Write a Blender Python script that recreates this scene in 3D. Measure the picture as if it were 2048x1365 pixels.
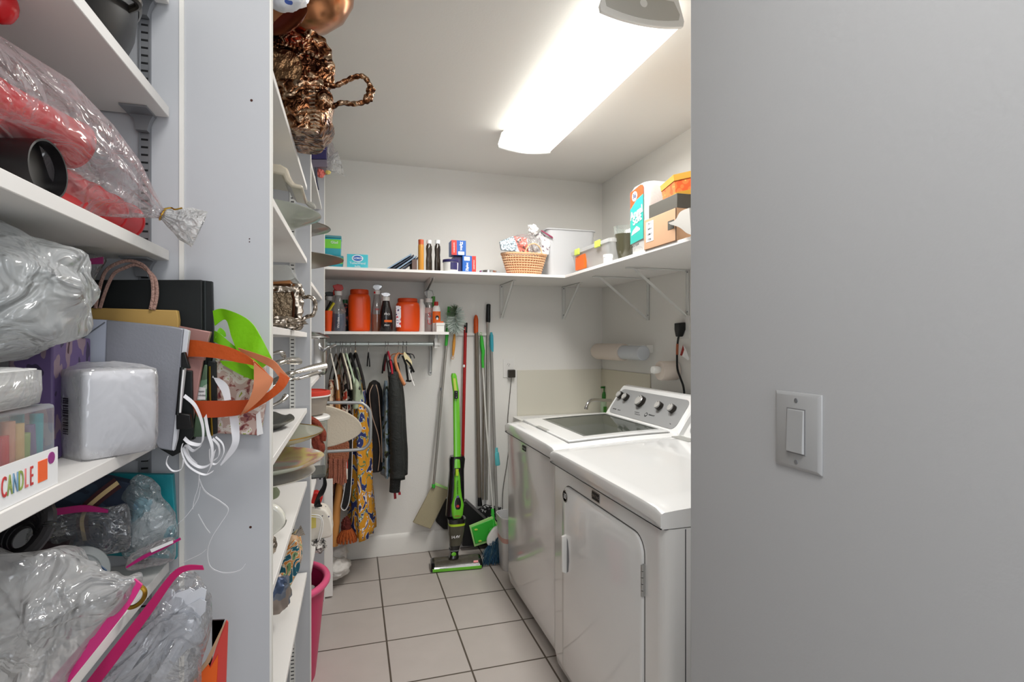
import bpy, bmesh, math, random
from mathutils import Vector, Matrix, noise
PI = math.pi
for _o in list(bpy.data.objects): bpy.data.objects.remove(_o)
SC = bpy.context.scene
COL = SC.collection
random.seed(7)

# ---------------------------------------------------------------- camera
F, YAW, CH = 1065.0, math.radians(16.65), 1.34
cs, sn = math.cos(YAW), math.sin(YAW)
cam = bpy.data.objects.new('camera', bpy.data.cameras.new('camera'))
COL.objects.link(cam)
cam.location = (0, 0, CH); cam.rotation_euler = (PI/2, 0, -YAW)
cam.data.sensor_width = 36; cam.data.lens = F/2048*36
cam.data.clip_start = 0.02
SC.camera = cam
SC.view_settings.view_transform = 'Standard'
SC.view_settings.look = 'None'
SC.view_settings.exposure = 0.0
SC.view_settings.gamma = 1.0
SC.view_settings.use_curve_mapping = False
SC.cycles.max_bounces = 10
SC.cycles.transparent_max_bounces = 24
SC.cycles.caustics_reflective = False
SC.cycles.caustics_refractive = False
SC.cycles.use_denoising = True

# ---------------------------------------------------------------- world, hall daylight and added fill lights
W = bpy.data.worlds.new('world'); SC.world = W; W.use_nodes = True
W.node_tree.nodes['Background'].inputs[0].default_value = (0.90, 0.94, 1.0, 1)
W.node_tree.nodes['Background'].inputs[1].default_value = 0.92
def area(name, loc, rot, sx, sy, power, col):
    l = bpy.data.lights.new(name, 'AREA'); l.shape = 'RECTANGLE'; l.size = sx; l.size_y = sy
    l.energy = power; l.color = col
    o = bpy.data.objects.new(name, l); COL.objects.link(o); o.location = loc; o.rotation_euler = rot
    return o
area('hall_window_light', (-0.1, -1.9, 1.7), (PI/2, 0, 0), 1.6, 1.6, 14, (0.88, 0.93, 1.0))
area('hall_overhead_fill', (0.10, 0.05, 2.43), (0, 0, 0), .4, .4, 11, (1.0, 0.99, 0.97))  # unseen fill added overhead to brighten the near wall and bays
# added side fill, then the tubes of the laundry fixture, shining down through its diffuser
area('hall_side_fill', (.56, -.95, 1.75), (PI/2, 0, math.radians(38)), .5, 1.2, 6, (0.93, 0.96, 1.0))
area('fluorescent_tube_light', (.878, 2.10, 2.343), (0, 0, 0), .26, 1.18, 23, (1.0, 0.985, 0.955))
LAMP_EMIT = 2.5

# ---------------------------------------------------------------- helpers
def P(px, py, X=None, Y=None, Z=None, D=None):
    """world point seen at photo pixel (px,py) on the plane X=, Y=, Z= or at depth D"""
    t = (px-1024)/F; v = (682.5-py)/F
    dx, dy, dz = t*cs+sn, -t*sn+cs, v
    if D is not None: k = D
    elif X is not None: k = X/dx
    elif Y is not None: k = Y/dy
    else: k = (Z-CH)/dz
    return Vector((dx*k, dy*k, CH+dz*k))

def lin(h):
    if isinstance(h, str):
        h = h.lstrip('#'); c = [int(h[i:i+2], 16)/255 for i in (0, 2, 4)]
    else: c = [x/255 for x in h]
    return tuple((x/12.92 if x <= .04045 else ((x+.055)/1.055)**2.4) for x in c) + (1,)

MATS = {}
def mat(name, col, rough=.5, metal=0, bump=0, bscale=40, var=0, vscale=6, trans=0, ior=1.45, coat=0, spec=.5, alpha=1, emit=0, sss=0, btype='noise'):
    if name in MATS: return MATS[name]
    m = bpy.data.materials.new(name); m.use_nodes = True
    N = m.node_tree.nodes; L = m.node_tree.links
    b = N['Principled BSDF']; c = lin(col)
    b.inputs['Base Color'].default_value = c
    b.inputs['Roughness'].default_value = rough; b.inputs['Metallic'].default_value = metal
    b.inputs['Transmission Weight'].default_value = trans; b.inputs['IOR'].default_value = ior
    b.inputs['Coat Weight'].default_value = coat; b.inputs['Coat Roughness'].default_value = .06
    b.inputs['Specular IOR Level'].default_value = spec; b.inputs['Alpha'].default_value = alpha
    if emit: b.inputs['Emission Color'].default_value = c; b.inputs['Emission Strength'].default_value = emit
    geo = N.new('ShaderNodeNewGeometry')
    if var:
        n = N.new('ShaderNodeTexNoise'); n.inputs['Scale'].default_value = vscale; n.inputs['Detail'].default_value = 4
        L.new(geo.outputs['Position'], n.inputs['Vector'])
        r = N.new('ShaderNodeMapRange'); r.inputs[3].default_value = 1-var; r.inputs[4].default_value = 1+var
        L.new(n.outputs['Fac'], r.inputs[0])
        x = N.new('ShaderNodeMix'); x.data_type = 'RGBA'; x.blend_type = 'MULTIPLY'; x.inputs[0].default_value = 1
        x.inputs[6].default_value = c; L.new(r.outputs[0], x.inputs[7]); L.new(x.outputs[2], b.inputs['Base Color'])
    if bump:
        if btype == 'voronoi':
            n = N.new('ShaderNodeTexVoronoi'); n.feature = 'SMOOTH_F1'; out = 'Distance'
        else:
            n = N.new('ShaderNodeTexNoise'); n.inputs['Detail'].default_value = 3; out = 'Fac'
            if btype == 'crumple': n.inputs['Distortion'].default_value = 1.5; n.inputs['Detail'].default_value = 2
        n.inputs['Scale'].default_value = bscale
        L.new(geo.outputs['Position'], n.inputs['Vector'])
        bp = N.new('ShaderNodeBump'); bp.inputs['Strength'].default_value = bump; bp.inputs['Distance'].default_value = .01
        L.new(n.outputs[out], bp.inputs['Height']); L.new(bp.outputs[0], b.inputs['Normal'])
    MATS[name] = m
    return m

def ramp_mat(name, stops, scale=10, kind='noise', rough=.7, metal=0, dist=0, stretch=(1, 1, 1), bump=0, interp='CONSTANT', coat=0):
    """a printed or woven pattern: noise / voronoi / wave through a colour ramp"""
    if name in MATS: return MATS[name]
    m = bpy.data.materials.new(name); m.use_nodes = True
    N = m.node_tree.nodes; L = m.node_tree.links; b = N['Principled BSDF']
    b.inputs['Roughness'].default_value = rough; b.inputs['Metallic'].default_value = metal; b.inputs['Coat Weight'].default_value = coat
    geo = N.new('ShaderNodeNewGeometry'); mp = N.new('ShaderNodeMapping'); mp.inputs['Scale'].default_value = stretch
    L.new(geo.outputs['Position'], mp.inputs['Vector'])
    if kind == 'noise':
        t = N.new('ShaderNodeTexNoise'); t.inputs['Detail'].default_value = 2; t.inputs['Distortion'].default_value = dist; o = 'Fac'
    elif kind == 'voronoi':
        t = N.new('ShaderNodeTexVoronoi'); o = 'Distance'
    elif kind == 'cell':
        t = N.new('ShaderNodeTexVoronoi'); o = 'Color'
    else:
        t = N.new('ShaderNodeTexWave'); t.bands_direction = {'wx': 'X', 'wy': 'Y', 'wz': 'Z'}.get(kind, 'X'); t.inputs['Distortion'].default_value = dist; o = 'Fac'
    t.inputs['Scale'].default_value = scale
    L.new(mp.outputs[0], t.inputs['Vector'])
    r = N.new('ShaderNodeValToRGB'); r.color_ramp.interpolation = interp
    e = r.color_ramp.elements
    while len(e) < len(stops): e.new(.5)
    for i, (p, c) in enumerate(stops): e[i].position = p; e[i].color = lin(c)
    L.new(t.outputs[o], r.inputs['Fac']); L.new(r.outputs[0], b.inputs['Base Color'])
    if bump:
        bp = N.new('ShaderNodeBump'); bp.inputs['Strength'].default_value = bump; bp.inputs['Distance'].default_value = .01
        L.new(t.outputs[0], bp.inputs['Height']); L.new(bp.outputs[0], b.inputs['Normal'])
    MATS[name] = m
    return m

def film(name, col=(255, 255, 255), body=.22, bscale=22, bump=1.0, rough=.12, gloss=.5):
    """thin crumpled plastic film: clear, a little milky, with bright creases"""
    if name in MATS: return MATS[name]
    m = bpy.data.materials.new(name); m.use_nodes = True
    N = m.node_tree.nodes; L = m.node_tree.links; N.remove(N['Principled BSDF']); out = N['Material Output']
    geo = N.new('ShaderNodeNewGeometry')
    n = N.new('ShaderNodeTexNoise'); n.inputs['Scale'].default_value = bscale; n.inputs['Detail'].default_value = 2.5; n.inputs['Distortion'].default_value = 1.2
    L.new(geo.outputs['Position'], n.inputs['Vector'])
    bp = N.new('ShaderNodeBump'); bp.inputs['Strength'].default_value = bump; bp.inputs['Distance'].default_value = .02
    L.new(n.outputs['Fac'], bp.inputs['Height'])
    tr = N.new('ShaderNodeBsdfTransparent'); df = N.new('ShaderNodeBsdfDiffuse'); tl = N.new('ShaderNodeBsdfTranslucent'); gl = N.new('ShaderNodeBsdfGlossy')
    df.inputs[0].default_value = tl.inputs[0].default_value = lin(col); tr.inputs[0].default_value = (.97, .97, .97, 1)
    gl.inputs['Roughness'].default_value = rough
    for s in (df, gl, tl): L.new(bp.outputs[0], s.inputs['Normal'])
    m0 = N.new('ShaderNodeMixShader'); m0.inputs[0].default_value = .5; L.new(df.outputs[0], m0.inputs[1]); L.new(tl.outputs[0], m0.inputs[2])
    lw = N.new('ShaderNodeLayerWeight'); lw.inputs['Blend'].default_value = .35; L.new(bp.outputs[0], lw.inputs['Normal'])
    mr = N.new('ShaderNodeMapRange'); mr.inputs[3].default_value = body; mr.inputs[4].default_value = min(1, body+.5); L.new(lw.outputs['Facing'], mr.inputs[0])
    m1 = N.new('ShaderNodeMixShader'); L.new(mr.outputs[0], m1.inputs[0]); L.new(tr.outputs[0], m1.inputs[1]); L.new(m0.outputs[0], m1.inputs[2])
    mg = N.new('ShaderNodeMapRange'); mg.inputs[3].default_value = .06; mg.inputs[4].default_value = gloss; L.new(lw.outputs['Fresnel'], mg.inputs[0])
    m2 = N.new('ShaderNodeMixShader'); L.new(mg.outputs[0], m2.inputs[0]); L.new(m1.outputs[0], m2.inputs[1]); L.new(gl.outputs[0], m2.inputs[2])
    L.new(m2.outputs[0], out.inputs['Surface'])
    MATS[name] = m
    return m

def clearp(name, col=(240, 245, 243), body=.12, gloss=.6, rough=.05):
    return film(name, col, body, 5, .02, rough, gloss)
class MB:
    def __init__(s): s.v = []; s.f = []; s.m = []
    def add(s, vs, fs, mi=0):
        n = len(s.v); s.v += [Vector(v) for v in vs]
        for f in fs: s.f.append([n+i for i in f]); s.m.append(mi)
        return s
    def box(s, x0, x1, y0, y1, z0, z1, mi=0):
        vs = [(x, y, z) for z in (z0, z1) for y in (y0, y1) for x in (x0, x1)]
        return s.add(vs, [(0, 2, 3, 1), (4, 5, 7, 6), (0, 1, 5, 4), (2, 6, 7, 3), (0, 4, 6, 2), (1, 3, 7, 5)], mi)
    def obox(s, c, sz, rot=None, mi=0):
        R = rot if isinstance(rot, Matrix) else (Matrix.Rotation(rot or 0, 3, 'Z'))
        c = Vector(c); vs = [c+R@Vector((a*sz[0]/2, b*sz[1]/2, d*sz[2]/2)) for d in (-1, 1) for b in (-1, 1) for a in (-1, 1)]
        return s.add(vs, [(0, 2, 3, 1), (4, 5, 7, 6), (0, 1, 5, 4), (2, 6, 7, 3), (0, 4, 6, 2), (1, 3, 7, 5)], mi)
    def rings(s, R, closed=True, caps=True, mi=0, loop=False):
        n = len(R[0]); vs = [p for r in R for p in r]; fs = []
        k = len(R)
        for i in range(k if loop else k-1):
            a, b = i*n, ((i+1) % k)*n
            for j in range(n if closed else n-1):
                j2 = (j+1) % n; fs.append((a+j, a+j2, b+j2, b+j))
        if caps and closed and not loop: fs += [tuple(range(n-1, -1, -1)), tuple((k-1)*n+i for i in range(n))]
        return s.add(vs, fs, mi)
    def tube(s, pts, r, seg=8, loop=False, mi=0, caps=True, flat=1):
        pts = [Vector(p) for p in pts]; k = len(pts); R = []; u = None
        for i, p in enumerate(pts):
            a = pts[i-1] if (i or loop) else p; b = pts[(i+1) % k] if (i < k-1 or loop) else p
            t = (b-a).normalized()
            if u is None: u = t.orthogonal().normalized()
            u = (u-t*u.dot(t)); u = u.normalized() if u.length > 1e-6 else t.orthogonal().normalized()
            w = t.cross(u); rr = r[i] if isinstance(r, (list, tuple)) else r
            R.append([p+(u*math.cos(2*PI*j/seg)+w*flat*math.sin(2*PI*j/seg))*rr for j in range(seg)])
        return s.rings(R, True, caps, mi, loop)
    def cyl(s, a, b, r, r2=None, seg=24, mi=0): return s.tube([a, b], [r, r if r2 is None else r2], seg, mi=mi)
    def lathe(s, c, prof, seg=28, axis=(0, 0, 1), mi=0, sx=1, sy=1, up=None, caps=True):
        ax = Vector(axis).normalized(); u = (Vector(up) if up else ax.orthogonal()).normalized(); w = ax.cross(u); c = Vector(c)
        return s.rings([[c+ax*z+(u*sx*math.cos(2*PI*j/seg)+w*sy*math.sin(2*PI*j/seg))*max(r, 1e-5) for j in range(seg)] for r, z in prof], True, caps, mi)
    def prism(s, poly, off, mi=0):
        poly = [Vector(p) for p in poly]; n = len(poly); off = Vector(off)
        fs = [tuple(range(n)), tuple(range(2*n-1, n-1, -1))]+[(i, n+i, n+(i+1) % n, (i+1) % n) for i in range(n)]
        return s.add(poly+[p+off for p in poly], fs, mi)
    def strip(s, A, B, th=.0006, mi=0):
        """ribbon between two edge polylines, with thickness"""
        A = [Vector(p) for p in A]; B = [Vector(p) for p in B]; R = []
        for i in range(len(A)):
            t = A[min(i+1, len(A)-1)]-A[max(i-1, 0)]; n = t.cross(B[i]-A[i]); n = n.normalized()*th if n.length > 1e-12 else Vector((0, th, 0))
            R.append([A[i]-n, B[i]-n, B[i]+n, A[i]+n])
        return s.rings(R, True, True, mi)
    def blob(s, c, rad, amp=.1, freq=3, seed=0, nu=36, nv=20, power=1, rot=0, mi=0, ridged=False, flatz=None):
        c = Vector(c); Rm = Matrix.Rotation(rot, 3, 'Z'); R = []
        def sp(x): return math.copysign(abs(x)**power, x)
        for i in range(nv+1):
            th = PI*i/nv; ring = []
            for j in range(nu):
                ph = 2*PI*j/nu
                d = Vector((sp(math.sin(th))*sp(math.cos(ph)), sp(math.sin(th))*sp(math.sin(ph)), -sp(math.cos(th))))
                q = Vector((math.sin(th)*math.cos(ph), math.sin(th)*math.sin(ph), -math.cos(th)))*freq+Vector((seed*7.3, seed, 0))
                h = noise.noise(q)+.5*noise.noise(q*2.1)
                if ridged: h = .6-abs(h)*2
                p = Rm@Vector((d.x*rad[0], d.y*rad[1], d.z*rad[2]))*(1+amp*h)+c
                if flatz is not None and p.z < flatz: p.z = flatz
                ring.append(p)
            R.append(ring)
        return s.rings(R, True, True, mi)

def make(name, mb, mats, parent=None, bevel=0, sub=0, sharp=38, label=None, seg=2):
    me = bpy.data.meshes.new(name)
    off = parent['_o'] if parent else mb_base(mb)
    off = Vector(off)
    me.from_pydata([v-off for v in mb.v], [], mb.f)
    if not isinstance(mats, (list, tuple)): mats = [mats]
    for m in mats: me.materials.append(m)
    me.polygons.foreach_set('material_index', mb.m)
    bm = bmesh.new(); bm.from_mesh(me); bmesh.ops.remove_doubles(bm, verts=bm.verts, dist=1e-6); bmesh.ops.recalc_face_normals(bm, faces=bm.faces); bm.to_mesh(me); bm.free()
    for p in me.polygons: p.use_smooth = True
    me.set_sharp_from_angle(angle=math.radians(sharp))
    o = bpy.data.objects.new(name, me); COL.objects.link(o)
    if parent:
        p = parent; o.parent = p['_p'] if isinstance(p, dict) else p
    else: o.location = off
    if bevel:
        b = o.modifiers.new('bevel', 'BEVEL'); b.width = bevel; b.segments = seg; b.limit_method = 'ANGLE'; b.angle_limit = math.radians(40); b.harden_normals = False
    if sub:
        b = o.modifiers.new('subd', 'SUBSURF'); b.levels = sub; b.render_levels = sub
    if label: o['label'] = label
    return o
def mb_base(mb):
    xs = [v.x for v in mb.v]; ys = [v.y for v in mb.v]; zs = [v.z for v in mb.v]
    return ((min(xs)+max(xs))/2, (min(ys)+max(ys))/2, min(zs))
class Th(dict): pass
def thing(name, label, cat, loc, group=None):
    o = bpy.data.objects.new(name, None); COL.objects.link(o); o.location = loc; o.empty_display_size = .05
    o['label'] = label; o['category'] = cat
    if group: o['group'] = group
    return Th(_p=o, _o=Vector(loc))
def sub_of(o, parent):
    """handle to hang a sub-part under part o of thing parent"""
    return Th(_p=o, _o=parent['_o'])
def solo(name, mb, mats, label, cat, group=None, **k):
    o = make(name, mb, mats, **k); o['label'] = label; o['category'] = cat
    if group: o['group'] = group
    return o
def as_parent(o): return Th(_p=o, _o=Vector(o.location))
def struct(name, mb, mats, **k):
    o = make(name, mb, mats, **k); o['kind'] = 'structure'; return o
def text(name, s, at, right, up, h, m, parent, bold=0, shear=0, sx=1, th=.0003, align='CENTER'):
    cu = bpy.data.curves.new('lettering', 'FONT'); cu.body = s; cu.size = h*1.4; cu.extrude = th/ (1); cu.offset = bold; cu.align_x = align; cu.align_y = 'CENTER'; cu.shear = shear
    cu.resolution_u = 3
    tmp = bpy.data.objects.new('tmp', cu); COL.objects.link(tmp)
    dg = bpy.context.evaluated_depsgraph_get()
    me = bpy.data.meshes.new_from_object(tmp.evaluated_get(dg))
    bpy.data.objects.remove(tmp); bpy.data.curves.remove(cu)
    r = Vector(right).normalized(); u = Vector(up); u = (u-r*u.dot(r)).normalized(); n = r.cross(u)
    A = Vector(at)+n*th-parent['_o']
    for v in me.vertices:
        c = v.co.copy(); v.co = A+r*c.x*sx+u*c.y+n*c.z
    me.materials.clear(); me.materials.append(m)
    o = bpy.data.objects.new(name, me); COL.objects.link(o); o.parent = parent['_p']
    return o
def copy_thing(root, loc, rz=None, label=None, group=None):
    r = root.copy(); COL.objects.link(r); r.location = loc
    if rz is not None: r.rotation_euler.z = rz
    if label: r['label'] = label
    if group: r['group'] = group
    for ch in list(root.children):
        c = ch.copy(); COL.objects.link(c); c.parent = r
        for g in list(ch.children):
            d = g.copy(); COL.objects.link(d); d.parent = c
    return r
def arc(c, r, a0, a1, n, u, w):
    c = Vector(c); u = Vector(u); w = Vector(w)
    return [c+u*r*math.cos(math.radians(a0+(a1-a0)*i/n))+w*r*math.sin(math.radians(a0+(a1-a0)*i/n)) for i in range(n+1)]
def smooth(pts, n=6):
    """Catmull-Rom through the points"""
    pts = [Vector(p) for p in pts]; out = []
    for i in range(len(pts)-1):
        p0 = pts[max(i-1, 0)]; p1 = pts[i]; p2 = pts[i+1]; p3 = pts[min(i+2, len(pts)-1)]
        for k in range(n):
            t = k/n
            out.append(.5*((2*p1)+(p2-p0)*t+(2*p0-5*p1+4*p2-p3)*t*t+(3*p1-p0-3*p2+p3)*t**3))
    return out+[pts[-1]]
def spoly(pts, n=6):
    """closed smooth polygon"""
    pts = [Vector(p) for p in pts]; out = []; k_ = len(pts)
    for i in range(k_):
        p0, p1, p2, p3 = pts[i-1], pts[i], pts[(i+1) % k_], pts[(i+2) % k_]
        for k in range(n):
            t = k/n
            out.append(.5*((2*p1)+(p2-p0)*t+(2*p0-5*p1+4*p2-p3)*t*t+(3*p1-p0-3*p2+p3)*t**3))
    return out

# ---------------------------------------------------------------- materials
M_wall = mat('wall_paint', (236, 234, 229), .85, bump=.06, bscale=160, var=.012, vscale=2)
M_ceil = mat('ceiling_paint', (234, 231, 226), .9, bump=.04, bscale=120)
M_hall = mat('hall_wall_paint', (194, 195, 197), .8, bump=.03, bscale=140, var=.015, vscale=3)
M_trim = mat('trim_paint', (238, 236, 230), .45)
M_mel = mat('white_melamine', (238, 235, 231), .45, var=.01)
M_panel = mat('divider_melamine', (194, 196, 200), .5, var=.015, vscale=4)
M_wmetal = mat('white_metal', (232, 232, 228), .35, spec=.5)
M_gmetal = mat('grey_metal', (150, 152, 156), .4, metal=.6)
M_black = mat('black_plastic', (14, 14, 15), .35)
M_slot = mat('slot_dark', (22, 22, 24), .8)
M_white = mat('white_plastic', (240, 239, 235), .35)
M_enamel = mat('white_enamel', (242, 242, 241), .12, coat=.6, spec=.5)
M_chrome = mat('chrome', (220, 220, 222), .12, metal=1)
M_steel = mat('brushed_steel', (180, 180, 180), .3, metal=1)
M_silver = mat('old_silver', (172, 160, 146), .24, metal=1, bump=.8, bscale=70, btype='voronoi', var=.45, vscale=26)
M_copsil = ramp_mat('copper_silver', [(0, (20, 11, 8)), (.40, (60, 34, 22)), (.5, (140, 92, 60)), (.6, (190, 162, 134)), (.72, (60, 38, 26))], 46, 'noise', .26, metal=1, bump=1.0, interp='LINEAR', dist=.6)
M_silverp = mat('plain_silver', (200, 196, 190), .16, metal=1, var=.12, vscale=12)
M_bronze = mat('bronze', (170, 98, 52), .25, metal=1, var=.35, vscale=12, bump=.25, bscale=30)
M_glass = clearp('clear_glass', (225, 238, 230), .14)
clearp('clear_box', (244, 245, 244), .42); clearp('clear_bottle', (232, 236, 236), .16)
M_film = film('clear_film', body=.10)
M_filmw = film('milky_film', (240, 242, 244), body=.34, bscale=16)
M_filmt = film('blue_tinted_film', (205, 222, 226), body=.16, bscale=26)
M_pink = mat('pink_zip', (214, 46, 128), .35)
M_red = mat('red_plastic', (206, 30, 36), .25, var=.06)
M_ord = mat('orange_jug', (232, 78, 16), .3, var=.05)
M_green = mat('green_plastic', (96, 190, 40), .3)
M_lime = mat('lime_ribbon', (132, 208, 24), .55, bump=.1, bscale=90)
M_tang = mat('tangerine_ribbon', (196, 84, 30), .6, bump=.15, bscale=70)
M_kraft = mat('kraft_paper', (186, 150, 84), .75, var=.1, vscale=30)
M_card = mat('cardboard', (188, 150, 118), .8, var=.05, vscale=20)
M_dkgrey = mat('dark_grey_box', (78, 75, 68), .6)
M_teal = mat('teal_plastic', (34, 150, 160), .4)
M_cream = mat('cream_plastic', (226, 220, 204), .5)
M_white_fabric = mat('white_cloth', (236, 232, 226), .9, bump=.3, bscale=60)
M_blk_cloth = mat('black_cloth', (26, 26, 28), .85, bump=.4, bscale=70)
M_blue = mat('blue_print', (22, 92, 178), .4)
M_redp = mat('red_print', (214, 52, 40), .4)
M_navy = mat('navy_print', (44, 40, 92), .4)
M_wprint = mat('white_print', (244, 244, 244), .5)
M_bprint = mat('black_print', (24, 24, 24), .5)
M_porc = mat('porcelain', (232, 230, 218), .12, coat=.4)
M_pole = mat('steel_pole', (176, 172, 164), .35, metal=.7)
M_gpole = mat('grey_pole', (122, 112, 100), .4, metal=.3)

# ---------------------------------------------------------------- the room
XL, XR, YB, ZC, YF = -.60, 1.686, 3.42, 2.45, -1.6
XW, YW = .66, .938      # near wall face and its end
def tiles():
    m = bpy.data.materials.new('floor_tile'); m.use_nodes = True; N = m.node_tree.nodes; L = m.node_tree.links; b = N['Principled BSDF']
    geo = N.new('ShaderNodeNewGeometry'); mp = N.new('ShaderNodeMapping'); mp.vector_type = 'POINT'
    mp.inputs['Location'].default_value = (-.1448+.319*8, -3.394+.319*20, 0); L.new(geo.outputs['Position'], mp.inputs[0])
    br = N.new('ShaderNodeTexBrick'); br.offset = 0; br.squash = 1
    for k, v in (('Scale', 1), ('Mortar Size', .0042), ('Mortar Smooth', .2), ('Bias', 0), ('Brick Width', .319), ('Row Height', .319)): br.inputs[k].default_value = v
    br.inputs['Color1'].default_value = lin((190, 182, 175)); br.inputs['Color2'].default_value = lin((194, 186, 180)); br.inputs['Mortar'].default_value = lin((88, 78, 68))
    L.new(mp.outputs[0], br.inputs['Vector'])
    n = N.new('ShaderNodeTexNoise'); n.inputs['Scale'].default_value = 9; n.inputs['Detail'].default_value = 5; L.new(geo.outputs['Position'], n.inputs['Vector'])
    r = N.new('ShaderNodeMapRange'); r.inputs[3].default_value = .93; r.inputs[4].default_value = 1.06; L.new(n.outputs['Fac'], r.inputs[0])
    x = N.new('ShaderNodeMix'); x.data_type = 'RGBA'; x.blend_type = 'MULTIPLY'; x.inputs[0].default_value = 1
    L.new(br.outputs['Color'], x.inputs[6]); L.new(r.outputs[0], x.inputs[7]); L.new(x.outputs[2], b.inputs['Base Color'])
    b.inputs['Roughness'].default_value = .42
    bp = N.new('ShaderNodeBump'); bp.invert = True; bp.inputs['Strength'].default_value = .6; bp.inputs['Distance'].default_value = .003
    L.new(br.outputs['Fac'], bp.inputs['Height']); L.new(bp.outputs[0], b.inputs['Normal'])
    return m
struct('floor', MB().box(XL-.1, XR+.1, YF, YB+.1, -.08, 0), tiles())
struct('ceiling', MB().box(XL-.1, XR+.1, YF, YB+.1, ZC, ZC+.1), M_ceil)
struct('wall_back', MB().box(XL-.1, XR+.1, YB, YB+.1, 0, ZC), M_wall)
struct('wall_left', MB().box(XL-.1, XL, YF, YB, 0, ZC), M_wall)
struct('wall_right', MB().box(XR, XR+.1, YW-.12, YB, 0, ZC), M_wall)
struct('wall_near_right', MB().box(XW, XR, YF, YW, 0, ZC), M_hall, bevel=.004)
# tall baseboard on the back wall
bb = MB(); bb.prism([(-.14, YB, 0), (-.14, YB-.014, 0), (-.14, YB-.014, .10), (-.14, YB-.009, .118), (-.14, YB-.004, .126), (-.14, YB, .128)], (XR+.14, 0, 0))
struct('baseboard_back', bb, M_trim)

# ---------------------------------------------------------------- shelving bays on the left
XD = -.138
def divider(yd, label, rails, trim=False, holes=False):
    d = thing('shelf_divider', label, 'shelf divider', ((XL+XD)/2, yd, 0), 'tall dividers between the shelving bays')
    make('panel', MB().box(XL+.001, XD-.003, yd, yd+.019, 0, ZC-.001), M_panel, d)
    make('edge_band', MB().box(XD-.003, XD, yd-.0005, yd+.0195, 0, ZC-.001), M_trim, d)
    if trim: make('seam_strip', MB().box(-.281, -.274, yd-.003, yd, 0, ZC-.001), M_trim, d)
    for xr in rails:
        s = make('shelf_standard', MB().box(xr-.0085, xr+.0085, yd-.0045, yd, .05, ZC-.05).box(xr-.0085, xr-.0065, yd-.0065, yd-.004, .05, ZC-.05).box(xr+.0065, xr+.0085, yd-.0065, yd-.004, .05, ZC-.05), M_gmetal if xr < -.3 else M_wmetal, d)
        sl = MB(); z = .06
        while z < ZC-.06:
            sl.box(xr-.005, xr+.005, yd-.0049, yd-.0042, z, z+.0032); z += .0127
        make('slot', sl, M_slot, sub_of(s, d))
    if holes:
        for px, py in ((503, 201), (499, 478), (499, 484), (501, 1055)):
            p = P(px, py, Y=yd); make('screw_hole', MB().cyl((p.x, yd-.0006, p.z), (p.x, yd+.004, p.z), .0022 if py in (201, 1055) else .001, seg=10), mat('rusty_hole', (70, 35, 25), .8), d)
    return d
Y1, Y2, Y3 = 1.026, 1.956, 2.90
divider(Y1, 'nearest tall divider panel, grey with screw holes and a seam strip, beside the gift bags', [-.331], True, True)
divider(Y2, 'middle tall divider panel behind the silver trays, left of the stock pot', [-.197])
divider(Y3, 'farthest tall divider panel, beside the hanging clothes', [-.215])
divider(-.35, 'tall divider panel behind the camera at the start of the first bay', [-.331])
# clips in the rails
def clip(x, y, z, label):
    c = MB(); c.prism([(x-.008, y, z-.028), (x+.008, y, z-.028), (x+.012, y, z-.012), (x+.018, y, z), (x-.02, y, z), (x-.011, y, z-.012)], (0, -.012, 0))
    c.box(x-.02, x+.018, y-.045, y, z-.003, z-.0002)
    return solo('shelf_clip', c, M_gmetal, label, 'shelf clip', 'clips holding the near bay shelves')
def shelf(x1, y0, y1, ztop, label, group, x0=XL+.002, th=.0175):
    return solo('shelf', MB().box(x0, x1, y0, y1, ztop-th, ztop), M_mel, label, 'shelf', group, bevel=.0012)
g1 = 'shelves of the near bay'
X1 = -.294
shelf(X1, -.325, Y1-.009, 1.920, 'near bay shelf at the top edge of the photo, only its underside corner showing', g1)
shelf(X1, -.325, Y1-.009, 1.731, 'near bay shelf with the dark pan on it, above the bag of red cups', g1)
shelf(X1, -.325, Y1-.009, 1.4915, 'near bay shelf under the bag of red cups', g1)
shelf(X1, -.325, Y1-.009, 1.190, 'near bay shelf carrying the napkins and gift bags', g1)
shelf(X1, -.325, Y1-.009, .972, 'near bay shelf crowded with zip bags, under the napkin shelf', g1)
shelf(X1, -.325, Y1-.009, .742, 'lowest near bay shelf, under the bag of plastic cutlery', g1)
for z, w in ((1.9023, 'top'), (1.7133, 'second'), (1.4738, 'third'), (1.1723, 'fourth')):
    clip(-.331, Y1-.0068, z, 'grey metal clip under the %s shelf of the near bay' % w)
g2 = 'shelves of the middle bay'; X2 = -.15
zs2 = [(1.873, 'under the copper bowl and ornate silver trays'), (1.622, 'under the stacked white platters'), (1.369, 'under the square silver tray'), (1.1106, 'with the grey silver leaf dishes'), (.860, 'with the white dish lids, above the colourful bag'), (.548, 'lowest of its bay, under the colourful patterned bag')]
for z, w in zs2: shelf(X2, Y1+.02, Y2-.008, z, 'middle bay shelf '+w, g2, th=.016)
g3 = 'shelves of the far bay'
for x1, z, w in ((-.152, 2.03, 'topmost, under the purple box'), (-.25, 1.80, 'set back under the round glass plate'), (-.25, 1.655, 'set back under the wide pewter plate'), (-.150, 1.566, 'just above the stock pot'), (-.146, 1.185, 'under the stock pot'), (-.146, .765, 'under the coil of black straps'), (-.155, .445, 'lowest of its bay, just above the pink basket')):
    shelf(x1, Y2+.020, Y3-.008, z, 'far bay shelf '+w, g3, th=.016)

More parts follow.
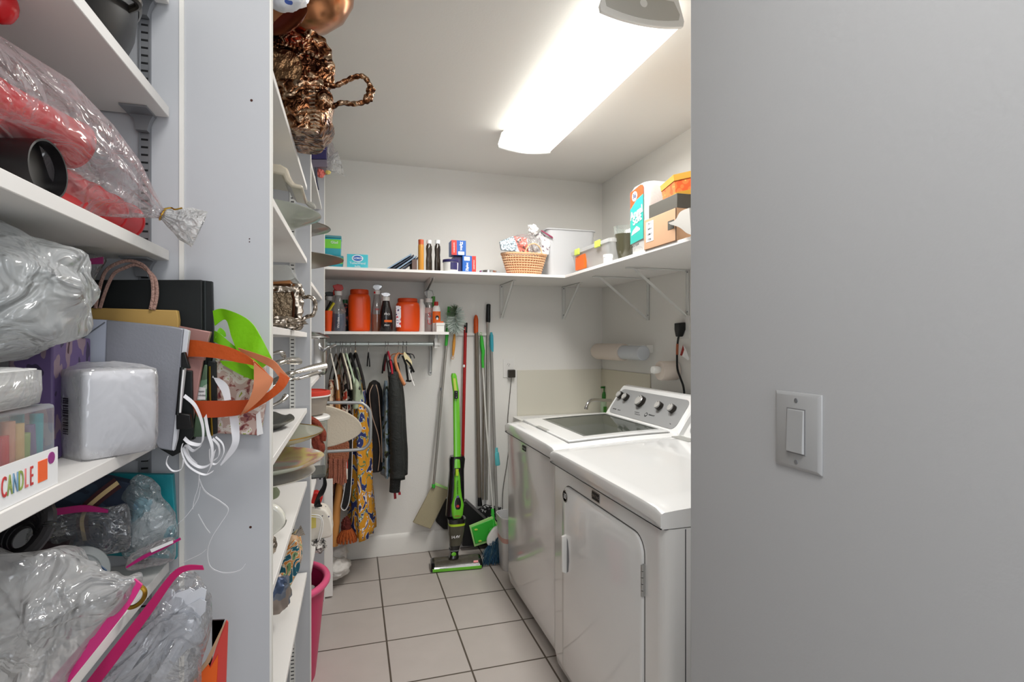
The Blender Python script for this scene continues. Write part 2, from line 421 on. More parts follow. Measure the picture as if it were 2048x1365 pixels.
# ---------------------------------------------------------------- wall shelves at the back
YS = 2.935
ls = MB(); ls.prism([(XL+.002, YB-.001, 1.714), (XL+.002, YS, 1.714), (1.205, YS, 1.714), (1.205, YW+.002, 1.714), (XR-.001, YW+.002, 1.714), (XR-.001, YB-.001, 1.714)], (0, 0, .016))
solo('corner_shelf', ls, M_mel, 'deep white L-shaped shelf high on the back and right walls', 'shelf', bevel=.0015)
ZT = 1.730
YU = 3.12
solo('utility_shelf', MB().box(XL+.002, .545, YU, YB-.001, 1.378, 1.394), M_mel, 'narrow white shelf of cleaning bottles above the clothes rod', 'shelf', bevel=.001)
ZU = 1.394
solo('wall_cleat', MB().box(.546, .855, YB-.018, YB-.001, 1.376, 1.394), M_trim, 'short white wooden cleat on the wall behind the broom handles', 'cleat', bevel=.001)

def tri_bracket(wx, wy, z, L, H, d, label):
    """steel angle bracket; (wx,wy) on the wall, d = direction out of the wall"""
    b = thing('shelf_bracket', label, 'bracket', (wx, wy, z-H), 'white angle brackets under the corner shelf')
    d = Vector(d); s = Vector((-d.y, d.x, 0)); o = Vector((wx, wy, z)); w = .011; e = d*.0006
    def bar(a, c, mb, n, t=.0015):
        mb.prism([a-s*w, a+s*w, c+s*w, c-s*w], n*t)
    m = MB(); bar(o+e, o+e-Vector((0, 0, H)), m, d); m.prism([o+e-s*w, o+e-s*w-Vector((0, 0, H)), o+e-s*w-Vector((0, 0, H))+d*.007, o+e-s*w+d*.007], s*.0015); m.prism([o+e+s*w, o+e+s*w-Vector((0, 0, H)), o+e+s*w-Vector((0, 0, H))+d*.007, o+e+s*w+d*.007], -s*.0015)
    make('wall_flange', m, M_wmetal, b)
    m = MB(); bar(o-Vector((0, 0, .0008)), o+d*L-Vector((0, 0, .0008)), m, Vector((0, 0, -1))); m.prism([o-s*w, o-s*w+d*L, o-s*w+d*L+Vector((0, 0, -.006)), o-s*w-Vector((0, 0, .006))], s*.0015)
    make('shelf_flange', m, M_wmetal, b)
    a = o+d*(L*.86)-Vector((0, 0, .006)); c = o-Vector((0, 0, H-.008))+d*.006; m = MB()
    for q in (-1, 1): m.prism([a+s*q*.007, a+s*q*.007+d*.012, c+s*q*.007+d*.01, c+s*q*.007], s*q*.0015)
    m.prism([a-s*.008, a+s*.008, c+s*.008, c-s*.008], (d+Vector((0, 0, 1)))*.001)
    make('strut', m, M_wmetal, b)
    for q in (.012, H-.03): make('screw', MB().cyl(o-Vector((0, 0, q))+d*.002, o-Vector((0, 0, q))+d*.0055, .004, seg=10), M_gmetal, b)
def onb(px, py): return P(px, py, Y=YB)
p = onb(1003, 566); tri_bracket(p.x, YB, 1.7135, .30, .225, (0, -1, 0), 'white angle bracket under the wicker basket')
p = onb(1127, 572); tri_bracket(p.x, YB, 1.7135, .30, .225, (0, -1, 0), 'white angle bracket under the corner shelf, nearest the room corner on the back wall')
p = P(1297, 556, X=XR); tri_bracket(XR, p.y, 1.7135, .36, .25, (-1, 0, 0), 'white angle bracket on the right wall, above the paper towel roll')
p = P(1376, 540, X=XR); tri_bracket(XR, p.y, 1.7135, .36, .25, (-1, 0, 0), 'white angle bracket on the right wall, above the black plug')
# stamped steel brackets (two) that hold the utility shelf and the rod
def stamped(x, z, H, L, label, hook=False):
    b = thing('stamped_bracket', label, 'bracket', (x, YB, z-H)); w = .016
    m = MB(); prof = [(YB-.0015, z-H), (YB-.02, z-H+.005), (YB-.035, z-H+.06), (YB-.05, z-.06), (YB-L, z-.018), (YB-L, z-.001), (YB-.0015, z-.001)]
    for q in (-w/2, w/2): m.prism([(x+q, y, zz) for y, zz in prof], (.0016 if q < 0 else -.0016, 0, 0))
    m.prism([(x-w/2, y, zz) for y, zz in ((YB-.0015, z-H), (YB-.0035, z-H), (YB-.0035, z-.001), (YB-.0015, z-.001))], (w, 0, 0))
    m.box(x-w/2-.004, x+w/2+.004, YB-L, YB-.002, z-.0022, z-.0004)
    m.lathe((x, YB-.003, z-H+.004), [(.014, 0), (.014, .003), (.012, .0035)], 16, (0, -1, 0))
    make('bracket_body', m, M_wmetal, b)
    make('screw', MB().lathe((x, YB-.006, z-H+.004), [(.005, 0), (.005, .002), (.002, .003)], 12, (0, -1, 0)), M_gmetal, b)
    if hook:
        m = MB(); m.box(x-.009, x+.009, YB-.235, YB-.21, 1.32-.022, z-.002); m.lathe((x-.009, 3.20, 1.322), [(.022, 0), (.022, .018)], 20, (1, 0, 0))
        m.lathe((x+.0, 3.20, 1.322), [(.012, 0), (.016, .025), (.010, .030)], 14, (1, 0, 0))
        make('rod_hook', m, M_wmetal, b)
p = P(862, 746, Y=YB-.03); stamped(p.x, 1.378, .245, .27, 'white steel bracket that holds the end of the clothes rod', True)
p = P(852, 600, Y=YB-.02); stamped(p.x, 1.714, .31, .30, 'white steel bracket behind the spray bottles under the corner shelf')
YR = 3.20; ZR = 1.322
xr = P(866, 688, Y=YR).x
solo('clothes_rod', MB().cyl((XL+.003, YR, ZR), (xr, YR, ZR), .0125, seg=20), mat('rod_metal', (190, 198, 196), .35, metal=.5), 'grey metal clothes rod under the narrow shelf', 'clothes rod')

# ---------------------------------------------------------------- ceiling fixture
lf = thing('ceiling_light', 'long white wraparound fluorescent light on the ceiling', 'ceiling light', (.878, 2.09, ZC))
y0, y1, x0, x1 = 1.49, 2.71, .732, 1.024
make('housing', MB().box(x0+.03, x1-.03, y0+.01, y1-.01, ZC-.045, ZC-.001), M_white, lf)
def prof(xa, xb, zlow, ztop, n=14):
    c = []; xm = (xa+xb)/2; h = (xb-xa)/2
    c.append((xa+.022, ztop)); c.append((xa, zlow+.018))
    for i in range(n+1):
        t = -1+2*i/n; c.append((xm+t*(h-.004), zlow-.016*(1-t*t)))
    c.append((xb, zlow+.018)); c.append((xb-.022, ztop)); return c
M_diff = mat('lit_diffuser', (255, 253, 246), .5, emit=LAMP_EMIT)
pr = prof(x0, x1, ZC-.088, ZC-.012)
make('diffuser', MB().rings([[(x, y, z) for x, z in pr] for y in (y0+.012, y1-.012)], True, True), M_diff, lf)
for a, b_, nm in ((y0, y0+.014, 'end_cap'), (y1-.014, y1, 'end_cap')):
    m = MB(); po = prof(x0-.004, x1+.004, ZC-.094, ZC-.008); m.rings([[(x, y, z) for x, z in po] for y in (a, b_)], True, True)
    e = make(nm, m, M_white, lf, bevel=.002)
pi_ = prof(x0+.014, x1-.014, ZC-.076, ZC-.02)
make('recess', MB().rings([[(x, y, z) for x, z in pi_] for y in (y0-.0012, y0)], True, True), mat('cap_recess', (196, 194, 186), .6), lf)
make('knockout', MB().lathe((.878, y0-.0015, ZC-.045), [(.013, 0), (.013, .001), (.011, .001)], 20, (0, -1, 0)), M_white, lf)

# ---------------------------------------------------------------- light switch
ys0, ys1 = XW*1.0683, XW*.9339; zc_ = (P(1600, 787, X=XW).z+P(1600, 939, X=XW).z)/2; ym = (ys0+ys1)/2
sw = thing('light_switch', 'white rocker light switch on the near grey wall', 'light switch', (XW, ym, zc_-.06))
pl = MB(); hw, hh = (ys0-ys1)/2, .0595
pl.rings([[(XW-d, ym-a*hw_, zc_-b*hh_) for a, b in ((-1, -1), (1, -1), (1, 1), (-1, 1))] for d, hw_, hh_ in ((0, hw, hh), (.0025, hw, hh), (.0055, hw-.005, hh-.005))], True, True)
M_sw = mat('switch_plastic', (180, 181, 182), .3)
pp = make('wall_plate', pl, M_sw, sw, bevel=.001)
hr = .0165
make('rocker_frame', MB().box(XW-.0062, XW-.004, ym-hr-.0015, ym+hr+.0015, zc_-.035, zc_+.035), mat('switch_gap', (140, 140, 142), .6), sw)
make('rocker', MB().rings([[(XW-d, y, z) for d, y, z in q] for q in ([(.0062, ym-hr, zc_+.0335), (.0062, ym+hr, zc_+.0335), (.0062, ym+hr, zc_-.0335), (.0062, ym-hr, zc_-.0335)], [(.0078, ym-hr+.001, zc_+.0325), (.0078, ym+hr-.001, zc_+.0325), (.0105, ym+hr-.001, zc_-.0325), (.0105, ym-hr+.001, zc_-.0325)])], True, True), M_sw, sw, bevel=.0008)
for dz in (-.0475, .0475): make('screw', MB().lathe((XW-.0055, ym, zc_+dz), [(.0035, 0), (.0033, .0008), (.001, .001)], 12, (-1, 0, 0)), M_gmetal, sw)

# ---------------------------------------------------------------- washer and dryer
def appliance(name, label, y0, y1, xf, dryer):
    t = thing(name, label, 'dryer' if dryer else 'washing machine', (1.15, (y0+y1)/2, 0))
    xb = 1.52; zt = .845; ym = (y0+y1)/2
    body = MB()
    # rounded front vertical corners
    r = .035; c = []
    for a in range(0, 91, 15): c.append((xf+r-r*math.cos(math.radians(a)), y1-r+r*math.sin(math.radians(a))))
    c += [(xb, y1), (xb, y0)]
    for a in range(90, -1, -15): c.append((xf+r-r*math.cos(math.radians(a)), y0+r-r*math.sin(math.radians(a))))
    bot = [(x+.012 if x < xf+.1 else x, y) for x, y in c]
    body.rings([[(x, y, .045) for x, y in bot], [(x, y, .10) for x, y in c], [(x, y, zt) for x, y in c]], True, True)
    make('cabinet', body, M_enamel, t, sharp=30)
    for fx in (xf+.07, xb-.07):
        for fy in (y0+.07, y1-.07): make('foot', MB().cyl((fx, fy, 0), (fx, fy, .05), .02, seg=14), M_black, t)
    # top deck: bulging front lip, rising a little to the back
    n = 16; R = []
    for i in range(n+1):
        s = i/n; x = xf-.012+(xb-xf+.012)*s
        z1 = .904+.026*math.sin(min(1, s*1.15)*PI/2)
        R.append((x, z1))
    def deckring(x, z1, k):
        e = .002; bulge = .014*math.sin(PI*k)
        ys = [y0+e, y0+.03, y0+.10, y0+.2, ym, y1-.2, y1-.10, y1-.03, y1-e]
        hz = [0, .009, .012, .013, .0135, .013, .012, .009, 0]
        top = [(x, y, z1-.013+h) for y, h in zip(ys, hz)]
        return [(x, y0+e, zt+.0025)]+top+[(x, y1-e, zt+.0025)]
    rg = [[(xf+.004, p[1], zt+.0025+(p[2]-zt-.004)*.0) for p in deckring(xf, .87, 0)]]
    rg = [deckring(xf-.006, .863, 0), deckring(xf-.010, .8645, 0), deckring(xf-.010, .894, 0), deckring(xf-.007, .9005, 0), deckring(xf-.001, .9038, 0)]
    rg += [deckring(x, z, i/n) for i, (x, z) in enumerate(R) if i > 0]
    deck = MB(); deck.rings(rg, True, True)
    make('top_deck', deck, M_enamel, t, sharp=28)
    make('deck_gap', MB().box(xf+.004, xb-.01, y0+.006, y1-.006, zt-.001, zt+.0035), M_slot, t)
    def ztop(x): return .904+.026*math.sin(min(1, (x-xf+.012)/(xb-xf+.012)*1.15)*PI/2)
    # console
    k = MB(); e = .012
    sec = [(1.372, .915), (1.385, .938), (1.478, 1.068), (1.492, 1.084), (1.512, 1.089), (1.60, 1.07), (1.615, .90), (1.38, .90)]
    ysn = [(y0+e, .90), (y0+e+.006, .97), (y0+e+.02, 1), (y1-e-.02, 1), (y1-e-.006, .97), (y1-e, .90)]
    cx, cz = 1.50, .93
    k.rings([[(cx+(x-cx)*(s if x < 1.55 else 1), y, cz+(z-cz)*s) for x, z in sec] for y, s in ysn], True, True)
    make('console', k, M_enamel, t, sharp=32)
    # sloping control face
    a = Vector((1.3865, 0, .9385)); b = Vector((1.4775, 0, 1.0665)); up = (b-a).normalized(); nrm = Vector((-up.z, 0, up.x))
    def F_(u, v, h=0): return a+up*(v*(b-a).length)+Vector((0, y1-.045-u*(y1-y0-.09), 0))+nrm*h
    pts = []; 
    for (u, v, s1, s2) in ((0, 0, 1, 1), (1, 0, -1, 1), (1, 1, -1, -1), (0, 1, 1, -1)):
        ru, rv = .05, .2
        for i in range(5):
            an = math.radians(i*22.5)
            if (u, v) == (0, 0): pts.append((ru-ru*math.cos(an), rv-rv*math.sin(an), ))
            elif (u, v) == (1, 0): pts.append((1-ru+ru*math.sin(an), rv-rv*math.cos(an)))
            elif (u, v) == (1, 1): pts.append((1-ru+ru*math.cos(an), 1-rv+rv*math.sin(an)))
            else: pts.append((ru-ru*math.sin(an), 1-rv+rv*math.cos(an)))
    face = MB(); face.prism([F_(u, v, .0005) for u, v in pts], nrm*.003)
    fc = make('control_panel', face, mat('console_silver', (176, 177, 178), .38, metal=.35), t, sharp=30)
    if not dryer:
        for u, v, r in ((.06, .70, .021), (.17, .66, .021), (.42, .62, .031), (.70, .60, .021), (.87, .60, .021)):
            c0 = F_(u, v, .0035)
            kn = make('knob', MB().lathe(c0, [(r*1.05, 0), (r, .006), (r*.93, .024), (r*.86, .026)], 28, nrm), M_steel, t)
            make('knob_side', MB().lathe(c0+nrm*.003, [(r*1.04, 0), (r*.985, .019)], 28, nrm, caps=False), mat('knob_dark', (52, 48, 44), .3, metal=.5), sub_of(kn, t))
            make('knob_face', MB().lathe(c0+nrm*.0262, [(r*.84, 0), (r*.82, .0008), (r*.6, .0009)], 28, nrm), mat('knob_satin', (190, 188, 184), .45, metal=.2), sub_of(kn, t))
            make('knob_mark', MB().obox(c0+nrm*.0275+up*r*.62, (.0012, r*.12, r*.35), Matrix.Rotation(-math.atan2(nrm.z, -nrm.x), 3, 'Y')), M_bprint, sub_of(kn, t))
            for q in range(5):
                an = math.radians(30+q*30); cc = c0+up*math.sin(an)*r*1.5+Vector((0, -1, 0))*math.cos(an)*r*1.5-nrm*.0005
                make('dial_mark', MB().obox(cc, (.0006, .006 if r > .03 else .0022, .0016), Matrix.Rotation(-.95, 3, 'Y')), mat('faint_print', (110, 110, 112), .5), t)
        text('lettering', 'MAYTAG', F_(.08, .16, .0038), (0, -1, 0), up, .007, M_bprint, t)
        text('lettering', 'BRAVOS', F_(.16, .16, .0038), (0, -1, 0), up, .006, mat('faint_print', (110, 110, 112), .5), t)
        text('lettering', 'COMMERCIAL', F_(.44, .24, .0038), (0, -1, 0), up, .0055, mat('faint_print', (110, 110, 112), .5), t)
        text('lettering', 'TECHNOLOGY', F_(.46, .17, .0038), (0, -1, 0), up, .0055, mat('faint_print', (110, 110, 112), .5), t)
        make('badge', MB().lathe(F_(.575, .24, .0035), [(.012, 0), (.012, .001)], 22, nrm), mat('badge_grey', (70, 70, 70), .4), t)
        text('lettering', '10', F_(.575, .24, .0048), (0, -1, 0), up, .010, M_wprint, t)
        text('lettering', 'WARRANTY', F_(.65, .26, .0038), (0, -1, 0), up, .007, M_bprint, t)
        make('print_mark', MB().obox(F_(.93, .14, .004), (.0008, .008, .008), Matrix.Rotation(-.95, 3, 'Y')), M_bprint, t)
        # lid with glass
        zl = lambda x: ztop(x)+.002
        def sheet(x0_, x1_, ya, yb, h, th, mb, n=10, inset=0):
            top = []; 
            for i in range(n+1):
                x = x0_+(x1_-x0_)*i/n; top.append([(x, ya, zl(x)+h-th), (x, ya, zl(x)+h), (x, yb, zl(x)+h), (x, yb, zl(x)+h-th)])
            mb.rings(top, True, True)
        lid = MB(); sheet(xf+.075, xf+.175, y0+.05, y1-.05, .006, .012, lid, 4)
        sheet(xf+.17, 1.362, y0+.05, y0+.105, .006, .012, lid); sheet(xf+.17, 1.362, y1-.105, y1-.05, .006, .012, lid); sheet(1.335, 1.362, y0+.10, y1-.10, .006, .012, lid, 3)
        ld = make('lid', lid, M_enamel, t, bevel=.003)
        gp_ = MB(); sheet(xf+.072, 1.365, y0+.046, y1-.046, -.0008, .002, gp_)
        make('lid_gap', gp_, mat('lid_gap_grey', (150, 150, 148), .6), t)
        gl = MB(); sheet(xf+.172, 1.338, y0+.103, y1-.103, .0045, .004, gl)
        make('lid_window', gl, clearp('tinted_glass', (120, 126, 116), .40, .9), sub_of(ld, t))
        gb = MB(); sheet(xf+.168, xf+.180, y0+.10, y1-.10, .0068, .002, gb, 2); sheet(xf+.175, 1.34, y0+.10, y0+.109, .0068, .002, gb); sheet(xf+.175, 1.34, y1-.109, y1-.10, .0068, .002, gb); sheet(1.330, 1.341, y0+.1, y1-.1, .0068, .002, gb, 2)
        make('window_border', gb, mat('glass_edge', (110, 112, 108), .2), sub_of(ld, t))
        tb = MB(); sheet(xf+.178, 1.333, y0+.108, y1-.108, -.0005, .002, tb)
        make('tub_floor', tb, mat('tub_grey', (120, 120, 112), .3, metal=.4), t)
        rr = MB(); cxx = (xf+.17+1.338)/2
        def ringp(r, h): return [Vector((cxx+.02+r*math.cos(2*PI*i/48), ym+r*1.02*math.sin(2*PI*i/48), zl(cxx+.02+r*math.cos(2*PI*i/48))+h)) for i in range(48)]
        rr.rings([ringp(.212, -.0004), ringp(.212, .0004), ringp(.186, .0004), ringp(.186, -.0004)], True, False, loop=True)
        rr.rings([ringp(.165, -.0004), ringp(.165, .0004), ringp(.158, .0004), ringp(.158, -.0004)], True, False, loop=True)
        make('tub_ring', rr, mat('tub_ring', (196, 196, 186), .3), t)
        make('lid_handle_notch', MB().obox((xf+.082, ym+.02, zl(xf+.082)+.0045), (.020, .15, .004), Matrix.Rotation(-.06, 3, 'Y')), mat('notch_grey', (165, 165, 160), .4), t, bevel=.0015)
        bp = P(1049, 897, X=xf); bx = xf-.001
        bd = make('nameplate', MB().box(bx-.003, bx, bp.y-.026, bp.y+.026, bp.z-.012, bp.z+.012), M_bprint, t, bevel=.001)
        text('lettering', 'MAYTAG', (bx-.0032, bp.y, bp.z), (0, -1, 0), (0, 0, 1), .009, M_steel, t)
    else:
        ya, yb = P(1129, 1020, X=xf).y, P(1289, 1200, X=xf).y
        za, zb = P(1129, 968, X=xf).z, .09
        def rr(yA, yB, zT, zB, r, x, n=6):
            out = []
            for cy, cz_, a0 in ((yA-r, zT-r, 0), (yB+r, zT-r, 90), (yB+.012, zB+.012, 180), (yA-.012, zB+.012, 270)):
                q = r if a0 < 180 else .012
                for i in range(n+1):
                    an = math.radians(a0+90*i/n); out.append((x, cy+q*math.cos(an), cz_+q*math.sin(an)))
            return out
        make('door_gap', MB().rings([rr(ya+.004, yb-.004, za+.004, zb-.004, .055, xf-.0006), rr(ya+.004, yb-.004, za+.004, zb-.004, .055, xf+.004)], True, True), mat('door_shadow_gap', (96, 94, 92), .7), t)
        dr = make('door', MB().rings([rr(ya, yb, za, zb, .052, xf+.002), rr(ya, yb, za, zb, .052, xf-.008), rr(ya-.006, yb+.006, za-.006, zb+.006, .048, xf-.0115)], True, True), M_enamel, t, sharp=50)
        hp = P(1131, 1100, X=xf-.012)
        hd = MB(); hz0, hz1 = P(1131, 1142, X=xf).z, P(1131, 1062, X=xf).z
        hd.prism([(xf-.011, hp.y-.012, hz0+.005), (xf-.011, hp.y-.012, hz1), (xf-.030, hp.y-.012, hz1-.006), (xf-.030, hp.y-.012, hz0+.014)], (0, .012, 0))
        make('handle', hd, M_white, sub_of(dr, t), bevel=.003)
        gp = MB(); gp.prism([(xf-.0119, hp.y-.013, hz0+.012), (xf-.0119, hp.y-.013, hz1-.012), (xf-.0119, hp.y-.022, hz1-.02), (xf-.0119, hp.y-.032, (hz0+hz1)/2+.02), (xf-.0119, hp.y-.034, (hz0+hz1)/2-.015), (xf-.0119, hp.y-.026, hz0+.02)], (.0012, 0, 0))
        make('grip_recess', gp, mat('grip_grey', (120, 122, 126), .4), sub_of(dr, t))
        q = P(1130, 993, X=xf-.0118)
        bd = make('round_badge', MB().lathe((xf-.0115, q.y, q.z), [(.023, 0), (.023, .0012)], 28, (-1, 0, 0)), mat('badge_grey', (70, 70, 70), .4), sub_of(dr, t))
        text('lettering', '10', (xf-.0127, q.y, q.z), (0, -1, 0), (0, 0, 1), .02, M_wprint, t, bold=.0005)
        make('badge_ring', MB().lathe((xf-.0127, q.y, q.z), [(.0225, 0), (.0225, .0004), (.019, .0004), (.019, 0)], 28, (-1, 0, 0)), M_steel, sub_of(dr, t))
        bp = P(1192, 994, X=xf)
        make('nameplate', MB().box(xf-.003, xf-.0003, bp.y-.027, bp.y+.027, bp.z-.013, bp.z+.013), M_bprint, t, bevel=.001)
        make('nameplate_rim', MB().box(xf-.002, xf-.0002, bp.y-.029, bp.y+.029, bp.z-.015, bp.z+.015), M_steel, t)
        text('lettering', 'MAYTAG', (xf-.0032, bp.y, bp.z), (0, -1, 0), (0, 0, 1), .010, M_steel, t)
        for zz in (P(1289, 1160, X=xf).z, .17):
            hm = MB()
            for i in range(5): hm.cyl((xf-.008, yb-.002, zz-.045+i*.018), (xf-.008, yb-.002, zz-.029+i*.018), .0042, seg=10)
            hm.box(xf-.006, xf-.0005, yb-.004, yb+.004, zz-.045, zz+.045)
            make('hinge', hm, mat('hinge_metal', (190, 190, 188), .3, metal=.7), t)
        make('side_seam', MB().box(xf+.062, xf+.0645, y0-.0008, y0+.002, .05, zt-.002), mat('seam_dark', (70, 70, 72), .7), t)
        q = MB(); q.prism([F_(-.02, -.06, -.001), F_(.12, -.06, -.001), F_(.12, -.16, -.001), F_(-.02, -.16, -.001)], nrm*.003)
        make('lint_lid', MB().obox((1.33, y1-.10, ztop(1.33)+.001), (.045, .12, .004), Matrix.Rotation(-.03, 3, 'Y')), mat('notch_grey', (165, 165, 160), .4), t, bevel=.001)
    return t
appliance('washing_machine', 'white top-loading washing machine with five silver knobs, beyond the dryer', 2.042, 2.775, .800, False)
appliance('clothes_dryer', 'white front-door clothes dryer nearest the camera', 1.215, 2.030, .778, True)

# ================================================================ things on the back corner shelf
def sbox(x0, x1, y0, y1, z0, z1): return MB().box(x0, x1, y0, y1, z0, z1)
def px_box(pl, pr_, pt, Yf, depth, z0):
    a = P(pl, 600, Y=Yf).x; b = P(pr_, 600, Y=Yf).x; z1 = P((pl+pr_)/2, pt, Y=Yf).z
    return a, b, Yf, Yf+depth, z0, z1
R_ = (1, 0, 0); U_ = (0, 0, 1); N_ = (0, -1, 0)
# food tubs, left end
M_tubclear = mat('tub_teal', (40, 158, 176), .25); M_tublid = mat('tub_lid_teal', (70, 140, 150), .3); M_tublab = mat('label_lime', (120, 210, 60), .4)
def food_tub(pl, pr_, pt, Yf, z0, label, zt=None):
    a, b, y0, y1, z0, z1 = px_box(pl, pr_, pt, Yf, .12, z0)
    t = thing('food_tub', label, 'plastic tub', ((a+b)/2, (y0+y1)/2, z0), 'teal food tubs stacked on the corner shelf')
    cx, cy = (a+b)/2, (y0+y1)/2; hx, hy = (b-a)/2, .06
    m = MB(); m.rings([[(cx+sx*hx*k, cy+sy*hy*k, z) for sx, sy in ((-1, -1), (1, -1), (1, 1), (-1, 1))] for z, k in ((z0, .88), (z0+.004, .9), (z1-.014, .97))], True, True)
    make('tub', m, M_tubclear, t, bevel=.006)
    make('lid', sbox(cx-hx, cx+hx, cy-hy, cy+hy, z1-.014, z1), M_tublid, t, bevel=.004)
    h = z1-z0
    lm = MB(); k0, k1 = .915, .955
    lm.prism([(cx-hx*k0, cy-hy*k0-.0015, z0+h*.36), (cx+hx*k0, cy-hy*k0-.0015, z0+h*.36), (cx+hx*k1, cy-hy*k1-.0022, z0+h*.8), (cx-hx*k1, cy-hy*k1-.0022, z0+h*.8)], (0, -.0006, 0))
    make('label_band', lm, M_tublab, t)
    text('lettering', 'Glad', (cx+hx*.2, cy-hy*.95-.004, z0+h*.65), R_, U_, .014, M_wprint, t)
    return z1
ztub = food_tub(647, 687, 511, 3.0, ZT, 'teal and lime food tub, bottom of the pair behind the pewter plate')
food_tub(647, 683, 471, 3.01, ztub+.0005, 'teal and lime food tub, top of the pair on the corner shelf')
def carton(name, dims, m, label, cat, group=None, bev=.0012):
    a, b, y0, y1, z0, z1 = dims
    t = thing(name, label, cat, ((a+b)/2, (y0+y1)/2, z0), group)
    make('carton', sbox(*dims), m, t, bevel=bev); return t
d = px_box(694, 736, 509, 2.99, .10, ZT); a, b, y0, y1, z0, z1 = d
t = carton('wipes_box', d, ramp_mat('teal_wave', [(0, (24, 130, 158)), (.5, (60, 190, 205)), (1, (150, 225, 230))], 7, 'noise', .4, interp='EASE'), 'small turquoise carton with an oval badge, right of the stacked tubs', 'box')
cx = (a+b)/2; w = b-a; h = z1-z0
make('badge', MB().lathe((cx, y0-.0004, z0+h*.72), [(w*.27, 0), (w*.27, .0008)], 28, N_, sx=.62, sy=1, up=U_), M_wprint, t)
make('badge_centre', MB().lathe((cx, y0-.0013, z0+h*.72), [(w*.23, 0), (w*.23, .0005)], 28, N_, sx=.58, sy=1, up=U_), M_blue, t)
text('lettering', 'CLOROX', (cx, y0-.0019, z0+h*.72), R_, U_, .010, M_wprint, t, bold=.0003)
text('lettering', 'ToiletWand', (cx, y0-.0004, z0+h*.38), R_, U_, .012, M_wprint, t)
text('lettering', 'Refills', (cx, y0-.0004, z0+h*.16), R_, U_, .009, M_wprint, t)
# leaning stack of folded blue notebooks / pads
m_pad = ramp_mat('pad_stripes', [(0, (40, 52, 70)), (.45, (150, 175, 195)), (.7, (215, 225, 230))], 60, 'wz', .5)
for i, (xa, za, xb, zb, col) in enumerate(((.0, .0, .0, .0, 0),)*4):
    q0 = P(765+i*10, 538, Y=3.06+i*.012); q1 = P(822+i*4.5, 508+i*2.5, Y=3.06+i*.012)
    dx = Vector((q1.x-q0.x, 0, q1.z-q0.z)); nn = Vector((-dx.z, 0, dx.x)).normalized()
    z00 = ZT+.0005; base = Vector((q0.x, 3.05, z00+.001))
    top = Vector((q1.x, 3.05, q1.z))
    m = MB(); m.prism([base, top, top-nn*.007, base+Vector((.011, 0, -.001))], (0, .13, 0))
    solo('booklet', m, mat('pad_blue', (140, 165, 190), .5) if i % 2 == 0 else mat('pad_dark', (52, 62, 80), .5), ['slate booklet leaning lowest on the corner shelf, tip farthest left', 'dark booklet second from the left in the leaning stack', 'pale blue booklet third from the left in the leaning stack', 'dark booklet at the right of the leaning stack, by the amber bottle'][i], 'booklet', 'leaning booklets on the corner shelf', bevel=.001)
m = sbox(*px_box(824, 834, 519, 3.04, .13, ZT)); solo('brown_folder', m, mat('brown_folder', (105, 84, 78), .6), 'dark brown upright folder propping the leaning booklets', 'folder', bevel=.001)
# bottles
def bottle(name, label, cat, px, pt, Yc, z0, prof, m, group=None, capm=None, cap=None, sy=1, hpx=None):
    """prof: (radius_m, height fraction); returns the thing"""
    top = P(px, pt, Y=Yc); x = top.x; H = top.z-z0
    t = thing(name, label, cat, (x, Yc, z0), group)
    make('bottle_body', MB().lathe((x, Yc, z0), [(r, f*H) for r, f in prof], 24, sy=sy), m, t, sharp=50)
    if cap: make('cap', MB().lathe((x, Yc, z0), [(r, f*H) for r, f in cap], 24), capm, t)
    return t, x, H
t, x, H = bottle('amber_bottle', 'slim amber bottle with an orange cap, left of the two dark bottles', 'bottle', 842, 480, 3.05, ZT, [(.014, 0), (.0165, .02), (.0165, .8), (.015, .86), (.015, .88)], mat('amber', (214, 150, 62), .2), capm=mat('orange_cap', (205, 92, 50), .4), cap=[(.0155, .85), (.0155, 1)])
for i, (px, w) in enumerate(((858, 'left'), (875, 'right'))):
    bottle('dark_bottle', 'dark brown flask with a white cap on the corner shelf, the %s of the pair' % w, 'bottle', px, 481, 3.05+.01*i, ZT, [(.018, 0), (.0215, .03), (.022, .35), (.0185, .55), (.0215, .72), (.020, .82), (.012, .88), (.012, .9)], mat('dark_brown_glass', (52, 44, 36), .12, coat=.5), 'dark flasks on the corner shelf', M_wprint, [(.0145, .89), (.0145, 1)], sy=.7)
# sandwich bag cartons
def zip_carton(dims, label, flip):
    a, b, y0, y1, z0, z1 = dims; t = carton('bag_carton', dims, M_blue, label, 'carton', 'blue and red bag cartons')
    w = b-a; h = z1-z0; e = .0005
    if not flip: make('red_panel', MB().box(a+.0002, a+w*.36, y0-e, y0+.001, z0+.0003, z1-.0003), M_redp, t)
    else: make('red_panel', MB().box(b-w*.30, b-.0002, y0-e, y0+.001, z0+.0003, z1-.0003), M_redp, t)
    cx = a+w*(.68 if not flip else .34)
    text('lettering', 'Ziploc', (cx, y0-e, z0+h*(.62 if not flip else .36)), (0, 0, -1) if not flip else U_, R_ if not flip else (-1, 0, 0), w*.17, M_wprint, t, bold=.0006)
    text('lettering', 'SANDWICH', (a+w*.17 if not flip else b-w*.15, y0-2*e, z0+h*.5), (0, 0, -1) if not flip else U_, R_ if not flip else (-1, 0, 0), w*.09, M_wprint, t)
    zb = z0+h*.03 if not flip else z0+h*.72
    make('white_patch', MB().box(cx-w*.22, cx+w*.2, y0-e, y0+.001, zb, zb+h*.22), M_wprint, t)
    return t
dz = px_box(925, 952, 512, 3.00, .09, ZT); zip_carton(dz, 'blue and red bag carton standing lower on the shelf, right of the white jar', True)
m = sbox(*px_box(908, 924, 513, 3.02, .09, ZT)); solo('navy_box', m, M_navy, 'small navy box behind the white jar', 'box', bevel=.001)
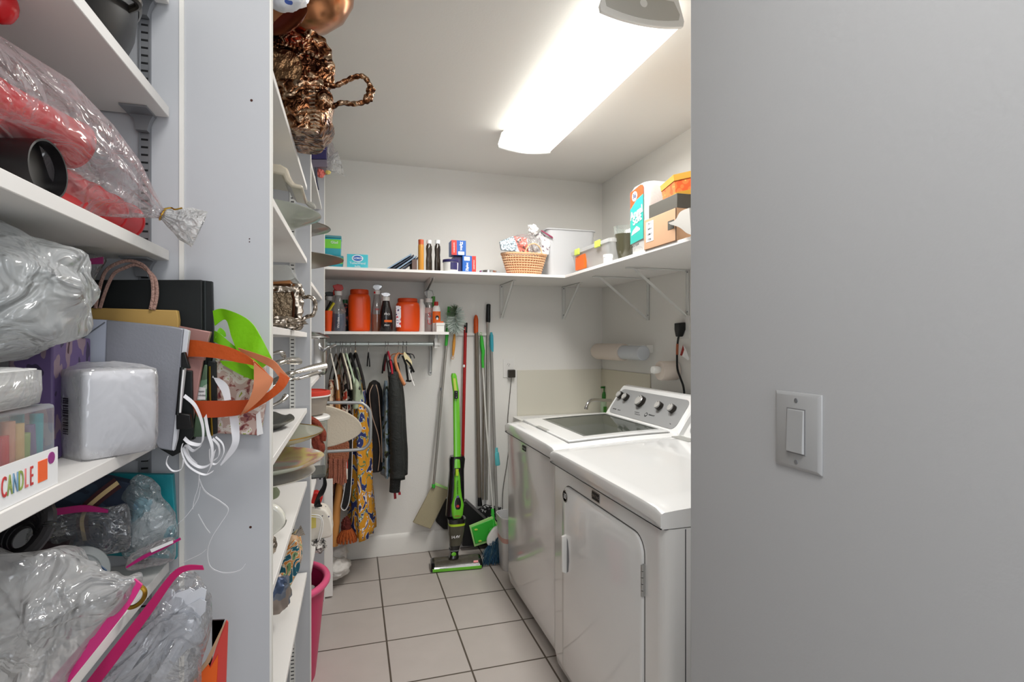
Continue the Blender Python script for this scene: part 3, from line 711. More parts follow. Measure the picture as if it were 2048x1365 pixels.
zt2 = max(dz[5], px_box(908, 924, 513, 3.02, .09, ZT)[5])+.0008
d3 = px_box(903, 932, 481, 3.00, .09, zt2); zip_carton(d3, 'blue and red bag carton perched on top of the others', False)
# white jar with navy lid
top = P(902, 520, Y=2.975); x = top.x; Hj = top.z-ZT; r = .045
t = thing('white_jar', 'round white jar with a navy lid in front of the bag cartons', 'jar', (x, 2.985, ZT))
make('jar_body', MB().lathe((x, 2.985, ZT), [(r*.86, 0), (r*.9, .003), (r*.95, Hj*.8)], 28), M_white, t)
make('lid', MB().lathe((x, 2.985, ZT), [(r, Hj*.78), (r*1.02, Hj*.82), (r, Hj), (r*.9, Hj+.001)], 28), M_navy, t)
lb = MB(); lb.rings([[(x+r*.96*math.sin(a_), 2.985-r*.96*math.cos(a_), z) for z in (ZT+Hj*.15, ZT+Hj*.75)] for a_ in [(-.2+i*.13) for i in range(9)]], False, False); make('label', lb, M_navy, t)
# low tin and red mats
q = P(976, 540, Y=2.99); t = thing('round_tin', 'low round chrome tin between the cartons and the wicker basket', 'tin', (q.x, 2.99, ZT))
make('tin_body', MB().lathe((q.x, 2.99, ZT), [(.048, 0), (.05, .002), (.05, .014), (.047, .016), (.044, .012)], 30), M_chrome, t)
make('latch', MB().obox((q.x+.055, 2.975, ZT+.009), (.024, .01, .008)), M_gmetal, t)
solo('pink_mat', MB().box(q.x+.07, q.x+.14, 2.98, 3.05, ZT, ZT+.004), mat('pale_red_mat', (205, 120, 115), .7), 'flat pale red mat lying left of the wicker basket', 'mat')

# wicker basket
bc = P(1050, 540, Y=3.02); bx = bc.x; by = 3.04
M_wick = mat('wicker', (222, 178, 138), .6, var=.12, vscale=40); M_wickd = mat('wicker_dark', (188, 128, 88), .65)
t = thing('wicker_basket', 'oval wicker basket with a hoop handle full of small packets', 'basket', (bx, by, ZT))
zr = P(1050, 505, Y=2.95).z; Hb = zr-ZT
ra = P(1097, 520, Y=3.0).x-bx; rb = .072
m = MB(); nst = 44; rows = 9
stake = MB()
for i in range(nst):
    an = 2*PI*i/nst; pts = [(bx+ra*k*math.cos(an), by+rb*k*math.sin(an), ZT+Hb*f) for f, k in ((0.02, .70), (.3, .78), (.6, .87), (.97, .97))]
    stake.tube(pts, .0026, 5)
make('stake', stake, M_wick, t).__setitem__('kind', 'stuff')
wv = MB()
for j in range(rows):
    f = (j+.5)/rows; k = .70+.27*f; pts = []
    for i in range(nst*2):
        an = PI*i/nst; o = .0032*math.cos(PI*i/1+PI*j) ; kk = k+(o if i % 2 == 0 else -o)/ra*0 + (.0032/ra)*(1 if (i//1+j*1) % 2 else -1)
        pts.append((bx+ra*kk*math.cos(an), by+rb*(k+(kk-k)*1.4)*math.sin(an), ZT+Hb*f+.001))
    wv.tube(pts, .0036, 5, loop=True, flat=1.25)
make('weave', wv, M_wick, t)
make('liner', MB().lathe((bx, by, ZT), [(ra*.66, 0), (ra*.68, .004), (ra*.92, Hb*.9)], 36, sx=1, sy=rb/ra, up=(1, 0, 0), caps=True), M_wickd, t)
rim = MB()
for o in (0, PI): rim.tube([(bx+ra*.99*math.cos(2*PI*i/72), by+rb*.99*math.sin(2*PI*i/72), zr+.003*math.sin(18*2*PI*i/72+o)) for i in range(72)], .0045, 6, loop=True)
make('rim', rim, M_wick, t)
hd = MB(); hx = P(1068, 500, Y=2.97).x
for o in (0, PI): hd.tube([(hx+.05*math.cos(PI*i/24)+.0015*math.cos(i*1.1+o), by-rb*.9, zr+.058*math.sin(PI*i/24)+.0015*math.sin(i*1.1+o)) for i in range(25)], .0032, 6)
make('handle', hd, M_wick, t)
def packet(poly, Y, th, mats, label, name='packet', cat='packet', group='packets in the wicker basket', lean=.25):
    pts = [P(a, b_, Y=Y) for a, b_ in poly]; z0 = min(p.z for p in pts)
    pts = [p+Vector((0, (p.z-z0)*lean, 0)) for p in pts]
    m = MB(); m.prism(pts, (0, th, 0)); return solo(name, m, mats, label, cat, group, bevel=.004)
packet([(1003, 500), (1001, 482), (1030, 470), (1040, 505)], 2.985, .02, ramp_mat('news_print', [(0, (60, 70, 80)), (.42, (150, 170, 180)), (.55, (225, 230, 232))], 130, 'noise', .4), 'grey printed foil packet at the left in the wicker basket')
packet([(1024, 505), (1012, 480), (1030, 471), (1056, 474), (1058, 505)], 3.0, .02, ramp_mat('orange_pack', [(0, (40, 32, 30)), (.36, (228, 104, 84)), (.6, (240, 140, 118)), (.7, (245, 225, 220))], 26, 'noise', .35, dist=1), 'orange printed packet in the middle of the wicker basket')
packet([(1070, 510), (1064, 478), (1085, 462), (1106, 478), (1098, 510)], 3.03, .02, ramp_mat('pale_pack', [(0, (120, 100, 112)), (.38, (205, 205, 205)), (.55, (240, 238, 236))], 60, 'noise', .3), 'pale packet with a maroon zip at the right in the wicker basket')
packet([(1083, 461), (1085, 459), (1106, 473), (1107, 478)], 3.025, .008, mat('maroon_zip', (150, 60, 90), .4), 'maroon zip edge above the pale packet', 'zip_seal', 'zip seal')
solo('tissue_tuft', MB().blob(P(1066, 460, Y=3.03), (.028, .02, .03), .55, 2.4, 3, 28, 18), mat('white_tissue', (240, 238, 235), .8), 'crumpled white plastic tuft sticking out of the wicker basket', 'wrapper')
solo('clear_wrap', MB().blob(P(1050, 488, Y=3.035), (.10, .045, .055), .2, 2.2, 5, 30, 18), M_film, 'loose clear wrapping filling the wicker basket', 'wrapper')

# white ribbed laundry crate
M_trans = mat('frosted_plastic', (236, 238, 240), .3, trans=.35)
c0 = P(1104, 545, Y=3.0); c1 = P(1212, 470, Y=3.32)
t = thing('ribbed_crate', 'white ribbed plastic crate in the corner behind the lidded box', 'crate', (c0.x+.1, 3.15, ZT))
zt_ = P(1120, 458, Y=3.02).z; xa = P(1093, 540, Y=3.06).x; xb = xa+.32
m = MB()
def rring(x0, x1, y0, y1, z, r=.03, n=5):
    out = []
    for cx, cy, a0 in ((x1-r, y1-r, 0), (x0+r, y1-r, 90), (x0+r, y0+r, 180), (x1-r, y0+r, 270)):
        for i in range(n+1):
            an = math.radians(a0+90*i/n); out.append((cx+r*math.cos(an), cy+r*math.sin(an), z))
    return out
rg = []; nn_ = 26
for i in range(nn_+1):
    f = i/nn_; z = ZT+(zt_-ZT)*f; e = .018*(1-f)+(.002 if i % 2 else 0); rg.append(rring(xa+e, xb-e, 3.04+e, 3.34-e, z))
rg += [rring(xa-.006, xb+.006, 3.034, 3.346, zt_), rring(xa-.006, xb+.006, 3.034, 3.346, zt_+.006), rring(xa+.006, xb-.006, 3.046, 3.334, zt_+.006), rring(xa+.022, xb-.022, 3.062, 3.318, ZT+.004)]
make('crate_body', MB().rings(rg, True, True), mat('crate_plastic', (214, 215, 217), .3, trans=.15), t, sharp=30)
# lidded storage box with lime clips
sc_ = thing('storage_box', 'clear lidded storage box with lime clips and an orange label', 'storage box', (1.30, 2.85, ZT))
xf_ = 1.245; ya, yb = P(1143, 530, X=xf_).y, P(1219, 500, X=xf_).y; zt_ = P(1143, 506, X=xf_).z
make('box_body', MB().rings([rring(xf_+.02, 1.52, yb+.015, ya-.015, ZT, .02), rring(xf_, 1.54, yb, ya, zt_-.02, .02)], True, True), MATS['clear_box'], sc_)
make('lid', MB().rings([rring(xf_-.006, 1.546, yb-.006, ya+.006, zt_-.02, .02), rring(xf_-.006, 1.546, yb-.006, ya+.006, zt_-.002, .02), rring(xf_+.012, 1.53, yb+.012, ya-.012, zt_+.004, .02)], True, True), mat('clear_box', '', ), sc_)
for px in (1157, 1198):
    q = P(px, 500, X=xf_); make('clip', MB().box(xf_-.014, xf_-.004, q.y-.03, q.y+.03, zt_-.03, zt_+.006), mat('lime_clip', (204, 222, 88), .35), sc_, bevel=.003)
q0, q1 = P(1152, 520, X=xf_), P(1170, 540, X=xf_)
make('label', MB().box(xf_-.0035, xf_+.01, q1.y, q0.y, ZT+.02, zt_-.035), mat('orange_label', (232, 104, 30), .45), sc_)
text('lettering', '3', (xf_-.004, q0.y-.012, zt_-.043), (0, -1, 0), U_, .010, M_wprint, sc_)
# spray bottle with green base, small white tub, dark vase
q = P(1236, 520, X=1.30); t = thing('misting_bottle', 'clear bottle with a red cap and green foot beside the dark vase', 'bottle', (1.43, q.y, ZT))
Hm = P(1236, 462, X=1.34).z-ZT
make('bottle_body', MB().lathe((1.43, q.y, ZT), [(.030, .02), (.036, .05), (.036, Hm*.6), (.02, Hm*.82), (.012, Hm*.86)], 24), mat('clear_box', ''), t)
make('green_foot', MB().lathe((1.43, q.y, ZT), [(.034, 0), (.038, .004), (.037, .03), (.034, .032)], 24), mat('mint_green', (92, 190, 130), .35), t)
make('cap', MB().lathe((1.43, q.y, ZT), [(.015, Hm*.85), (.015, Hm)], 20), M_red, t)
q = P(1216, 515, X=1.235); solo('pill_tub', MB().lathe((1.235, q.y, ZT), [(.021, 0), (.023, .002), (.023, .03), (.025, .031), (.025, .045), (.022, .046)], 22), M_white, 'tiny white round tub at the shelf edge by the storage box', 'tub')
q = P(1249, 505, X=1.33); Hv = P(1249, 470, X=1.33).z-ZT
t = thing('dark_vase', 'dark olive glass vase with a clear top beside the toilet paper pack', 'vase', (1.33, q.y, ZT))
make('vase_body', MB().lathe((1.33, q.y, ZT), [(.022, 0), (.026, .004), (.045, Hv*.55), (.052, Hv), (.048, Hv)], 28), mat('olive_glass', (70, 68, 52), .1, coat=.6), t)
make('vase_neck', MB().lathe((1.33, q.y, ZT), [(.05, Hv), (.053, Hv+.035), (.055, Hv+.04), (.052, Hv+.036), (.048, Hv)], 28, caps=False), M_glass, t)

# toilet paper pack
M_tp = mat('pack_white', (216, 216, 214), .3, bump=.5, bscale=30)
xt = 1.22; yA, yB = P(1259, 500, X=xt).y, P(1290, 500, X=xt).y; ztp = P(1275, 365, X=xt).z
t = thing('toilet_paper_pack', 'tall toilet paper pack in teal and orange wrapping', 'toilet paper pack', (xt+.13, (yA+yB)/2, ZT))
b = MB(); 
R = []
for f, k in ((0, .9), (.03, .98), (.3, 1), (.6, .99), (.92, 1), (.97, .93), (1, .72)):
    z = ZT+(ztp-ZT)*f; hx, hy = .125*k, (yA-yB)/2*k; R.append([(xt+.127+x, (yA+yB)/2+y, z) for x, y, _ in rring(-hx, hx, -hy, hy, 0, .028, 5)])
make('pack', b.rings(R, True, True), M_tp, t, sharp=60)
Hh = ztp-ZT
def tpq(u, f, h=0): return Vector((xt-.0012-h, yA-.012-u*(yA-yB-.024), ZT+Hh*f))
m = MB(); m.prism([tpq(0, .16), tpq(1, .19), tpq(1, .80), tpq(.5, .76), tpq(0, .66)], (-.001, 0, 0)); make('teal_panel', m, mat('teal_pack', (52, 168, 156), .3), t)
m = MB(); m.prism([tpq(0, .66), tpq(.5, .76), tpq(1, .80), tpq(1, .92), tpq(.8, .945), tpq(0, .90)], (-.001, 0, 0)); make('orange_panel', m, mat('orange_pack_top', (222, 84, 42), .3), t)
text('lettering', 'Angel', tpq(.5, .575, .002), (0, -1, .18), U_, .034, M_wprint, t, bold=.0012)
text('lettering', 'Soft', tpq(.55, .48, .002), (0, -1, .18), U_, .034, M_wprint, t, bold=.0012)
make('count_badge', MB().lathe(tpq(.35, .82, .001), [(.022, 0), (.022, .0012)], 24, (-1, 0, 0)), M_wprint, t)
text('lettering', '36', tpq(.35, .82, .003), (0, -1, 0), U_, .022, M_navy, t, bold=.0005)
m = MB(); m.prism([tpq(.1, .28, .001), tpq(.75, .32, .001), tpq(.75, .345, .001), tpq(.5, .39, .001), tpq(.2, .34, .001)], (-.001, 0, 0)); make('feather_print', m, M_wprint, t)
text('lettering', 'BATH TISSUE', tpq(.4, .12, .001), (0, -1, .1), U_, .008, M_bprint, t)
# cartons by the near wall
xc = 1.20
yc0, yc1 = P(1288, 490, X=xc).y, P(1352, 480, X=xc).y; zc0 = ZT; zc1 = P(1350, 416, X=xc).z
t = thing('cardboard_carton', 'brown cardboard carton with a white label, bottom of the boxes by the near wall', 'box', (xc+.14, (yc0+yc1)/2, ZT))
make('carton', sbox(xc, xc+.30, yc1, yc0, zc0, zc1), M_card, t, bevel=.002)
m = MB().box(xc-.001, xc, yc0-.075, yc0-.018, zc0+.03, zc0+.115); make('label', m, M_wprint, t)
for i, s in enumerate(('CN 3', '13674 4', '12368 7', '17350')): text('lettering', s, (xc-.0014, yc0-.045, zc0+.105-i*.022), (0, -1, 0), U_, .008, M_bprint, t)
make('dark_sticker', MB().box(xc-.001, xc, yc1+.012, yc1+.055, zc0+.05, zc0+.085), M_dkgrey, t)
make('corner_tape', MB().box(xc-.0006, xc+.001, yc1-.0006, yc1+.003, zc0, zc1), mat('tape_dark', (60, 40, 30), .6), t)
zb0 = zc1+.0005; yb0 = P(1300, 430, X=xc+.01).y; zb1 = P(1352, 386, X=xc).z
yb1 = yc1
t2 = carton('dark_carton', (xc+.005, xc+.29, yb1, yb0, zb0, zb1), M_dkgrey, 'plain dark grey box in the middle of the stack by the near wall', 'box')
# octagonal-edged orange tea box on top
zo0 = zb1+.0005; zo1 = P(1352, 343, X=xc).z; yo0, yo1 = P(1308, 375, X=xc+.02).y, P(1350, 360, X=xc+.02).y
t = thing('orange_keepsake_box', 'orange and gold patterned hexagonal box, top of the stack by the near wall', 'box', (xc+.14, yc1+.05, zo0))
def hexr(z, k):
    cx, cy = xc+.145, (yo0+yo1)/2-.0; a_ = (yo0-yo1)/2
    pts = [(xc+.02-.02*(k-1), yo1+.005), (xc+.055, yo0), (xc+.20, yo0), (xc+.28, yo1), (xc+.2, yo1-.09), (xc+.075, yo1-.09)]
    return [(cx+(x-cx)*k, y+(y-cy)*(k-1), z) for x, y in pts]
hz = zo1-zo0
make('box_body', MB().rings([hexr(zo0, .90), hexr(zo0+hz*.2, .93)], True, True), mat('gold_card', (196, 148, 58), .45), t)
make('patterned_band', MB().rings([hexr(zo0+hz*.2, .93), hexr(zo0+hz*.72, .99)], True, True), ramp_mat('orange_flowers', [(0, (214, 190, 92)), (.13, (238, 118, 58)), (.6, (226, 90, 40))], 42, 'voronoi', .45), t)
make('lid', MB().rings([hexr(zo0+hz*.72, 1.01), hexr(zo1, 1.04)], True, True), mat('gold_card', ''), t)
# grey cloth drooping over the carton
m = MB(); A = [P(1380, 416, X=1.17), P(1362, 424, X=1.18), P(1352, 440, X=1.185), P(1338, 446, X=1.19)]; B = [P(1384, 470, X=1.17), P(1374, 466, X=1.18), P(1360, 455, X=1.185), P(1342, 449, X=1.19)]
m.strip(smooth(A, 4), smooth(B, 4), .003); solo('grey_cloth', m, mat('grey_cloth', (186, 183, 178), .85), 'pale grey cloth corner drooping in front of the cardboard carton', 'cloth')

# ================================================================ utility shelf bottles
def jug(px, pt, wpx, label, Yc=3.24):
    x = P(px, 600, Y=Yc-.05).x; H = P(px, pt, Y=Yc-.06).z-ZU; w = (P(px+wpx/2, 600, Y=Yc-.05).x-x)
    t = thing('orange_jug', label, 'jug', (x, Yc, ZU), 'orange plastic jugs on the narrow shelf')
    R = []
    for f, k in ((0, .84), (.015, .93), (.05, .97), (.45, 1.0), (.78, .99), (.84, .93), (.875, .84), (.89, .82)):
        ring = []
        for i in range(40):
            an = 2*PI*i/40; cx_, cy_ = math.cos(an), math.sin(an); s = (abs(cx_)**3.2+abs(cy_)**3.2)**(-1/3.2)
            dent = 0
            if .25 < f < .8: dent = .14*math.exp(-((an-5.5)**2)/.05)
            ring.append((x+cx_*s*w*k*(1-dent), Yc+cy_*s*.062*k*(1-dent), ZU+f*H))
        R.append(ring)
    make('jug_body', MB().rings(R, True, True), M_ord, t, sharp=60, sub=1)
    make('screw_lid', MB().lathe((x, Yc, ZU), [(w*.80, H*.885), (w*.82, H*.90), (w*.82, H*.975), (w*.78, H)], 36, sx=1, sy=.9, up=R_), mat('orange_lid', (206, 66, 14), .4), t)
    return t
jug(719, 578, 46, 'larger orange plastic jug, left of the dark spray bottle')
t = jug(817, 596, 49, 'shorter orange plastic jug with a printed label on its left side')
lx = P(796, 640, Y=3.19).x
m = MB(); m.rings([[(lx+.0-.018+.013*math.sin(a_), 3.20-.014*math.cos(a_)-.0, z) for z in (ZU+.03, ZU+.12)] for a_ in (-.6, -.2, .2, .6, 1.0)], False, False)
lm = MB(); qa, qb = P(792, 655, Y=3.176), P(802, 612, Y=3.176); lm.box(qa.x, qb.x, 3.1765, 3.178, qa.z, qb.z)
make('label', lm, ramp_mat('care_label', [(0, (70, 40, 100)), (.4, (236, 230, 236)), (.6, (200, 40, 60))], 60, 'noise', .4), t)
# spray bottle helper
def spray(name, px, ptop, pbody, wpx, Yc, bm_, trigm, label, group=None, head=True, liquid=None, liqf=.5, narrow=.45, facing=1, base=ZU):
    x = P(px, 620, Y=Yc).x; H = P(px, ptop, Y=Yc).z-base; Hb = P(px, pbody, Y=Yc).z-base; w = P(px+wpx/2, 620, Y=Yc).x-x
    t = thing(name, label, 'bottle', (x, Yc, base), group)
    pr = [(w*.9, 0), (w, .03), (w, .45), (w*.92, .62), (w*narrow*1.3, .84), (w*narrow, 1)]
    make('bottle_body', MB().lathe((x, Yc, base), [(r, f*Hb) for r, f in pr], 24, sx=1, sy=.75, up=R_), bm_, t, sharp=60)
    if liquid: make('liquid', MB().lathe((x, Yc, base), [(w*.88, .002), (w*.97, Hb*.03), (w*.97, Hb*min(.45, liqf)), (w*.9, Hb*liqf)], 24, sx=1, sy=.73, up=R_), liquid, t)
    make('collar', MB().lathe((x, Yc, base), [(w*narrow*1.15, Hb*.98), (w*narrow*1.15, Hb+.02)], 18), M_white if trigm != M_white else mat('clear_box', ''), t)
    if head:
        z = base+Hb+.02; f = facing; h = H-Hb-.02
        m = MB(); m.prism([(x+f*.028, Yc-.011, z+h*.45), (x+f*.032, Yc-.011, z+h*.8), (x+f*.005, Yc-.011, z+h), (x-f*.02, Yc-.011, z+h*.92), (x-f*.028, Yc-.011, z+h*.4), (x-f*.012, Yc-.011, z), (x+f*.012, Yc-.011, z)], (0, .022, 0))
        make('spray_head', m, trigm, t, bevel=.003)
        make('trigger', MB().tube(smooth([(x+f*.016, Yc, z+h*.35), (x+f*.026, Yc, z), (x+f*.024, Yc, z-.022)], 4), .0035, 6), trigm, t)
    return t, x, H, Hb, w
M_clr = MATS['clear_bottle']
t, x, H, Hb, w = spray('glass_spray_bottle', 677, 569, 590, 28, 3.20, M_clr, mat('spray_red', (190, 38, 30), .35), 'clear spray bottle with a red trigger head, left end of the narrow shelf', facing=-1, liquid=mat('blue_liquid', (18, 52, 96), .2), liqf=.48)
text('lettering', 'Windex', (x, 3.20-w*.8, ZU+.05), (0, 0, 1), (-1, 0, 0), .014, M_wprint, t)
spray('handled_spray', 660, 584, 600, 22, 3.30, M_clr, M_black, 'spray bottle half hidden at the far left behind the orange cup', facing=-1)
# orange cup with brush in
q = P(656, 660, Y=3.17); zc2 = P(656, 622, Y=3.17).z
solo('orange_cup', MB().lathe((q.x, 3.175, ZU), [(.017, 0), (.018, .002), (.025, zc2-ZU), (.022, zc2-ZU), (.016, .006)], 24), mat('cup_orange', (230, 82, 28), .35), 'small orange cup at the left end of the narrow shelf', 'cup')
t = thing('scrub_brush', 'yellow and black scrubbing brush standing in the orange cup', 'brush', (q.x, 3.175, ZU+.02))
a, b = P(656, 624, Y=3.175), P(668, 606, Y=3.175)
make('handle', MB().tube([a-Vector((0, 0, .04)), a, b], .006, 8, flat=1.5), mat('brush_yellow', (214, 200, 50), .4), t)
make('bristles', MB().tube([a+Vector((-.008, .004, .004)), b+Vector((-.014, .004, .006))], .009, 8), M_black, t)
# dark blue box bottle and multicolour bottle
d = px_box(661, 668, 625, 3.22, .05, ZU); solo('navy_bottle', MB().box(*px_box(659, 669, 624, 3.235, .05, ZU)), mat('dark_navy', (30, 26, 50), .3), 'squat dark purple bottle between the orange cup and the clear spray', 'bottle', bevel=.006)
q = P(690, 610, Y=3.28); t = thing('green_label_bottle', 'bottle with a dark printed label tucked behind the larger orange jug', 'bottle', (q.x, 3.28, ZU))
Hq = P(690, 600, Y=3.28).z-ZU
make('bottle_body', MB().lathe((q.x, 3.28, ZU), [(.03, 0), (.032, .01), (.032, Hq*.7), (.02, Hq*.85), (.014, Hq*.9)], 22), ramp_mat('dark_multi', [(0, (16, 20, 30)), (.5, (40, 60, 60)), (.58, (180, 60, 50)), (.66, (210, 215, 210))], 55, 'noise', .3), t)
make('cap', MB().lathe((q.x, 3.28, ZU), [(.016, Hq*.88), (.016, Hq)], 18), mat('dark_green_cap', (30, 90, 50), .4), t)
# tall bottle with amber liquid and FW print
t, x, H, Hb, w = spray('amber_cleaner_bottle', 754, 569, 588, 23, 3.25, M_clr, M_clr, 'frosted bottle of amber cleaner between the orange jug and the dark spray', liquid=mat('amber_liquid', (196, 104, 44), .25), liqf=.46, narrow=.5)
text('lettering', 'FW', (x-.0, 3.25-w*.8, ZU+Hb*.58), R_, U_, .011, M_redp, t, bold=.0005)
make('red_tab', MB().lathe((x-.012, 3.24, ZU+Hb+.0), [(.007, 0), (.007, .012)], 12), M_red, t)
# black spray
t, x, H, Hb, w = spray('black_spray_bottle', 772, 585, 601, 26, 3.19, mat('black_bottle', (24, 18, 20), .2, coat=.5), M_clr, 'dark maroon-black spray bottle with an orange and white label', facing=-1, narrow=.5)
text('lettering', 'PRO', (x+.004, 3.19-w*.78, ZU+Hb*.55), R_, U_, .012, M_wprint, t)
make('label_band', MB().rings([[(x+w*1.0*math.sin(a_), 3.19-w*.77*math.cos(a_), z) for z in (ZU+Hb*.30, ZU+Hb*.37)] for a_ in [(-.3+i*.2) for i in range(8)]], False, False), mat('orange_label', ''), t)
text('lettering', 'MAX', (x+.004, 3.19-w*.78, ZU+Hb*.2), R_, U_, .010, M_wprint, t)
# behind right jug
q = P(843, 610, Y=3.26); solo('white_bottle', MB().lathe((q.x, 3.27, ZU), [(.024, 0), (.026, .006), (.026, .16), (.014, .18), (.014, .2)], 20), M_white, 'plain white bottle standing behind the shorter orange jug', 'bottle')
q = P(851, 600, Y=3.28); t, x, H, Hb, w = spray('pink_label_spray', 858, 580, 604, 26, 3.27, M_clr, M_clr, 'clear spray bottle with red print, right of the shorter orange jug', facing=-1, narrow=.45, liquid=mat('pinkish_liquid', (200, 170, 165), .3), liqf=.8)
text('lettering', 'S', (x, 3.27-w*.8, ZU+Hb*.55), R_, U_, .03, M_redp, t)
text('lettering', 'U', (x, 3.27-w*.8, ZU+Hb*.32), R_, U_, .03, M_redp, t)
q = P(867, 596, Y=3.30); solo('green_top_bottle', MB().lathe((q.x, 3.31, ZU), [(.018, 0), (.02, .005), (.02, .12), (.012, .14), (.012, P(867, 593, Y=3.30).z-ZU)], 18), mat('leaf_green', (70, 140, 50), .4), 'green capped bottle behind the orange and white one', 'bottle')
q = P(873, 620, Y=3.22); Hq = P(873, 604, Y=3.22).z-ZU
t = thing('drain_cleaner', 'orange and white flask with a red cap near the right end of the narrow shelf', 'bottle', (q.x, 3.22, ZU))
make('bottle_body', MB().lathe((q.x, 3.22, ZU), [(.022, 0), (.024, .006), (.024, Hq*.72), (.021, Hq*.82), (.012, Hq*.9)], 24, sx=1, sy=.6, up=R_), M_white, t, sharp=60)
make('cap', MB().lathe((q.x-.002, 3.22, ZU), [(.0125, Hq*.87), (.0125, Hq)], 18), mat('cap_red', (180, 34, 30), .4), t)
make('label_band', MB().rings([[(q.x+.0248*math.sin(a_), 3.22-.0152*math.cos(a_), z) for z in (ZU+Hq*.30, ZU+Hq*.68)] for a_ in [(-1.3+i*.26) for i in range(11)]], False, False), mat('orange_label', ''), t)
make('picture', MB().lathe((q.x+.002, 3.2045, ZU+Hq*.48), [(.011, 0), (.011, .0006)], 18, N_, sx=1.15, sy=1, up=U_), M_bprint, t)
make('picture_figure', MB().lathe((q.x+.002, 3.2036, ZU+Hq*.44), [(.006, 0), (.006, .0006)], 14, N_, sx=1.3, up=U_), M_wprint, t)
q = P(880, 655, Y=3.17); Hq = P(880, 646, Y=3.17).z-ZU
t = thing('small_white_box', 'low white tub with an orange stripe at the right end of the narrow shelf', 'tub', (q.x, 3.18, ZU))
make('tub', MB().box(q.x-.024, q.x+.024, 3.155, 3.20, ZU, ZU+Hq*.7), M_white, t, bevel=.003)
make('lid', MB().box(q.x-.027, q.x+.027, 3.152, 3.203, ZU+Hq*.68, ZU+Hq), M_white, t, bevel=.003)
make('stripe', MB().box(q.x-.022, q.x+.018, 3.1535, 3.16, ZU+Hq, ZU+Hq*1.0+.008), mat('orange_label', ''), t)

# ================================================================ broom handles against the back wall
yw = YB-.02
def pole_pts(a, b, ya, yb_): return [P(*a, Y=ya), P(*b, Y=yb_)]
# 1 flat mop, green sleeve, tan pad
t = thing('flat_mop', 'flat mop with a tan pad, green sleeve and steel pole, leftmost against the back wall', 'mop', P(865, 1050, Y=3.36))
a, b = P(897, 640, Y=3.385), P(867, 972, Y=3.33)
make('pole', MB().cyl(P(893, 690, Y=3.385), b, .0078, seg=16), M_pole, t)
make('sleeve', MB().tube([P(899, 614, Y=3.39), P(897, 640, Y=3.388), P(892, 692, Y=3.385)], [.012, .011, .0095], 14), mat('bright_green', (62, 190, 62), .35), t)
make('joint', MB().cyl(P(883, 776, Y=3.371), P(882.5, 782, Y=3.37), .0086, seg=14), M_gmetal, t)
pd = [(868, 968), (902, 981), (873, 1056), (858, 1055), (827, 1045)]
m = MB(); m.prism([P(x_, y_, Y=3.335) for x_, y_ in [(868, 968), (901, 980), (861, 1059), (826, 1046)]], (0, .018, 0))
make('pad', m, mat('tan_pad', (178, 168, 138), .9, bump=.3, bscale=200), t, bevel=.003)
m = MB(); m.prism([P(x_, y_, Y=3.332) for x_, y_ in [(868, 966), (903, 979), (902, 983), (867, 970)]], (0, .022, 0)); make('pad_edge', m, mat('pale_green', (176, 226, 140), .5), t)
make('swivel', MB().cyl(b-Vector((0, 0, -.01)), b-Vector((0, 0, .012)), .011, seg=12), mat('bright_green', ''), t)
# 2 fluffy duster with orange handle
t = thing('feather_duster', 'white and green bristle duster with an orange handle hanging from the cleat', 'duster', P(905, 718, Y=3.36))
m = MB(); random.seed(3)
c = P(911, 640, Y=3.31); rr = P(930, 640, Y=3.36).x-c.x
for i in range(620):
    th = random.uniform(0, 2*PI); zz = random.uniform(-1, 1); q = math.sqrt(1-zz*zz); dv = Vector((q*math.cos(th)*1, q*math.sin(th)*.7, zz*1.45))
    r1 = rr*random.uniform(.75, 1.05); base = c+Vector((dv.x*.1*r1, dv.y*.1*r1, dv.z*.75*r1)); tip = c+dv*r1+Vector((0, 0, -.01*(1-abs(zz))))
    if tip.y > YB-.006: tip.y = YB-.006
    s = Vector((random.uniform(-1, 1), 0, random.uniform(-1, 1))).normalized()*.0028
    k = 1 if (dv.z > .45 and dv.x < .2) else 0
    m.add([base-s, base+s, tip+s*.5, tip-s*.5], [(0, 1, 2, 3)], k)
make('bristles', m, [mat('pale_bristle', (205, 216, 208), .7), mat('moss_bristle', (96, 116, 88), .7)], t)
make('handle', MB().tube([P(909, 668, Y=3.375), P(908, 685, Y=3.375), P(907, 700, Y=3.375), P(906, 712, Y=3.375)], [.006, .010, .009, .006], 14), mat('orange_handle', (230, 158, 60), .35), t)
make('hang_ring', MB().tube(arc(P(905.5, 716, Y=3.375), .009, 0, 330, 14, (1, 0, 0), (0, 0, 1)), .0016, 6), mat('orange_handle', ''), t)
# 3 red pole
t = thing('red_pole_broom', 'broom handle with a red pole and black grip', 'broom', P(924, 1010, Y=3.34))
make('pole', MB().cyl(P(931, 655, Y=3.395), P(924, 985, Y=3.34), .0102, seg=16), mat('red_pole', (168, 22, 22), .3), t)
make('grip', MB().cyl(P(932, 646, Y=3.397), P(931.2, 666, Y=3.393), .0106, seg=14), M_black, t)
make('pole_print', MB().cyl(P(928.6, 730, Y=3.382), P(928.4, 735, Y=3.381), .0104, seg=14), M_wprint, t)
# 4 grey pole orange tip
t = thing('orange_tip_broom', 'broom with a brown-grey pole and rounded orange grip', 'broom', P(958, 1010, Y=3.36))
make('pole', MB().cyl(P(953, 665, Y=3.395), P(959, 995, Y=3.37), .0125, seg=16), M_gpole, t)
make('grip', MB().tube([P(952, 667, Y=3.397), P(952, 655, Y=3.397), P(952, 640, Y=3.397), P(952, 633, Y=3.397), P(952, 630, Y=3.397)], [.0145, .0155, .0155, .011, .003], 16), mat('grip_orange', (214, 84, 26), .3), t)
make('socket', MB().cyl(P(959, 992, Y=3.37), P(960, 1012, Y=3.368), .011, .016, seg=14), M_black, t)
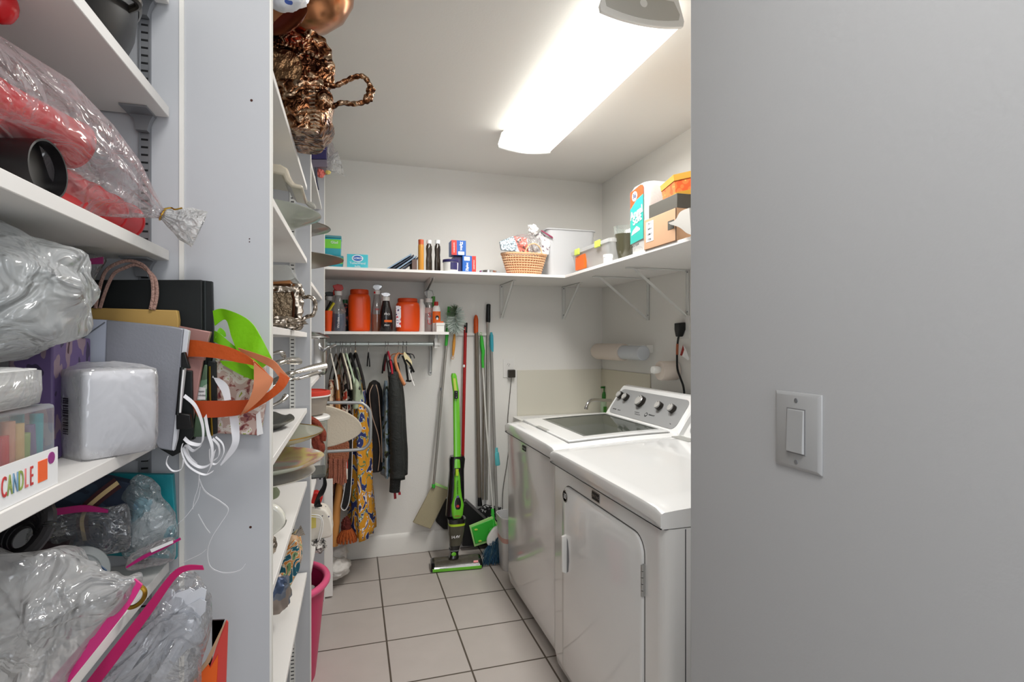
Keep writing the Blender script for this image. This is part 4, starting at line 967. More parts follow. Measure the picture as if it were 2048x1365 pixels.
# 5 green swivel handle (thin pole) -> green flat mop
t = thing('green_flat_mop', 'bright green flat mop with a thin white pole and curvy green grip', 'mop', P(965, 1080, Y=3.2))
make('grip', MB().tube(smooth([P(963, 672, Y=3.385), P(964, 690, Y=3.385), P(966, 705, Y=3.383), P(965, 720, Y=3.38), P(966, 736, Y=3.378)], 4), [.008, .010, .0115, .0125, .013, .0135, .0135, .013, .012, .011, .010, .0095, .009, .009, .009, .009, .009], 12), mat('bright_green', ''), t)
make('hang_ring', MB().tube(arc(P(961.5, 668, Y=3.385), .008, 0, 340, 14, (1, 0, 0), (0, 0, 1)), .002, 6), mat('pale_ring', (170, 210, 150), .3), t)
make('pole', MB().tube([P(965.5, 735, Y=3.378), P(972, 845, Y=3.33), P(986, 1020, Y=3.22)], .0062, 12), mat('white_pole', (215, 214, 208), .35, metal=.3), t)
make('sleeve', MB().cyl(P(985, 1018, Y=3.222), P(987, 1055, Y=3.2), .0095, .013, seg=14), mat('bright_green', ''), t)
hp = [(941, 1054), (985, 1038), (1006, 1050), (983, 1081), (950, 1092)]
m = MB(); m.prism([P(x_, y_, Y=3.195) for x_, y_ in [(943, 1056), (984, 1039), (1000, 1060), (981, 1080), (951, 1089)]], (0, .02, 0)); make('head_plate', m, mat('bright_green', ''), t, bevel=.003)
m = MB(); m.prism([P(x_, y_, Y=3.2) for x_, y_ in [(939, 1053), (985, 1034), (1003, 1058), (983, 1083), (949, 1094)]], (0, .012, 0)); make('head_rim', m, mat('pale_green', ''), t)
for px, py in ((952, 1060), (960, 1083)): make('grip_disc', MB().lathe(P(px, py, Y=3.195), [(.011, 0), (.011, .002), (.008, .003)], 16, N_, sx=.55, up=U_), mat('lime_clip', ''), t)
make('swivel', MB().lathe(P(983, 1062, Y=3.19), [(.018, 0), (.018, .006), (.010, .009)], 20, N_), mat('bright_green', ''), t)
# 6 black grip tall pole
t = thing('black_grip_pole', 'tall white pole with a black foam grip, tallest handle on the wall', 'pole', P(970, 1000, Y=3.37))
make('pole', MB().cyl(P(976, 640, Y=3.40), P(973, 1000, Y=3.385), .0085, seg=14), M_pole, t)
make('grip', MB().tube([P(976, 645, Y=3.40), P(976.3, 642, Y=3.40), P(976.6, 620, Y=3.40), P(977, 610, Y=3.40), P(977, 608.5, Y=3.40)], [.014, .0155, .0145, .0145, .01], 16), M_black, t)
# 7 grey pole teal grip with teal end
t = thing('teal_grip_mop', 'mop with a grey pole, teal grip and teal screw collar', 'mop', P(996, 930, Y=3.36))
make('pole', MB().cyl(P(983, 700, Y=3.395), P(994, 1040, Y=3.30), .0095, seg=16), mat('mid_grey_pole', (150, 148, 144), .4), t)
make('grip', MB().tube([P(984, 704, Y=3.394), P(983.5, 690, Y=3.396), P(983, 672, Y=3.398), P(982.5, 665, Y=3.398)], [.0105, .0125, .012, .006], 14), mat('teal_grip', (60, 170, 190), .4), t)
make('screw_collar', MB().tube([P(992.5, 896, Y=3.335), P(992.5, 905, Y=3.335), P(993, 906, Y=3.335), P(994.5, 928, Y=3.33), P(994.8, 931, Y=3.33)], [.010, .012, .0155, .0185, .0165], 18), mat('collar_teal', (96, 190, 196), .3), t)
# 8 second broom pole grey between
t = thing('grey_pole_broom', 'slim grey broom pole between the orange-tipped and thin white poles', 'broom', P(968, 1000, Y=3.30))
make('pole', MB().cyl(P(968, 700, Y=3.405), P(966, 1000, Y=3.37), .0065, seg=12), mat('taupe_pole', (140, 130, 118), .4, metal=.3), t)
# black dustpan set behind + angled broom heads
M_bmatte = mat('matte_black', (22, 21, 22), .55)
t = thing('long_dustpan', 'large black lobby dustpan behind the upright vacuum', 'dustpan', P(945, 1090, Y=3.33))
m = MB(); m.prism([P(x_, y_, Y=3.33) for x_, y_ in [(928, 1010), (935, 1006), (978, 1042), (1000, 1070), (1000, 1092), (925, 1094)]], (0, .05, 0)); make('pan', m, M_bmatte, t, bevel=.006)
m = MB(); m.prism([P(x_, y_, Y=3.326) for x_, y_ in [(930, 1003), (936, 1003), (976, 1040), (972, 1042)]], (0, .05, 0)); make('pan_rim', m, mat('dust_grey', (90, 88, 88), .7), t)
t = thing('speckled_broom', 'black broom head with grey dusty bristles beside the green mop', 'broom', P(975, 1040, Y=3.36))
m = MB(); m.prism([P(x_, y_, Y=3.36) for x_, y_ in [(940, 1012), (958, 1022), (972, 1012), (1005, 1018), (1012, 1060), (975, 1048)]], (0, .035, 0)); make('broom_head', m, ramp_mat('dusty_black', [(0, (18, 18, 20)), (.52, (36, 35, 36)), (.6, (190, 190, 190))], 70, 'noise', .8), t, bevel=.004)
m = MB(); m.prism([P(x_, y_, Y=3.37) for x_, y_ in [(872, 1045), (893, 1000), (905, 1000), (905, 1060), (888, 1060)]], (0, .035, 0)); solo('black_dustpan', m, M_bmatte, 'small black dustpan behind the tan mop pad, left of the vacuum', 'dustpan', bevel=.006)
# trash bin
q = P(1020, 1150, Y=3.03)
bx_, by_ = P(1023, 1150, Y=3.02).x+.0, 3.03
zt_ = P(1005, 1030, Y=3.03).z
t = thing('waste_bin', 'slim white waste bin with a pink stripe beside the washing machine', 'waste bin', (bx_, by_, 0))
w0 = P(1023, 1100, Y=3.03).x-P(1003, 1100, Y=3.03).x
def binring(z, k): return rring(bx_-.075*k, bx_+.13*k, by_-.09*k, by_+.09*k, z, .05*k, 5)
make('bin_body', MB().rings([binring(0, .78), binring(.004, .80), binring(zt_-.012, 1), binring(zt_-.012, 1.04), binring(zt_, 1.05), binring(zt_, .99), binring(.02, .76)], True, True), mat('bin_white', (222, 222, 222), .35), t, sharp=50)
zs_ = P(1005, 1075, Y=3.03).z; f = zs_/zt_
make('pink_stripe', MB().rings([binring(zs_-.014, .8+.2*(zs_-.014)/zt_+.012), binring(zs_+.014, .8+.2*(zs_+.014)/zt_+.012)], True, False), mat('faded_pink', (214, 168, 158), .5), t)
# blue string mop / hand brush
t = thing('blue_brush', 'hand broom with blue bristles and a white head, right of the vacuum foot', 'brush', P(985, 1130, Y=3.10))
m = MB(); m.prism(spoly([P(x_, y_, Y=3.10) for x_, y_ in [(1000, 1053), (1004, 1062), (1000, 1082), (985, 1093), (975, 1090), (976, 1076), (988, 1058)]], 3), (0, .022, 0)); make('brush_head', m, M_white, t, bevel=.004)
m = MB(); random.seed(5)
for i in range(420):
    u = random.random(); a = P(976+u*27, 1093-u*22+random.uniform(-3, 2), Y=3.095+random.uniform(0, .03)); l = random.uniform(.7, 1.05)
    e = P(967+u*34+random.uniform(-5, 5), 1093+random.uniform(12, 52)*l, Y=3.07+random.uniform(0, .07)); e.z = max(e.z, .003)
    mid = (a+e)/2+Vector((random.uniform(-.012, .012), random.uniform(-.01, .01), random.uniform(-.004, .008))); s = Vector((random.uniform(-1, 1), random.uniform(-.5, .5), 0)).normalized()*.0013
    m.add([a-s, a+s, mid+s, mid-s, e+s, e-s], [(0, 1, 2, 3), (3, 2, 4, 5)], 0 if random.random() < .7 else 1)
make('bristles', m, [mat('bristle_blue', (24, 74, 104), .6), mat('bristle_grey', (80, 110, 120), .6)], t)

# ================================================================ upright vacuum
vy = 3.14
def V(px, py, y=vy): return P(px, py, Y=y)
M_vg = mat('vacuum_green', (110, 200, 44), .22, coat=.5); M_vb = mat('vacuum_black', (16, 16, 18), .18, coat=.5); M_vclear = mat('smoky_clear', (120, 116, 100), .1, trans=.5, ior=1.2)
t = thing('stick_vacuum', 'lime green and black upright stick vacuum standing on the floor', 'vacuum cleaner', V(905, 1135))
def flatbar(pts, ws, th, mb, mi=0, y=vy):
    """pts: (px,py,y) centre line; ws: half widths in m; th half thickness"""
    R = []
    for (px, py, yy), w_, in zip(pts, ws):
        c_ = P(px, py, Y=yy); R.append([c_+Vector((w_*cx_, th*cy_, 0)) for cx_, cy_ in [(math.cos(2*PI*i/20), math.sin(2*PI*i/20)) for i in range(20)] for _ in (0,)])
        R[-1] = [c_+Vector((math.copysign(abs(math.cos(2*PI*i/20))**.6, math.cos(2*PI*i/20))*w_, math.copysign(abs(math.sin(2*PI*i/20))**.6, math.sin(2*PI*i/20))*th, 0)) for i in range(20)]
    return mb.rings(R, True, True, mi)
make('handle', flatbar([(907, 747, 3.22), (907.5, 752, 3.22), (909, 765, 3.22), (912, 785, 3.22), (913, 840, 3.21), (914, 900, 3.18), (914, 936, 3.16)], [.011, .017, .018, .019, .0205, .0215, .0215], .014, MB()), M_vg, t, sharp=60)
make('grip_highlight', flatbar([(908.5, 757, 3.207), (911, 782, 3.205)], [.007, .009], .002, MB()), mat('gold_green', (196, 208, 92), .3), t)
q = V(912.5, 790, 3.19); make('switch_panel', MB().box(q.x-.011, q.x+.011, 3.188, 3.2, q.z-.024, q.z+.024), M_black, t, bevel=.002)
for dz, s in ((.014, 'I'), (0, '-'), (-.014, 'o')): text('lettering', s, (q.x, 3.1875, q.z+dz), R_, U_, .007, M_wprint, t)
make('dock', flatbar([(914, 912, 3.19), (914, 918, 3.19), (913, 940, 3.18), (911, 1000, 3.16), (909, 1030, 3.155)], [.042, .048, .044, .052, .054], .034, MB()), M_vb, t, sharp=50)
make('hand_unit', flatbar([(914, 944, 3.135), (914, 955, 3.13), (914.5, 975, 3.125), (915, 995, 3.12), (915, 1010, 3.115), (914.5, 1030, 3.11), (914, 1036, 3.11)], [.011, .018, .020, .026, .038, .033, .024], .016, MB()), M_vg, t, sharp=60)
make('hand_notch', flatbar([(914, 939, 3.118), (914, 952, 3.115)], [.010, .008], .006, MB()), mat('yellow_green', (184, 220, 50), .3), t)
q = V(915, 1004, 3.10); 
make('button_panel', MB().lathe(V(915.5, 1008, 3.102), [(.019, 0), (.019, .004), (.017, .005)], 28, N_, sx=2.2, sy=1, up=U_), M_vb, t)
make('panel_rim', MB().tube([V(915.5, 1008, 3.099)+Vector((.0185*math.cos(2*PI*i/30), 0, .039*math.sin(2*PI*i/30))) for i in range(30)], .0014, 6, loop=True), M_wprint, t)
make('button', MB().lathe(V(915.5, 994, 3.098), [(.007, 0), (.007, .003)], 18, N_), mat('button_violet', (110, 110, 160), .3), t)
make('button', MB().lathe(V(915.5, 1013, 3.098), [(.009, 0), (.009, .003)], 18, N_, sx=.9, up=U_), mat('button_red', (196, 60, 60), .3), t)
text('lettering', 'BISSELL', V(915.5, 1033, 3.092), R_, U_, .008, mat('button_red', ''), t)
text('lettering', 'MULTI REACH', V(915, 975, 3.105), (0, 0, -1), R_, .009, M_black, t)
make('bin_ring', flatbar([(913, 1036, 3.125), (913, 1044, 3.125)], [.054, .052], .046, MB()), M_vb, t, sharp=50)
make('green_band', flatbar([(913, 1044, 3.125), (913, 1049, 3.125)], [.050, .049], .044, MB()), mat('yellow_green', ''), t, sharp=50)
db = make('dust_bin', flatbar([(912, 1049, 3.125), (912, 1060, 3.125), (911, 1080, 3.125), (910, 1088, 3.125)], [.049, .047, .038, .033], .043, MB()), M_vclear, t, sharp=60)
make('filter', flatbar([(912, 1050, 3.125), (912, 1064, 3.125), (911, 1082, 3.125)], [.022, .020, .026], .02, MB()), mat('dust_cream', (176, 170, 150), .8), t)
text('lettering', '14.4V', V(911, 1075, 3.078), R_, U_, .016, M_wprint, t, bold=.0004)
make('neck', flatbar([(910, 1088, 3.13), (909, 1096, 3.13), (908, 1106, 3.13), (907, 1115, 3.12)], [.034, .028, .024, .03], .028, MB()), M_vb, t, sharp=50)
make('joint_ring', flatbar([(908, 1098, 3.13), (908, 1100, 3.13)], [.030, .030], .031, MB()), M_gmetal, t)
make('emblem', MB().lathe(V(907.5, 1109, 3.095), [(.014, 0), (.014, .003), (.012, .004)], 24, N_, sx=.8, up=U_), M_vg, t)
# floor head, slightly turned
ang = math.radians(9); hc = P(915, 1128, Z=.03); hx_ = Vector((math.cos(ang), math.sin(ang), 0)); hy_ = Vector((-hx_.y, hx_.x, 0))
L0 = P(862, 1147, Z=0); R0 = P(966, 1138, Z=0)
hx_ = (R0-L0).normalized(); hy_ = Vector((-hx_.y, hx_.x, 0)); Lh = (R0-L0).length
def HQ(u, v, z): return L0+hx_*(u*Lh)+hy_*v+Vector((0, 0, z))
def hsec(u, k=1): return [HQ(u, 0, .004), HQ(u, -.004, .022*k), HQ(u, .028, .047*k), HQ(u, .075, .058*k), HQ(u, .115, .045*k), HQ(u, .12, .004)]
make('floor_head', MB().rings([hsec(0, .75), hsec(.03, .95), hsec(.3), hsec(.7), hsec(.97, .95), hsec(1, .75)], True, True), M_vb, t, bevel=.004, sharp=40)
def hwin(u): return [HQ(u, .000, .026), HQ(u, .028, .050), HQ(u, .070, .0605), HQ(u, .066, .056), HQ(u, .028, .045), HQ(u, .003, .022)]
make('brush_window', MB().rings([hwin(.07), hwin(.3), hwin(.7), hwin(.93)], True, True), mat('brush_view', (78, 74, 64), .2, var=.4, vscale=60, coat=.4), t)
make('chrome_strip', MB().rings([[HQ(u, -.006, .022), HQ(u, -.001, .030), HQ(u, .003, .030), HQ(u, .0, .020)] for u in (.06, .94)], True, True), M_chrome, t)
make('green_bumper', MB().rings([[HQ(u, -.008, .006), HQ(u, -.009, .019), HQ(u, -.003, .022), HQ(u, -.003, .005)] for u in (.03, .3, .7, .97)], True, True), M_vg, t)
make('red_badge', MB().rings([[HQ(u, .008, .0365), HQ(u, .018, .0445), HQ(u, .018, .043), HQ(u, .009, .035)] for u in (.82, .91)], True, True), M_red, t)
for u in (.2, .8): make('wheel', MB().cyl(HQ(u, .118, .02), HQ(u+.06, .118, .02), .02, seg=18), M_black, t)
text('lettering', 'PowerBrush', HQ(.25, -.0085, .026), hx_, Vector((0, 0, 1)), .007, M_wprint, t)

# ================================================================ wall fittings
q = onb(1017, 737)
t = thing('wall_outlet', 'white wall outlet on the back wall left of the sink panel', 'outlet', (q.x, YB, q.z-.06))
M_ol = mat('outlet_white', (236, 234, 230), .35)
make('wall_plate', MB().box(q.x-.038, q.x+.038, YB-.006, YB-.0003, q.z-.062, q.z+.062), M_ol, t, bevel=.002)
for dz in (.024, -.024):
    make('socket', MB().lathe((q.x, YB-.006, q.z+dz), [(.017, 0), (.017, .0015)], 22, N_), M_ol, t)
    for dx, h in ((-.006, .009), (.006, .007)): make('slot', MB().box(q.x+dx-.001, q.x+dx+.001, YB-.0082, YB-.0073, q.z+dz-.001, q.z+dz+h-.001), M_slot, t)
    make('slot', MB().cyl((q.x, YB-.0075, q.z+dz-.008), (q.x, YB-.0082, q.z+dz-.008), .0024, seg=8), M_slot, t)
ad = thing('power_adapter', 'dark charger plugged in the back wall outlet with a thin drooping cord', 'charger', (q.x, YB-.02, q.z-.05))
az = q.z-.027
make('adapter_body', MB().box(q.x-.010, q.x+.038, YB-.040, YB-.0078, az-.034, az+.018), mat('adapter_brown', (52, 46, 38), .4), ad, bevel=.005)
make('cord', MB().tube(smooth([(q.x+.014, YB-.024, az-.033), onb(1018, 790)+Vector((0, -.022, 0)), onb(1014, 840)+Vector((0, -.02, 0)), onb(1016, 880)+Vector((0, -.03, 0)), onb(1012, 920)+Vector((0, -.035, 0)), onb(1003, 975)+Vector((0, -.04, 0)), onb(1001, 1016)+Vector((0, -.05, 0))], 5), .0022, 6), mat('cord_grey', (70, 66, 60), .5), ad)
# splash panels
xl = onb(1034, 740).x
M_spl = mat('splash_panel', (222, 218, 204), .35)
zt_ = onb(1034, 741).z
solo('back_splash_panel', MB().box(xl, XR-.007, YB-.007, YB-.0005, .80, zt_), M_spl, 'cream splash panel on the back wall behind the sink', 'splash panel', bevel=.001)
yr = P(1302, 745, X=XR).y
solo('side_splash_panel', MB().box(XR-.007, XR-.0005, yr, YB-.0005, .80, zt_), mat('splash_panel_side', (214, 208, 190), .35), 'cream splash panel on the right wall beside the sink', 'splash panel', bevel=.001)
# sink, faucet, soap
xs0 = P(1029, 838, Y=3.36).x
t = thing('utility_sink', 'white laundry tub in the corner beyond the washing machine', 'sink', (1.3, 3.1, 0))
zs = P(1029, 835, Y=3.36).z
rg = [rring(xs0+.06, 1.60, 2.83, 3.36, .40, .05), rring(xs0, 1.66, 2.80, 3.40, zs-.04, .03), rring(xs0-.004, 1.664, 2.796, 3.404, zs-.03, .03), rring(xs0-.004, 1.664, 2.796, 3.404, zs, .03), rring(xs0+.03, 1.62, 2.84, 3.36, zs, .03), rring(xs0+.08, 1.58, 2.87, 3.33, .45, .05)]
make('tub', MB().rings(rg, True, True), M_white, t, sharp=45)
for x_, y_ in ((xs0+.05, 2.84), (xs0+.05, 3.36), (1.6, 2.84), (1.6, 3.36)): make('leg', MB().box(x_-.015, x_+.015, y_-.015, y_+.015, 0, .6), M_gmetal, t)
fb = P(1196, 801, Y=3.25); ft = P(1174, 803, Y=3.2); fe = P(1173, 816, Y=3.15)
t = thing('faucet', 'chrome faucet spout over the laundry tub', 'faucet', (1.62, 3.25, zs))
e0 = P(1232, 803, Y=3.28)
make('spout', MB().tube(smooth([(e0.x+.02, 3.28, zs+.005), (e0.x+.01, 3.28, zs+.05), e0, P(1205, 801, Y=3.25), P(1184, 801, Y=3.22), P(1176, 807, Y=3.21), P(1172, 817, Y=3.205)], 5), .011, 14), M_chrome, t)
make('aerator', MB().cyl(P(1172.5, 814, Y=3.205), P(1171.6, 819, Y=3.205), .0135, seg=16), M_chrome, t)
make('base', MB().lathe((e0.x+.02, 3.28, zs), [(.026, 0), (.026, .004), (.014, .02)], 20), M_chrome, t)
q = P(1209, 815, Y=3.30); zb = zs
t = thing('soap_bottle', 'small green pump soap bottle beside the faucet', 'soap bottle', (q.x, 3.36, zb)); x, y = q.x+.02, 3.36
zt2_ = P(1207, 773, Y=3.36).z
q = P(1208, 800, Y=3.36); x = q.x; H = zt2_-zb
make('bottle_body', MB().lathe((x, y, zb), [(.022, 0), (.025, .005), (.025, H*.45), (.013, H*.56)], 20), mat('pale_soap', (176, 196, 168), .15), t)
make('label', MB().box(x-.015, x+.015, y-.0265, y-.02, zb+.01, zb+.05), mat('leaf_green', ''), t)
make('pump', MB().lathe((x, y, zb), [(.014, H*.55), (.014, H*.68), (.009, H*.78), (.004, H*.8), (.004, H*.93)], 16).obox((x-.009, y, zb+H*.96), (.028, .01, .012)), mat('pump_green', (30, 110, 30), .35), t)
# paper towel holder on the right wall
q = P(1235, 703, X=XR-.09)
ya, yb = P(1190, 702, X=XR-.09).y, P(1283, 702, X=XR-.09).y; zc_ = P(1215, 704, X=XR-.09).z
t = thing('paper_towel_roll', 'paper towel roll on a clear holder on the right wall', 'paper towel roll', (XR, (ya+yb)/2, zc_-.06))
xm = XR-.075; ysp = P(1240, 702, X=XR-.09).y
make('roll', MB().lathe((xm, ysp-.02, zc_), [(.02, 0), (.052, 0), (.054, .004), (.054, ya-ysp), (.050, ya-ysp+.018), (.02, ya-ysp+.018)], 30, (0, 1, 0)), mat('paper', (228, 216, 204), .9), t)
make('holder_tube', MB().lathe((xm, yb, zc_), [(.038, 0), (.043, .006), (.043, ysp-yb)], 26, (0, 1, 0)), mat('frosted_blue', (205, 210, 216), .25), t)
make('holder_bar', MB().box(xm+.03, XR-.0003, yb+.02, ya-.02, zc_+.0, zc_+.045), M_white, t, bevel=.002)
# wall mounted roll (tissue)
q = P(1330, 742, X=XR-.05)
t = thing('tissue_roll', 'small paper roll on a stub holder above the washer console', 'toilet roll', (XR, q.y, q.z-.06))
q = P(1319, 742, X=XR-.105)
make('roll', MB().lathe((XR-.105, q.y, q.z), [(.02, 0), (.050, 0), (.052, .003), (.052, .098), (.02, .10)], 28, (1, 0, 0)), mat('paper', ''), t)
make('holder_knob', MB().lathe((XR-.150, q.y, q.z+.005), [(.017, 0), (.020, .004), (.020, .03), (.016, .05)], 20, (1, 0, 0)), M_white, t)
make('mount', MB().box(XR-.012, XR-.0003, q.y-.02, q.y+.02, q.z-.02, q.z+.02), M_white, t)
# black cord, plug and outlet plate on the right wall
q = P(1362, 655, X=XR-.02)
t = thing('side_outlet', 'white outlet plate on the right wall holding the black plug', 'outlet', (XR, q.y, q.z-.06))
make('wall_plate', MB().box(XR-.006, XR-.0003, q.y-.05, q.y+.03, q.z-.06, q.z+.06), M_ol, t, bevel=.002)
pc = thing('black_power_cord', 'black power cord with a plug and an orange sleeve running behind the washer', 'power cord', (XR-.03, q.y, q.z-.3))
m = MB(); m.rings([[(XR-.008-.038*u, q.y+s*w_, q.z+.012*1-u*.0+dz*w_*0+dz) for u, s, dz in ((0, -1, .014), (0, 1, .014), (1, 1, .010), (1, -1, .010))] for w_ in (.024,)]+[[(XR-.008-.038*u, q.y+s*.024, q.z-.012) for u, s in ((0, -1), (0, 1), (1, 1), (1, -1))], [(XR-.012-.030*u, q.y+s*.012+.006, q.z-.05) for u, s in ((0, -1), (0, 1), (1, 1), (1, -1))]], True, True)
make('plug', m, M_black, pc, bevel=.004)
xq = XR-.03
pts = [P(1361, 664, X=xq), P(1357, 675, X=xq), P(1355, 690, X=xq), P(1354, 710, X=xq), P(1355, 738, X=xq), P(1361, 757, X=xq), P(1367, 775, X=xq), P(1369, 800, X=xq), P(1369, 830, X=xq)]
make('cord', MB().tube(smooth(pts, 4), .0055, 8), M_black, pc)
make('cord_sleeve', MB().tube(smooth([P(1355, 688, X=xq), P(1354.4, 700, X=xq), P(1354.3, 710, X=xq)], 3), .0066, 8), mat('copper_sleeve', (168, 92, 60), .5), pc)
t = thing('warning_tag', 'white tag with a red stripe hanging by the black cord', 'tag', P(1367, 710, X=xq))
make('tag_paper', MB().prism([P(1366, 690, X=xq), P(1371, 699, X=xq), P(1378, 718, X=xq), P(1376, 721, X=xq), P(1362, 711, X=xq)], (.002, 0, 0)), M_wprint, t)
make('tag_stripe', MB().prism([P(1366, 690, X=xq-.001), P(1368, 700, X=xq-.001), P(1364, 712, X=xq-.001), P(1360, 711, X=xq-.001)], (.001, 0, 0)), mat('tag_red', (160, 40, 30), .6), t)

# ================================================================ near bay: bags and boxes
def loft_bag(path, radii, amp=.06, folds=9, seed=0, n=44, fold_at=None, jag=0):
    """film surface round a path; radii (half across, half up); folds deepen where radius is small"""
    path = [Vector(p) for p in path]; R = []; k = len(path); rmax = max(a for a, b in radii)
    for i, p in enumerate(path):
        tdir = (path[min(i+1, k-1)]-path[max(i-1, 0)]).normalized(); side = tdir.cross(Vector((0, 0, 1))).normalized(); up = side.cross(tdir)
        a, b = radii[i]; fo = .05+.30*(1-min(a, rmax)/rmax); ring = []
        for j in range(n):
            th = 2*PI*j/n; h = noise.noise(Vector((math.cos(th)*1.7, math.sin(th)*1.7, i*.6+seed)))
            m_ = 1+amp*2*h+fo*.5*math.sin(folds*th+seed+i*.15)+(jag*random.uniform(-1, 1) if i == k-1 else 0)
            ring.append(p+side*math.cos(th)*a*m_+up*math.sin(th)*b*m_)
        R.append(ring)
    return R
# --- dark pan on the shelf by the ceiling
q = P(150, 30, Y=.86); t = thing('roasting_pan', 'dark round pan with a steel rim on the shelf above the red cups', 'pan', (-.42, .80, 1.731))
make('pan_body', MB().lathe((-.425, .868, 1.7315), [(.09, 0), (.110, .010), (.125, .05), (.130, .095), (.126, .095), (.11, .014)], 48), mat('pan_black', (20, 19, 19), .4), t)
make('rim', MB().lathe((-.425, .868, 1.7315), [(.1305, .090), (.134, .095), (.1305, .099)], 48, caps=False), mat('pan_rim', (70, 66, 60), .3, metal=.8), t)
make('handle', MB().tube(smooth([(-.31, .82, 1.80), (-.285, .835, 1.805), (-.285, .855, 1.805), (-.31, .87, 1.80)], 5), .005, 8), mat('pan_rim', ''), t)
# --- red thing, top left corner
c = P(-2, 8, D=.56)
t = thing('red_pouch', 'rounded red pouch hanging at the front edge of the upper shelf, top left corner', 'pouch', (c.x, c.y, c.z-.03))
make('pouch_body', MB().blob(c+Vector((0, 0, .0)), (.016, .016, .020), .05, 2, 1), M_red, t)
make('strap', MB().tube(smooth([c+Vector((0, 0, .015)), c+Vector((-.005, .0, .05)), (X1+.004, c.y, 1.735), (X1-.03, c.y, 1.7335)], 4), .0022, 6), M_red, t)

# --- shelf 1.4915: bag of red cups
ZB = 1.4915
def cup_stack(a, b, r0, r1, rings, m, label, group='red cup stacks in the clear bag', ends=M_red):
    a = Vector(a); b = Vector(b); d = (b-a).normalized(); L = (b-a).length
    t = thing('cup_stack', label, 'cups', ((a+b)/2)-Vector((0, 0, r0)), group)
    pr = []
    for i in range(rings):
        z = L*(i/(rings)); z2 = L*((i+1)/rings); r = r0+(r1-r0)*i/rings
        pr += [(r, z), (r*.985, z2-.004), (r*1.03, z2-.003), (r*1.03, z2)]
    make('cups', MB().lathe(a, [(.001, 0)]+pr, 36, d), m, t, sharp=50)
    make('cup_bottom', MB().lathe(b, [(r1*.93, 0), (r1*.93, .0015)], 32, d), ends, t)
    return t
cup_stack((-.435, .50, 1.60), P(148, 290, X=-.325), .030, .028, 3, M_red, 'upper stack of glossy red cups inside the tied clear bag', ends=mat('coral_bottom', (246, 92, 60), .35))
cup_stack((-.345, .735, ZB+.031), (-.325, .925, ZB+.027), .029, .026, 4, M_red, 'lower stack of red cups lying along the shelf edge inside the clear bag')
cup_stack((-.412, .735, ZB+.034), (-.412, .93, ZB+.031), .032, .029, 4, mat('wine_red', (150, 24, 40), .3), 'darker red stack of cups at the back of the clear bag')
# black tumbler
ae = P(98, 340, X=-.312); t = thing('black_tumbler', 'black tumbler lying with its pale recessed base to the front, beside the red cups', 'tumbler', (ae.x-.06, ae.y, ZB))
ax = Vector((1, -.12, 0)).normalized(); rr = ae.z-ZB-.0006; a0 = Vector((ae.x, ae.y, ZB+rr+.0006))
make('tumbler_body', MB().lathe(a0-ax*.16, [(rr*.8, 0), (rr*.9, .01), (rr*.97, .13), (rr, .155), (rr, .16), (rr*.93, .16), (rr*.92, .146)], 40, ax), mat('tumbler_black', (24, 22, 23), .3), t)
make('base_disc', MB().lathe(a0-ax*.024, [(rr*.90, 0), (rr*.90, .002)], 36, ax), mat('base_cream', (206, 202, 186), .5), t)
make('base_dot', MB().lathe(a0-ax*.0215, [(.0018, 0), (.0018, .0006)], 10, ax), M_bprint, t)
make('blue_mark', MB().lathe(a0+Vector((.0006, -rr*.5, -rr*.82))*0+a0*0+a0+Vector((.0, -.0, 0))-ax*.010+Vector((0, .80*rr, -.5*rr))*1.0, [(.002, 0), (.002, .0006), (.0012, .0006)], 10, (.6, -1, .5)), mat('mark_blue', (60, 110, 170), .4), t)
# the bag: mouth gathered with a gold tie, ruffle beyond
neck = P(325, 430, Y=.90); rf = [P(345, 436, Y=.915), P(372, 446, Y=.925), P(400, 458, Y=.93)]
t = thing('tied_clear_bag', 'big clear plastic bag of red cups tied with a gold twist', 'plastic bag', (-.37, .72, ZB))
pth = [(-.44, .46, 1.575), (-.43, .52, 1.575), (-.405, .60, 1.577), (-.38, .68, 1.577), (-.355, .75, 1.573), (-.33, .81, 1.562), (-.305, .85, 1.55), (-.287, .878, 1.538), neck]
rad = [(.02, .02), (.07, .070), (.083, .080), (.080, .080), (.072, .077), (.058, .064), (.038, .044), (.018, .022), (.0055, .0055)]
R = loft_bag(pth, rad, .05, 11, 2, 66)
for ring in R:
    for p in ring:
        p.z = max(p.z, ZB+.0008+(.068 if p.y < .728 else 0)); p.z = min(p.z, 1.7125)
make('bag_film', MB().rings(R, True, False), film('bag_film_pink', (250, 240, 244), .05, 18, 1.2, .1, .5), t, sharp=180)
R = loft_bag([neck]+rf, [(.0055, .0055), (.014, .014), (.024, .024), (.030, .028)], .12, 13, 5, 66, jag=.12)
make('ruffle', MB().rings(R, True, False), film('ruffle_film', (255, 255, 255), .62, 45, 1.2, .25, .3), t, sharp=180)
R = loft_bag([neck]+[n_+Vector((.002, 0, .004)) for n_ in rf], [(.004, .004), (.008, .010), (.015, .016), (.022, .020)], .2, 7, 9, 54, jag=.15)
make('ruffle', MB().rings(R, True, False), MATS['ruffle_film'], t, sharp=180)
tie = MB().tube(arc(neck, .0085, 0, 350, 18, (.45, -.1, .88), (-.2, 1, .1)), .0013, 6); tie.tube(smooth([neck+Vector((0, 0, .008)), neck+Vector((.01, .004, .012)), neck+Vector((.016, .0, .009)), neck+Vector((.024, .005, .013))], 4), .0012, 6)
make('gold_tie', tie, mat('gold', (190, 150, 60), .3, metal=1), t)

# --- shelf 1.19: white bag, plates, napkins, gift bags
ZC_ = 1.190
